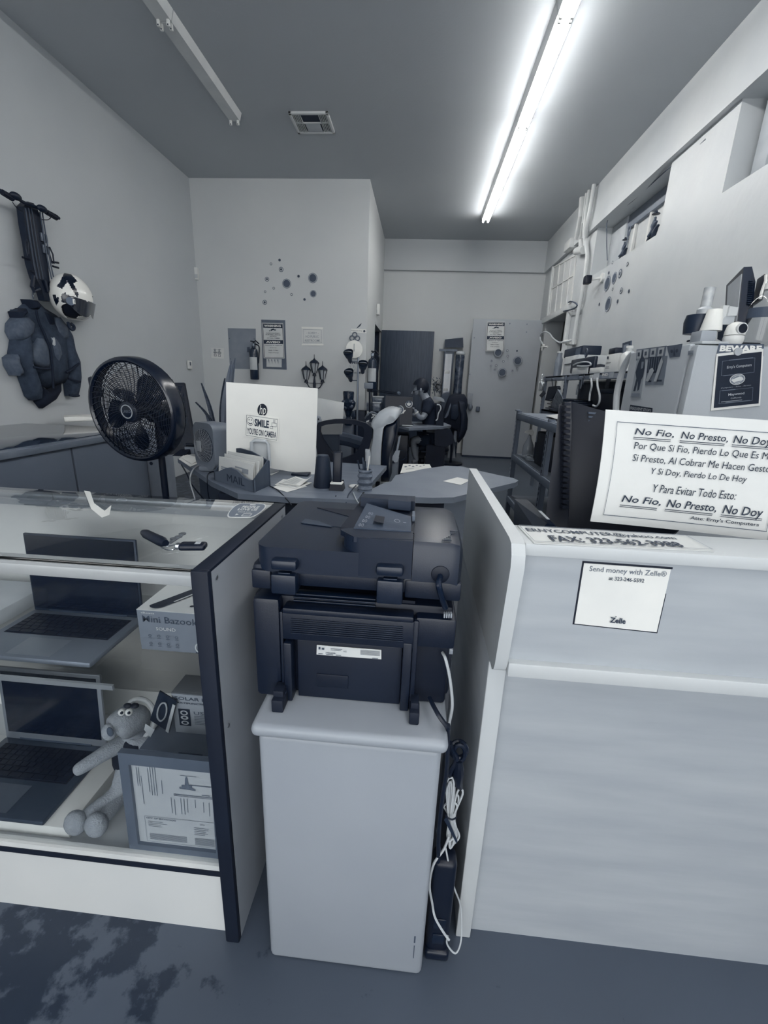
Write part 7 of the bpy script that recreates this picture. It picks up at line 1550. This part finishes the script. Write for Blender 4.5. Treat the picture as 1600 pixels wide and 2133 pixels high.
photo('tree_photo', 'photo of trees and pale figures on the fridge side', fside([(318, 560), (510, 560), (555, 255), (350, 262)]), NX, M(.5, .5), [(M(.2, .6), [('#', .05, .42, .72, .98), ('#', .15, .1, .35, .16), ('#', .6, .12, .9, .18)]), (M(.45, .6), [('#', .12+.12*k, .5, .15+.12*k, .96) for k in range(5)]), (M(.72, .6), [('~', [(.05, .15), (.2, .12), (.45, .5), (.35, .6), (.2, .55)]), ('~', [(.5, .12), (.65, .12), (.85, .8), (.75, .95), (.68, .8)])])])
photo('card_row', 'row of small framed picture cards taped along the fridge side top', fside([(225, 305), (520, 270), (545, 150), (230, 190)]), NX, M(.45, .6), [(M(.72, .6), [('#', .02+.25*k, .15, .2+.25*k, .9) for k in range(4)]), (M(.3, .6), [('#', .07+.25*k, .35, .15+.25*k, .7) for k in range(4)])])
photo('dark_photo', 'dark photo print at the fridge side\'s upper right', fside([(575, 275), (680, 265), (708, 130), (545, 155)]), NX, M(.36, .6), [(M(.24, .6), [('o', .3, .5, .1, .15), ('o', .7, .5, .1, .15), ('~', [(.4, .1), (.6, .1), (.5, .9)])])])
photo('faint_sticker', 'faint grey sticker near the fridge side\'s front edge', fside([(765, 250), (820, 248), (822, 200), (768, 203)]), NX, M(.55, .6), [(M(.48, .6), [('#', .1, .3, .9, .5)])], 'sticker')
photo('frequent_sticker', 'dark strip sticker reading Frequent Stops low on the fridge side', fside([(150, 860), (392, 875), (395, 800), (165, 765)]), NX, M(.15, .6), [(M(.7, .6), [('FREQUENT STOPS', .04, .42, .96, .82, 0, .02)])], 'sticker')
# door: beware sign and plaque
q = [P(*g5(*v), Y=FRY-.002) for v in ((1060, 235), (1560, 180), (1560, 150), (1080, 150))]
fd = lambda pts, o=.002: [P(*g5(*v), Y=FRY-o) for v in pts]
t = T('beware_sign', 'dark sign headed Beware peeking over the business plaque on the fridge', 'sign', fd([(1065, 230)])[0])
q = fd([(1060, 260), (1555, 260), (1560, 135), (1090, 130)])
B().slab(q, .0015, NY).obj('panel', M(.36, .5), t, smooth=False)
letters([('BEWARE', .04, .38, .95, .88, 0, .05)], q, t, M(.93, .5), NY)
letters([('~', [(-.0, .4), (1, .82), (1, .62), (0.0, .2)])], q, t, M(.93, .5), NY, .002, 'white_edge') if False else None
pqd = fd([(1005, 828), (1518, 775), (1555, 180), (1065, 235)], .006)
t = T('shop_plaque', 'dark white-edged business plaque with a round seal on the fridge door', 'plaque', pqd[0])
B().slab(pqd, .003, NY).obj('white_border', M(.9, .5), t, smooth=False)
f = quadmap(pqd, NY, .002); iq = [f(.05, .045), f(.96, .045), f(.96, .95), f(.035, .955)]
B().slab(iq, .001, NY).obj('panel', M(.1, .35), t, smooth=False)
letters([('[]', .1, .62, .85, .9, .008, .006), ('[]', .1, .07, .85, .33, .008, .006), ('#', .25, .895, .8, .91), ('#', .15, .61, .5, .625), ('#', .15, .32, .45, .335), ('#', .25, .07, .8, .085)], iq, t, M(.45, .5), NY, .0012, 'scroll_border')
letters([('Erny\'s Computers', .22, .73, .78, .8, 0, .015), ('Maywood', .3, .2, .66, .26, 0, .02), ('California', .36, .145, .6, .175), ('Computers - Sales - Service', .12, .365, .8, .39, .2), ('#', .15, .1, .62, .11)], iq, t, M(.68, .5), NY)
letters([('o', .475, .52, .175, .105)], iq, t, M(.5, .5), NY, .0012, 'medallion')
letters([('O', .475, .52, .175, .105, .08), ('O', .475, .52, .12, .07, .08), ('BUSINESS', .36, .585, .6, .6, 0, .01), ('2023', .42, .43, .54, .45, 0, .01), ('~', [(.33, .52), (.45, .55), (.52, .57), (.6, .54), (.62, .5), (.5, .48), (.4, .47)])], iq, t, M(.85, .5), NY, .0022, 'medallion_print')
p_ = P(*g5(1295, 212), Y=FRY-.012); tag(B().cyl(p_, p_+Vector((0, .012, 0)), .016, n=20).obj('round_magnet', M(.7, .4)), 'round pale magnet holding the plaque at its top', 'magnet')
def h4(x, y): return (1420+x*.1125, 540+y*.1125)      # enlarged view above the refrigerator
def H(x, y, Y=2.2): return P(*h4(x, y), Y=Y)
ZT = FRZ
# tilted black monitor with side view
t = T('old_monitor', 'black monitor with a grey screen turned sideways on the fridge', 'monitor', (1.45, 2.3, ZT))
A_, B_ = H(785, 1250, 2.42), H(1040, 1250, 2.15); mn_ = (B_-A_).cross(Vector((0, 0, 1))).normalized(); mn_ = -mn_ if mn_.x > 0 else mn_
def onm(x, y, off=0):
    px, py = h4(x, y); d = CR*(px-800)-CU*(py-1066.5)+CF*FPX; return CAM+d*((A_-CAM).dot(mn_)/d.dot(mn_)) + mn_*off
fq_ = [onm(785, 1250), onm(1040, 1250), onm(1150, 145), onm(828, 480)]
B().hull(fq_+[v-mn_*.03 for v in fq_]+[onm(860, 1100)-mn_*.055, onm(1040, 1100)-mn_*.05, onm(1110, 430)-mn_*.05, onm(880, 600)-mn_*.055]).obj('casing', M(.08, .4), t, ang=15)
B().slab([onm(835, 1150, .003), onm(1030, 1150, .003), onm(1122, 270, .003), onm(868, 500, .003)], .004, mn_).obj('screen', M(.68, .4), t, smooth=False)
B().hull([H(680, 1220, 2.24), H(840, 1220, 2.24), H(780, 1540, 2.24), H(660, 1480, 2.24), H(680, 1220, 2.34), H(840, 1220, 2.34), H(780, 1540, 2.34), H(660, 1480, 2.34)]).obj('stand', M(.25, .4), t)
B().box(1.3, 2.2, ZT+.001, 1.5, 2.4, ZT+.02, .004).obj('foot', BLKM, t)
for k in range(12): 
    p_ = onm(1040+(.1*(1250-420-k*38)), 420+k*38)-mn_*.03; p_ = p_+Vector((0, -.004, 0)); B().box(p_.x-.008, p_.y-.002, p_.z, p_.x+.008, p_.y+.02, p_.z+.003).obj('vent_slot', M(.22, .4), t)
for q, lb, m_ in (([H(720, 1120, 2.17), H(820, 1120, 2.17), H(890, 855, 2.17), H(780, 850, 2.17)], 'narrow white box leaning before the sideways monitor', .82), ([H(850, 1050, 2.16), H(1020, 1045, 2.16), H(1055, 890, 2.16), H(895, 868, 2.16)], 'wide white packet leaning before the sideways monitor', .8), ([H(700, 1210, 2.165), H(960, 1210, 2.165), H(990, 1050, 2.165), H(830, 1050, 2.165)], 'pale lower packet under the two white boxes on the fridge', .72)):
    tag(B().slab(q, .02, NY).obj('white_packet', M(m_, .6), smooth=False), lb, 'box', 'white packets on the fridge')
# tablet
q = [H(1300, 860, 2.3), H(1470, 740, 2.16), H(1580, 300, 2.16), H(1535, 275, 2.18), H(1400, 370, 2.3)]
t = T('tablet', 'dark tablet with a white edge leaning behind the water bottle', 'tablet', q[0])
B().hull(q+[v+Vector((.02, .02, 0)) for v in q]).obj('tablet_body', M(.14, .3), t, ang=15)
B().tube([H(1450, 740, 2.15), H(1500, 560, 2.15), H(1560, 400, 2.15), H(1560, 285, 2.15)], .006, 6).obj('white_edge', M(.92, .4), t)
# cup upside down on a box
c = H(520, 1460, 2.16); t = T('white_box', 'small pale box under the upturned paper cup', 'box', c); a, c_ = H(345, 1480, 2.14), H(665, 1340, 2.14)
B().box(a.x, 2.14, ZT+.009, c_.x, 2.22, c_.z+.004, .004).obj('box_body', M(.65, .5), t)
zb_ = c_.z+.006; t = T('paper_cup', 'white paper cup upturned on the small pale box', 'cup', (H(525, 1350, 2.18).x, 2.18, zb_)); x_ = H(530, 1350, 2.18).x
B().lathe([(.040, 0), (.042, .002), (.028, .085), (.026, .088), (0, .087)], 24, (x_, 2.18, zb_)).obj('cup_body', M(.93, .5, bump=.2, bscale=30), t)
# sauce pot and small bottle
t = T('small_jar', 'small clear and white bottle in a dark holder at the fridge\'s left end', 'bottle', H(300, 1400, 2.25)); x_ = H(355, 1300, 2.25).x
B().lathe([(0, 0), (.03, 0), (.032, .09), (.022, .1), (.022, .18), (.0, .182)], 16, (x_, 2.25, H(0, 1320, 2.25).z)).obj('bottle_body', M(.75, .2, .08, 30), t)
B().lathe([(0, -.0), (.05, .0), (.056, .05), (.05, .08)], 18, (x_-.014, 2.26, H(0, 1380, 2.26).z), cap=True).obj('holder', M(.14, .4), t)
B().cyl((x_, 2.26, ZT), (x_, 2.26, H(0, 1370, 2.26).z), .012).obj('holder_stem', M(.2, .4), t); B().tube([H(100, 1520, 2.25), H(200, 1500, 2.25), H(260, 1430, 2.25), H(330, 1400, 2.25)], .004, 6).obj('cord', BLK, t)
# indoor camera
x_ = H(975, 1400, 2.13).x; t = T('indoor_camera', 'round white pan camera with a black lens on the fridge', 'camera', (x_, 2.13, ZT))
B().lathe([(0, 0), (.030, 0), (.037, .01), (.039, .024), (.037, .036)], 24, (x_, 2.13, ZT)).obj('camera_base', M(.9, .3), t)
B().lathe([(.038, .038), (.037, .055), (.032, .077), (.018, .09), (0, .094)], 24, (x_, 2.13, ZT)).obj('camera_head', M(.92, .3), t)
p_ = Vector((x_+.005, 2.098, ZT+.062)); d = Vector((.15, -1, .1)).normalized()
B().cyl(p_+d*-.01, p_+d*.004, .024, n=24).obj('lens_ring', M(.85, .3), t); B().cyl(p_, p_+d*.006, .019, n=24).obj('lens', M(.03, .1), t)
# water bottle
x_ = H(1410, 1400, 2.14).x; t = T('water_bottle', 'large clear water bottle with a dark label on the fridge', 'bottle', (x_, 2.14, ZT)); PW = M(.6, .12, .06, 14, bump=.4, bscale=20, name='clear_plastic')
PW = glassmat('bottle_plastic', .82, 1, ior=1.5, rough=.05)
B().lathe([(0, .002), (.05, .002), (.056, .01), (.053, .03), (.057, .05), (.053, .07), (.057, .09), (.057, .15), (.052, .17), (.038, .195), (.02, .21), (.018, .225)], 28, (x_, 2.14, ZT), cap=False).obj('bottle_body', PW, t)
B().sheet([[(x_+.0585*math.sin(a), 2.14-.0585*math.cos(a), ZT+z) for a in [rad(-100+k*12.5) for k in range(17)]] for z in (.108, .148)]).obj('label', M(.3, .5), t)
q = [(x_-.045, 2.078, ZT+.113), (x_+.045, 2.078, ZT+.113), (x_+.045, 2.078, ZT+.143), (x_-.045, 2.078, ZT+.143)]
letters([('fresh', .25, .2, .95, .85, .3, .02)], q, t, M(.88, .5), NY)
B().cyl((x_, 2.14, ZT+.222), (x_, 2.14, ZT+.245), .021, n=18).obj('cap', M(.88, .3), t)
a, c_ = H(1390, 1500, 2.085), H(1620, 1250, 2.085)
t = T('heart_box', 'pale box with printed hearts at the photo\'s right edge on the fridge', 'box', a); B().box(a.x+.06, 2.072, ZT+.001, c_.x+.06, 2.08, c_.z, .003).obj('box_body', M(.78, .6), t)
q = [(a.x+.06, 2.072, ZT+.001), (c_.x+.06, 2.072, ZT+.001), (c_.x+.06, 2.072, c_.z), (a.x+.06, 2.072, c_.z)]
letters([('~', [(.5, .2), (.75, .42), (.7, .55), (.55, .5), (.5, .45), (.45, .5), (.3, .55), (.25, .42)]), ('o', .5, .8, .12, .1)], q, t, M(.4, .6), NY, .001, 'hearts')
t = T('carved_statue', 'dark glossy carved pillar statue beside the floor lamp pole', 'statue', P(727, 905, Y=6.0)); 
x_ = P(727, 850, Y=6.0).x; z_ = lambda y: P(727, y, Y=6.0).z
B().box(x_-.11, 5.97, 0, x_+.05, 6.2, z_(872), .02).obj('pedestal_block', M(.5, .6), t)
B().lathe([(.05, z_(885)), (.06, z_(876)), (.03, z_(868)), (.055, z_(855)), (.095, z_(845)), (.1, z_(838)), (.07, z_(832)), (.075, z_(818)), (.07, z_(815)), (0, z_(814))], 14, (x_, 5.95, 0)).obj('carved_body', M(.14, .15, .06, 20, bump=.9, bscale=30), t)
for dx, y0 in ((-.05, 838), (.04, 836), (0, 842), (.05, 846), (-.03, 848)): B().ball((x_+dx, 5.88, z_(y0)), (.03, .02, .028), n=10).obj('carved_boss', M(.3, .15), t)
tag(B().tube(bez([P(735, 873, Y=5.9), P(738, 866, Y=5.88), P(736, 858, Y=5.88), P(733, 868, Y=5.88)]), .018, 8).obj('horn', M(.2, .2)), 'small dark glossy horn shape right of the carved statue', 'ornament')
t = T('grey_stand', 'pale grey draped stand behind the carved statue', 'stand', (x_, 6.2, 0)); B().box(P(712, 0, Y=6.25).x, 6.22, 0, P(760, 0, Y=6.25).x, 6.38, P(720, 868, Y=6.25).z, .02).obj('stand_body', M(.6, .6), t)
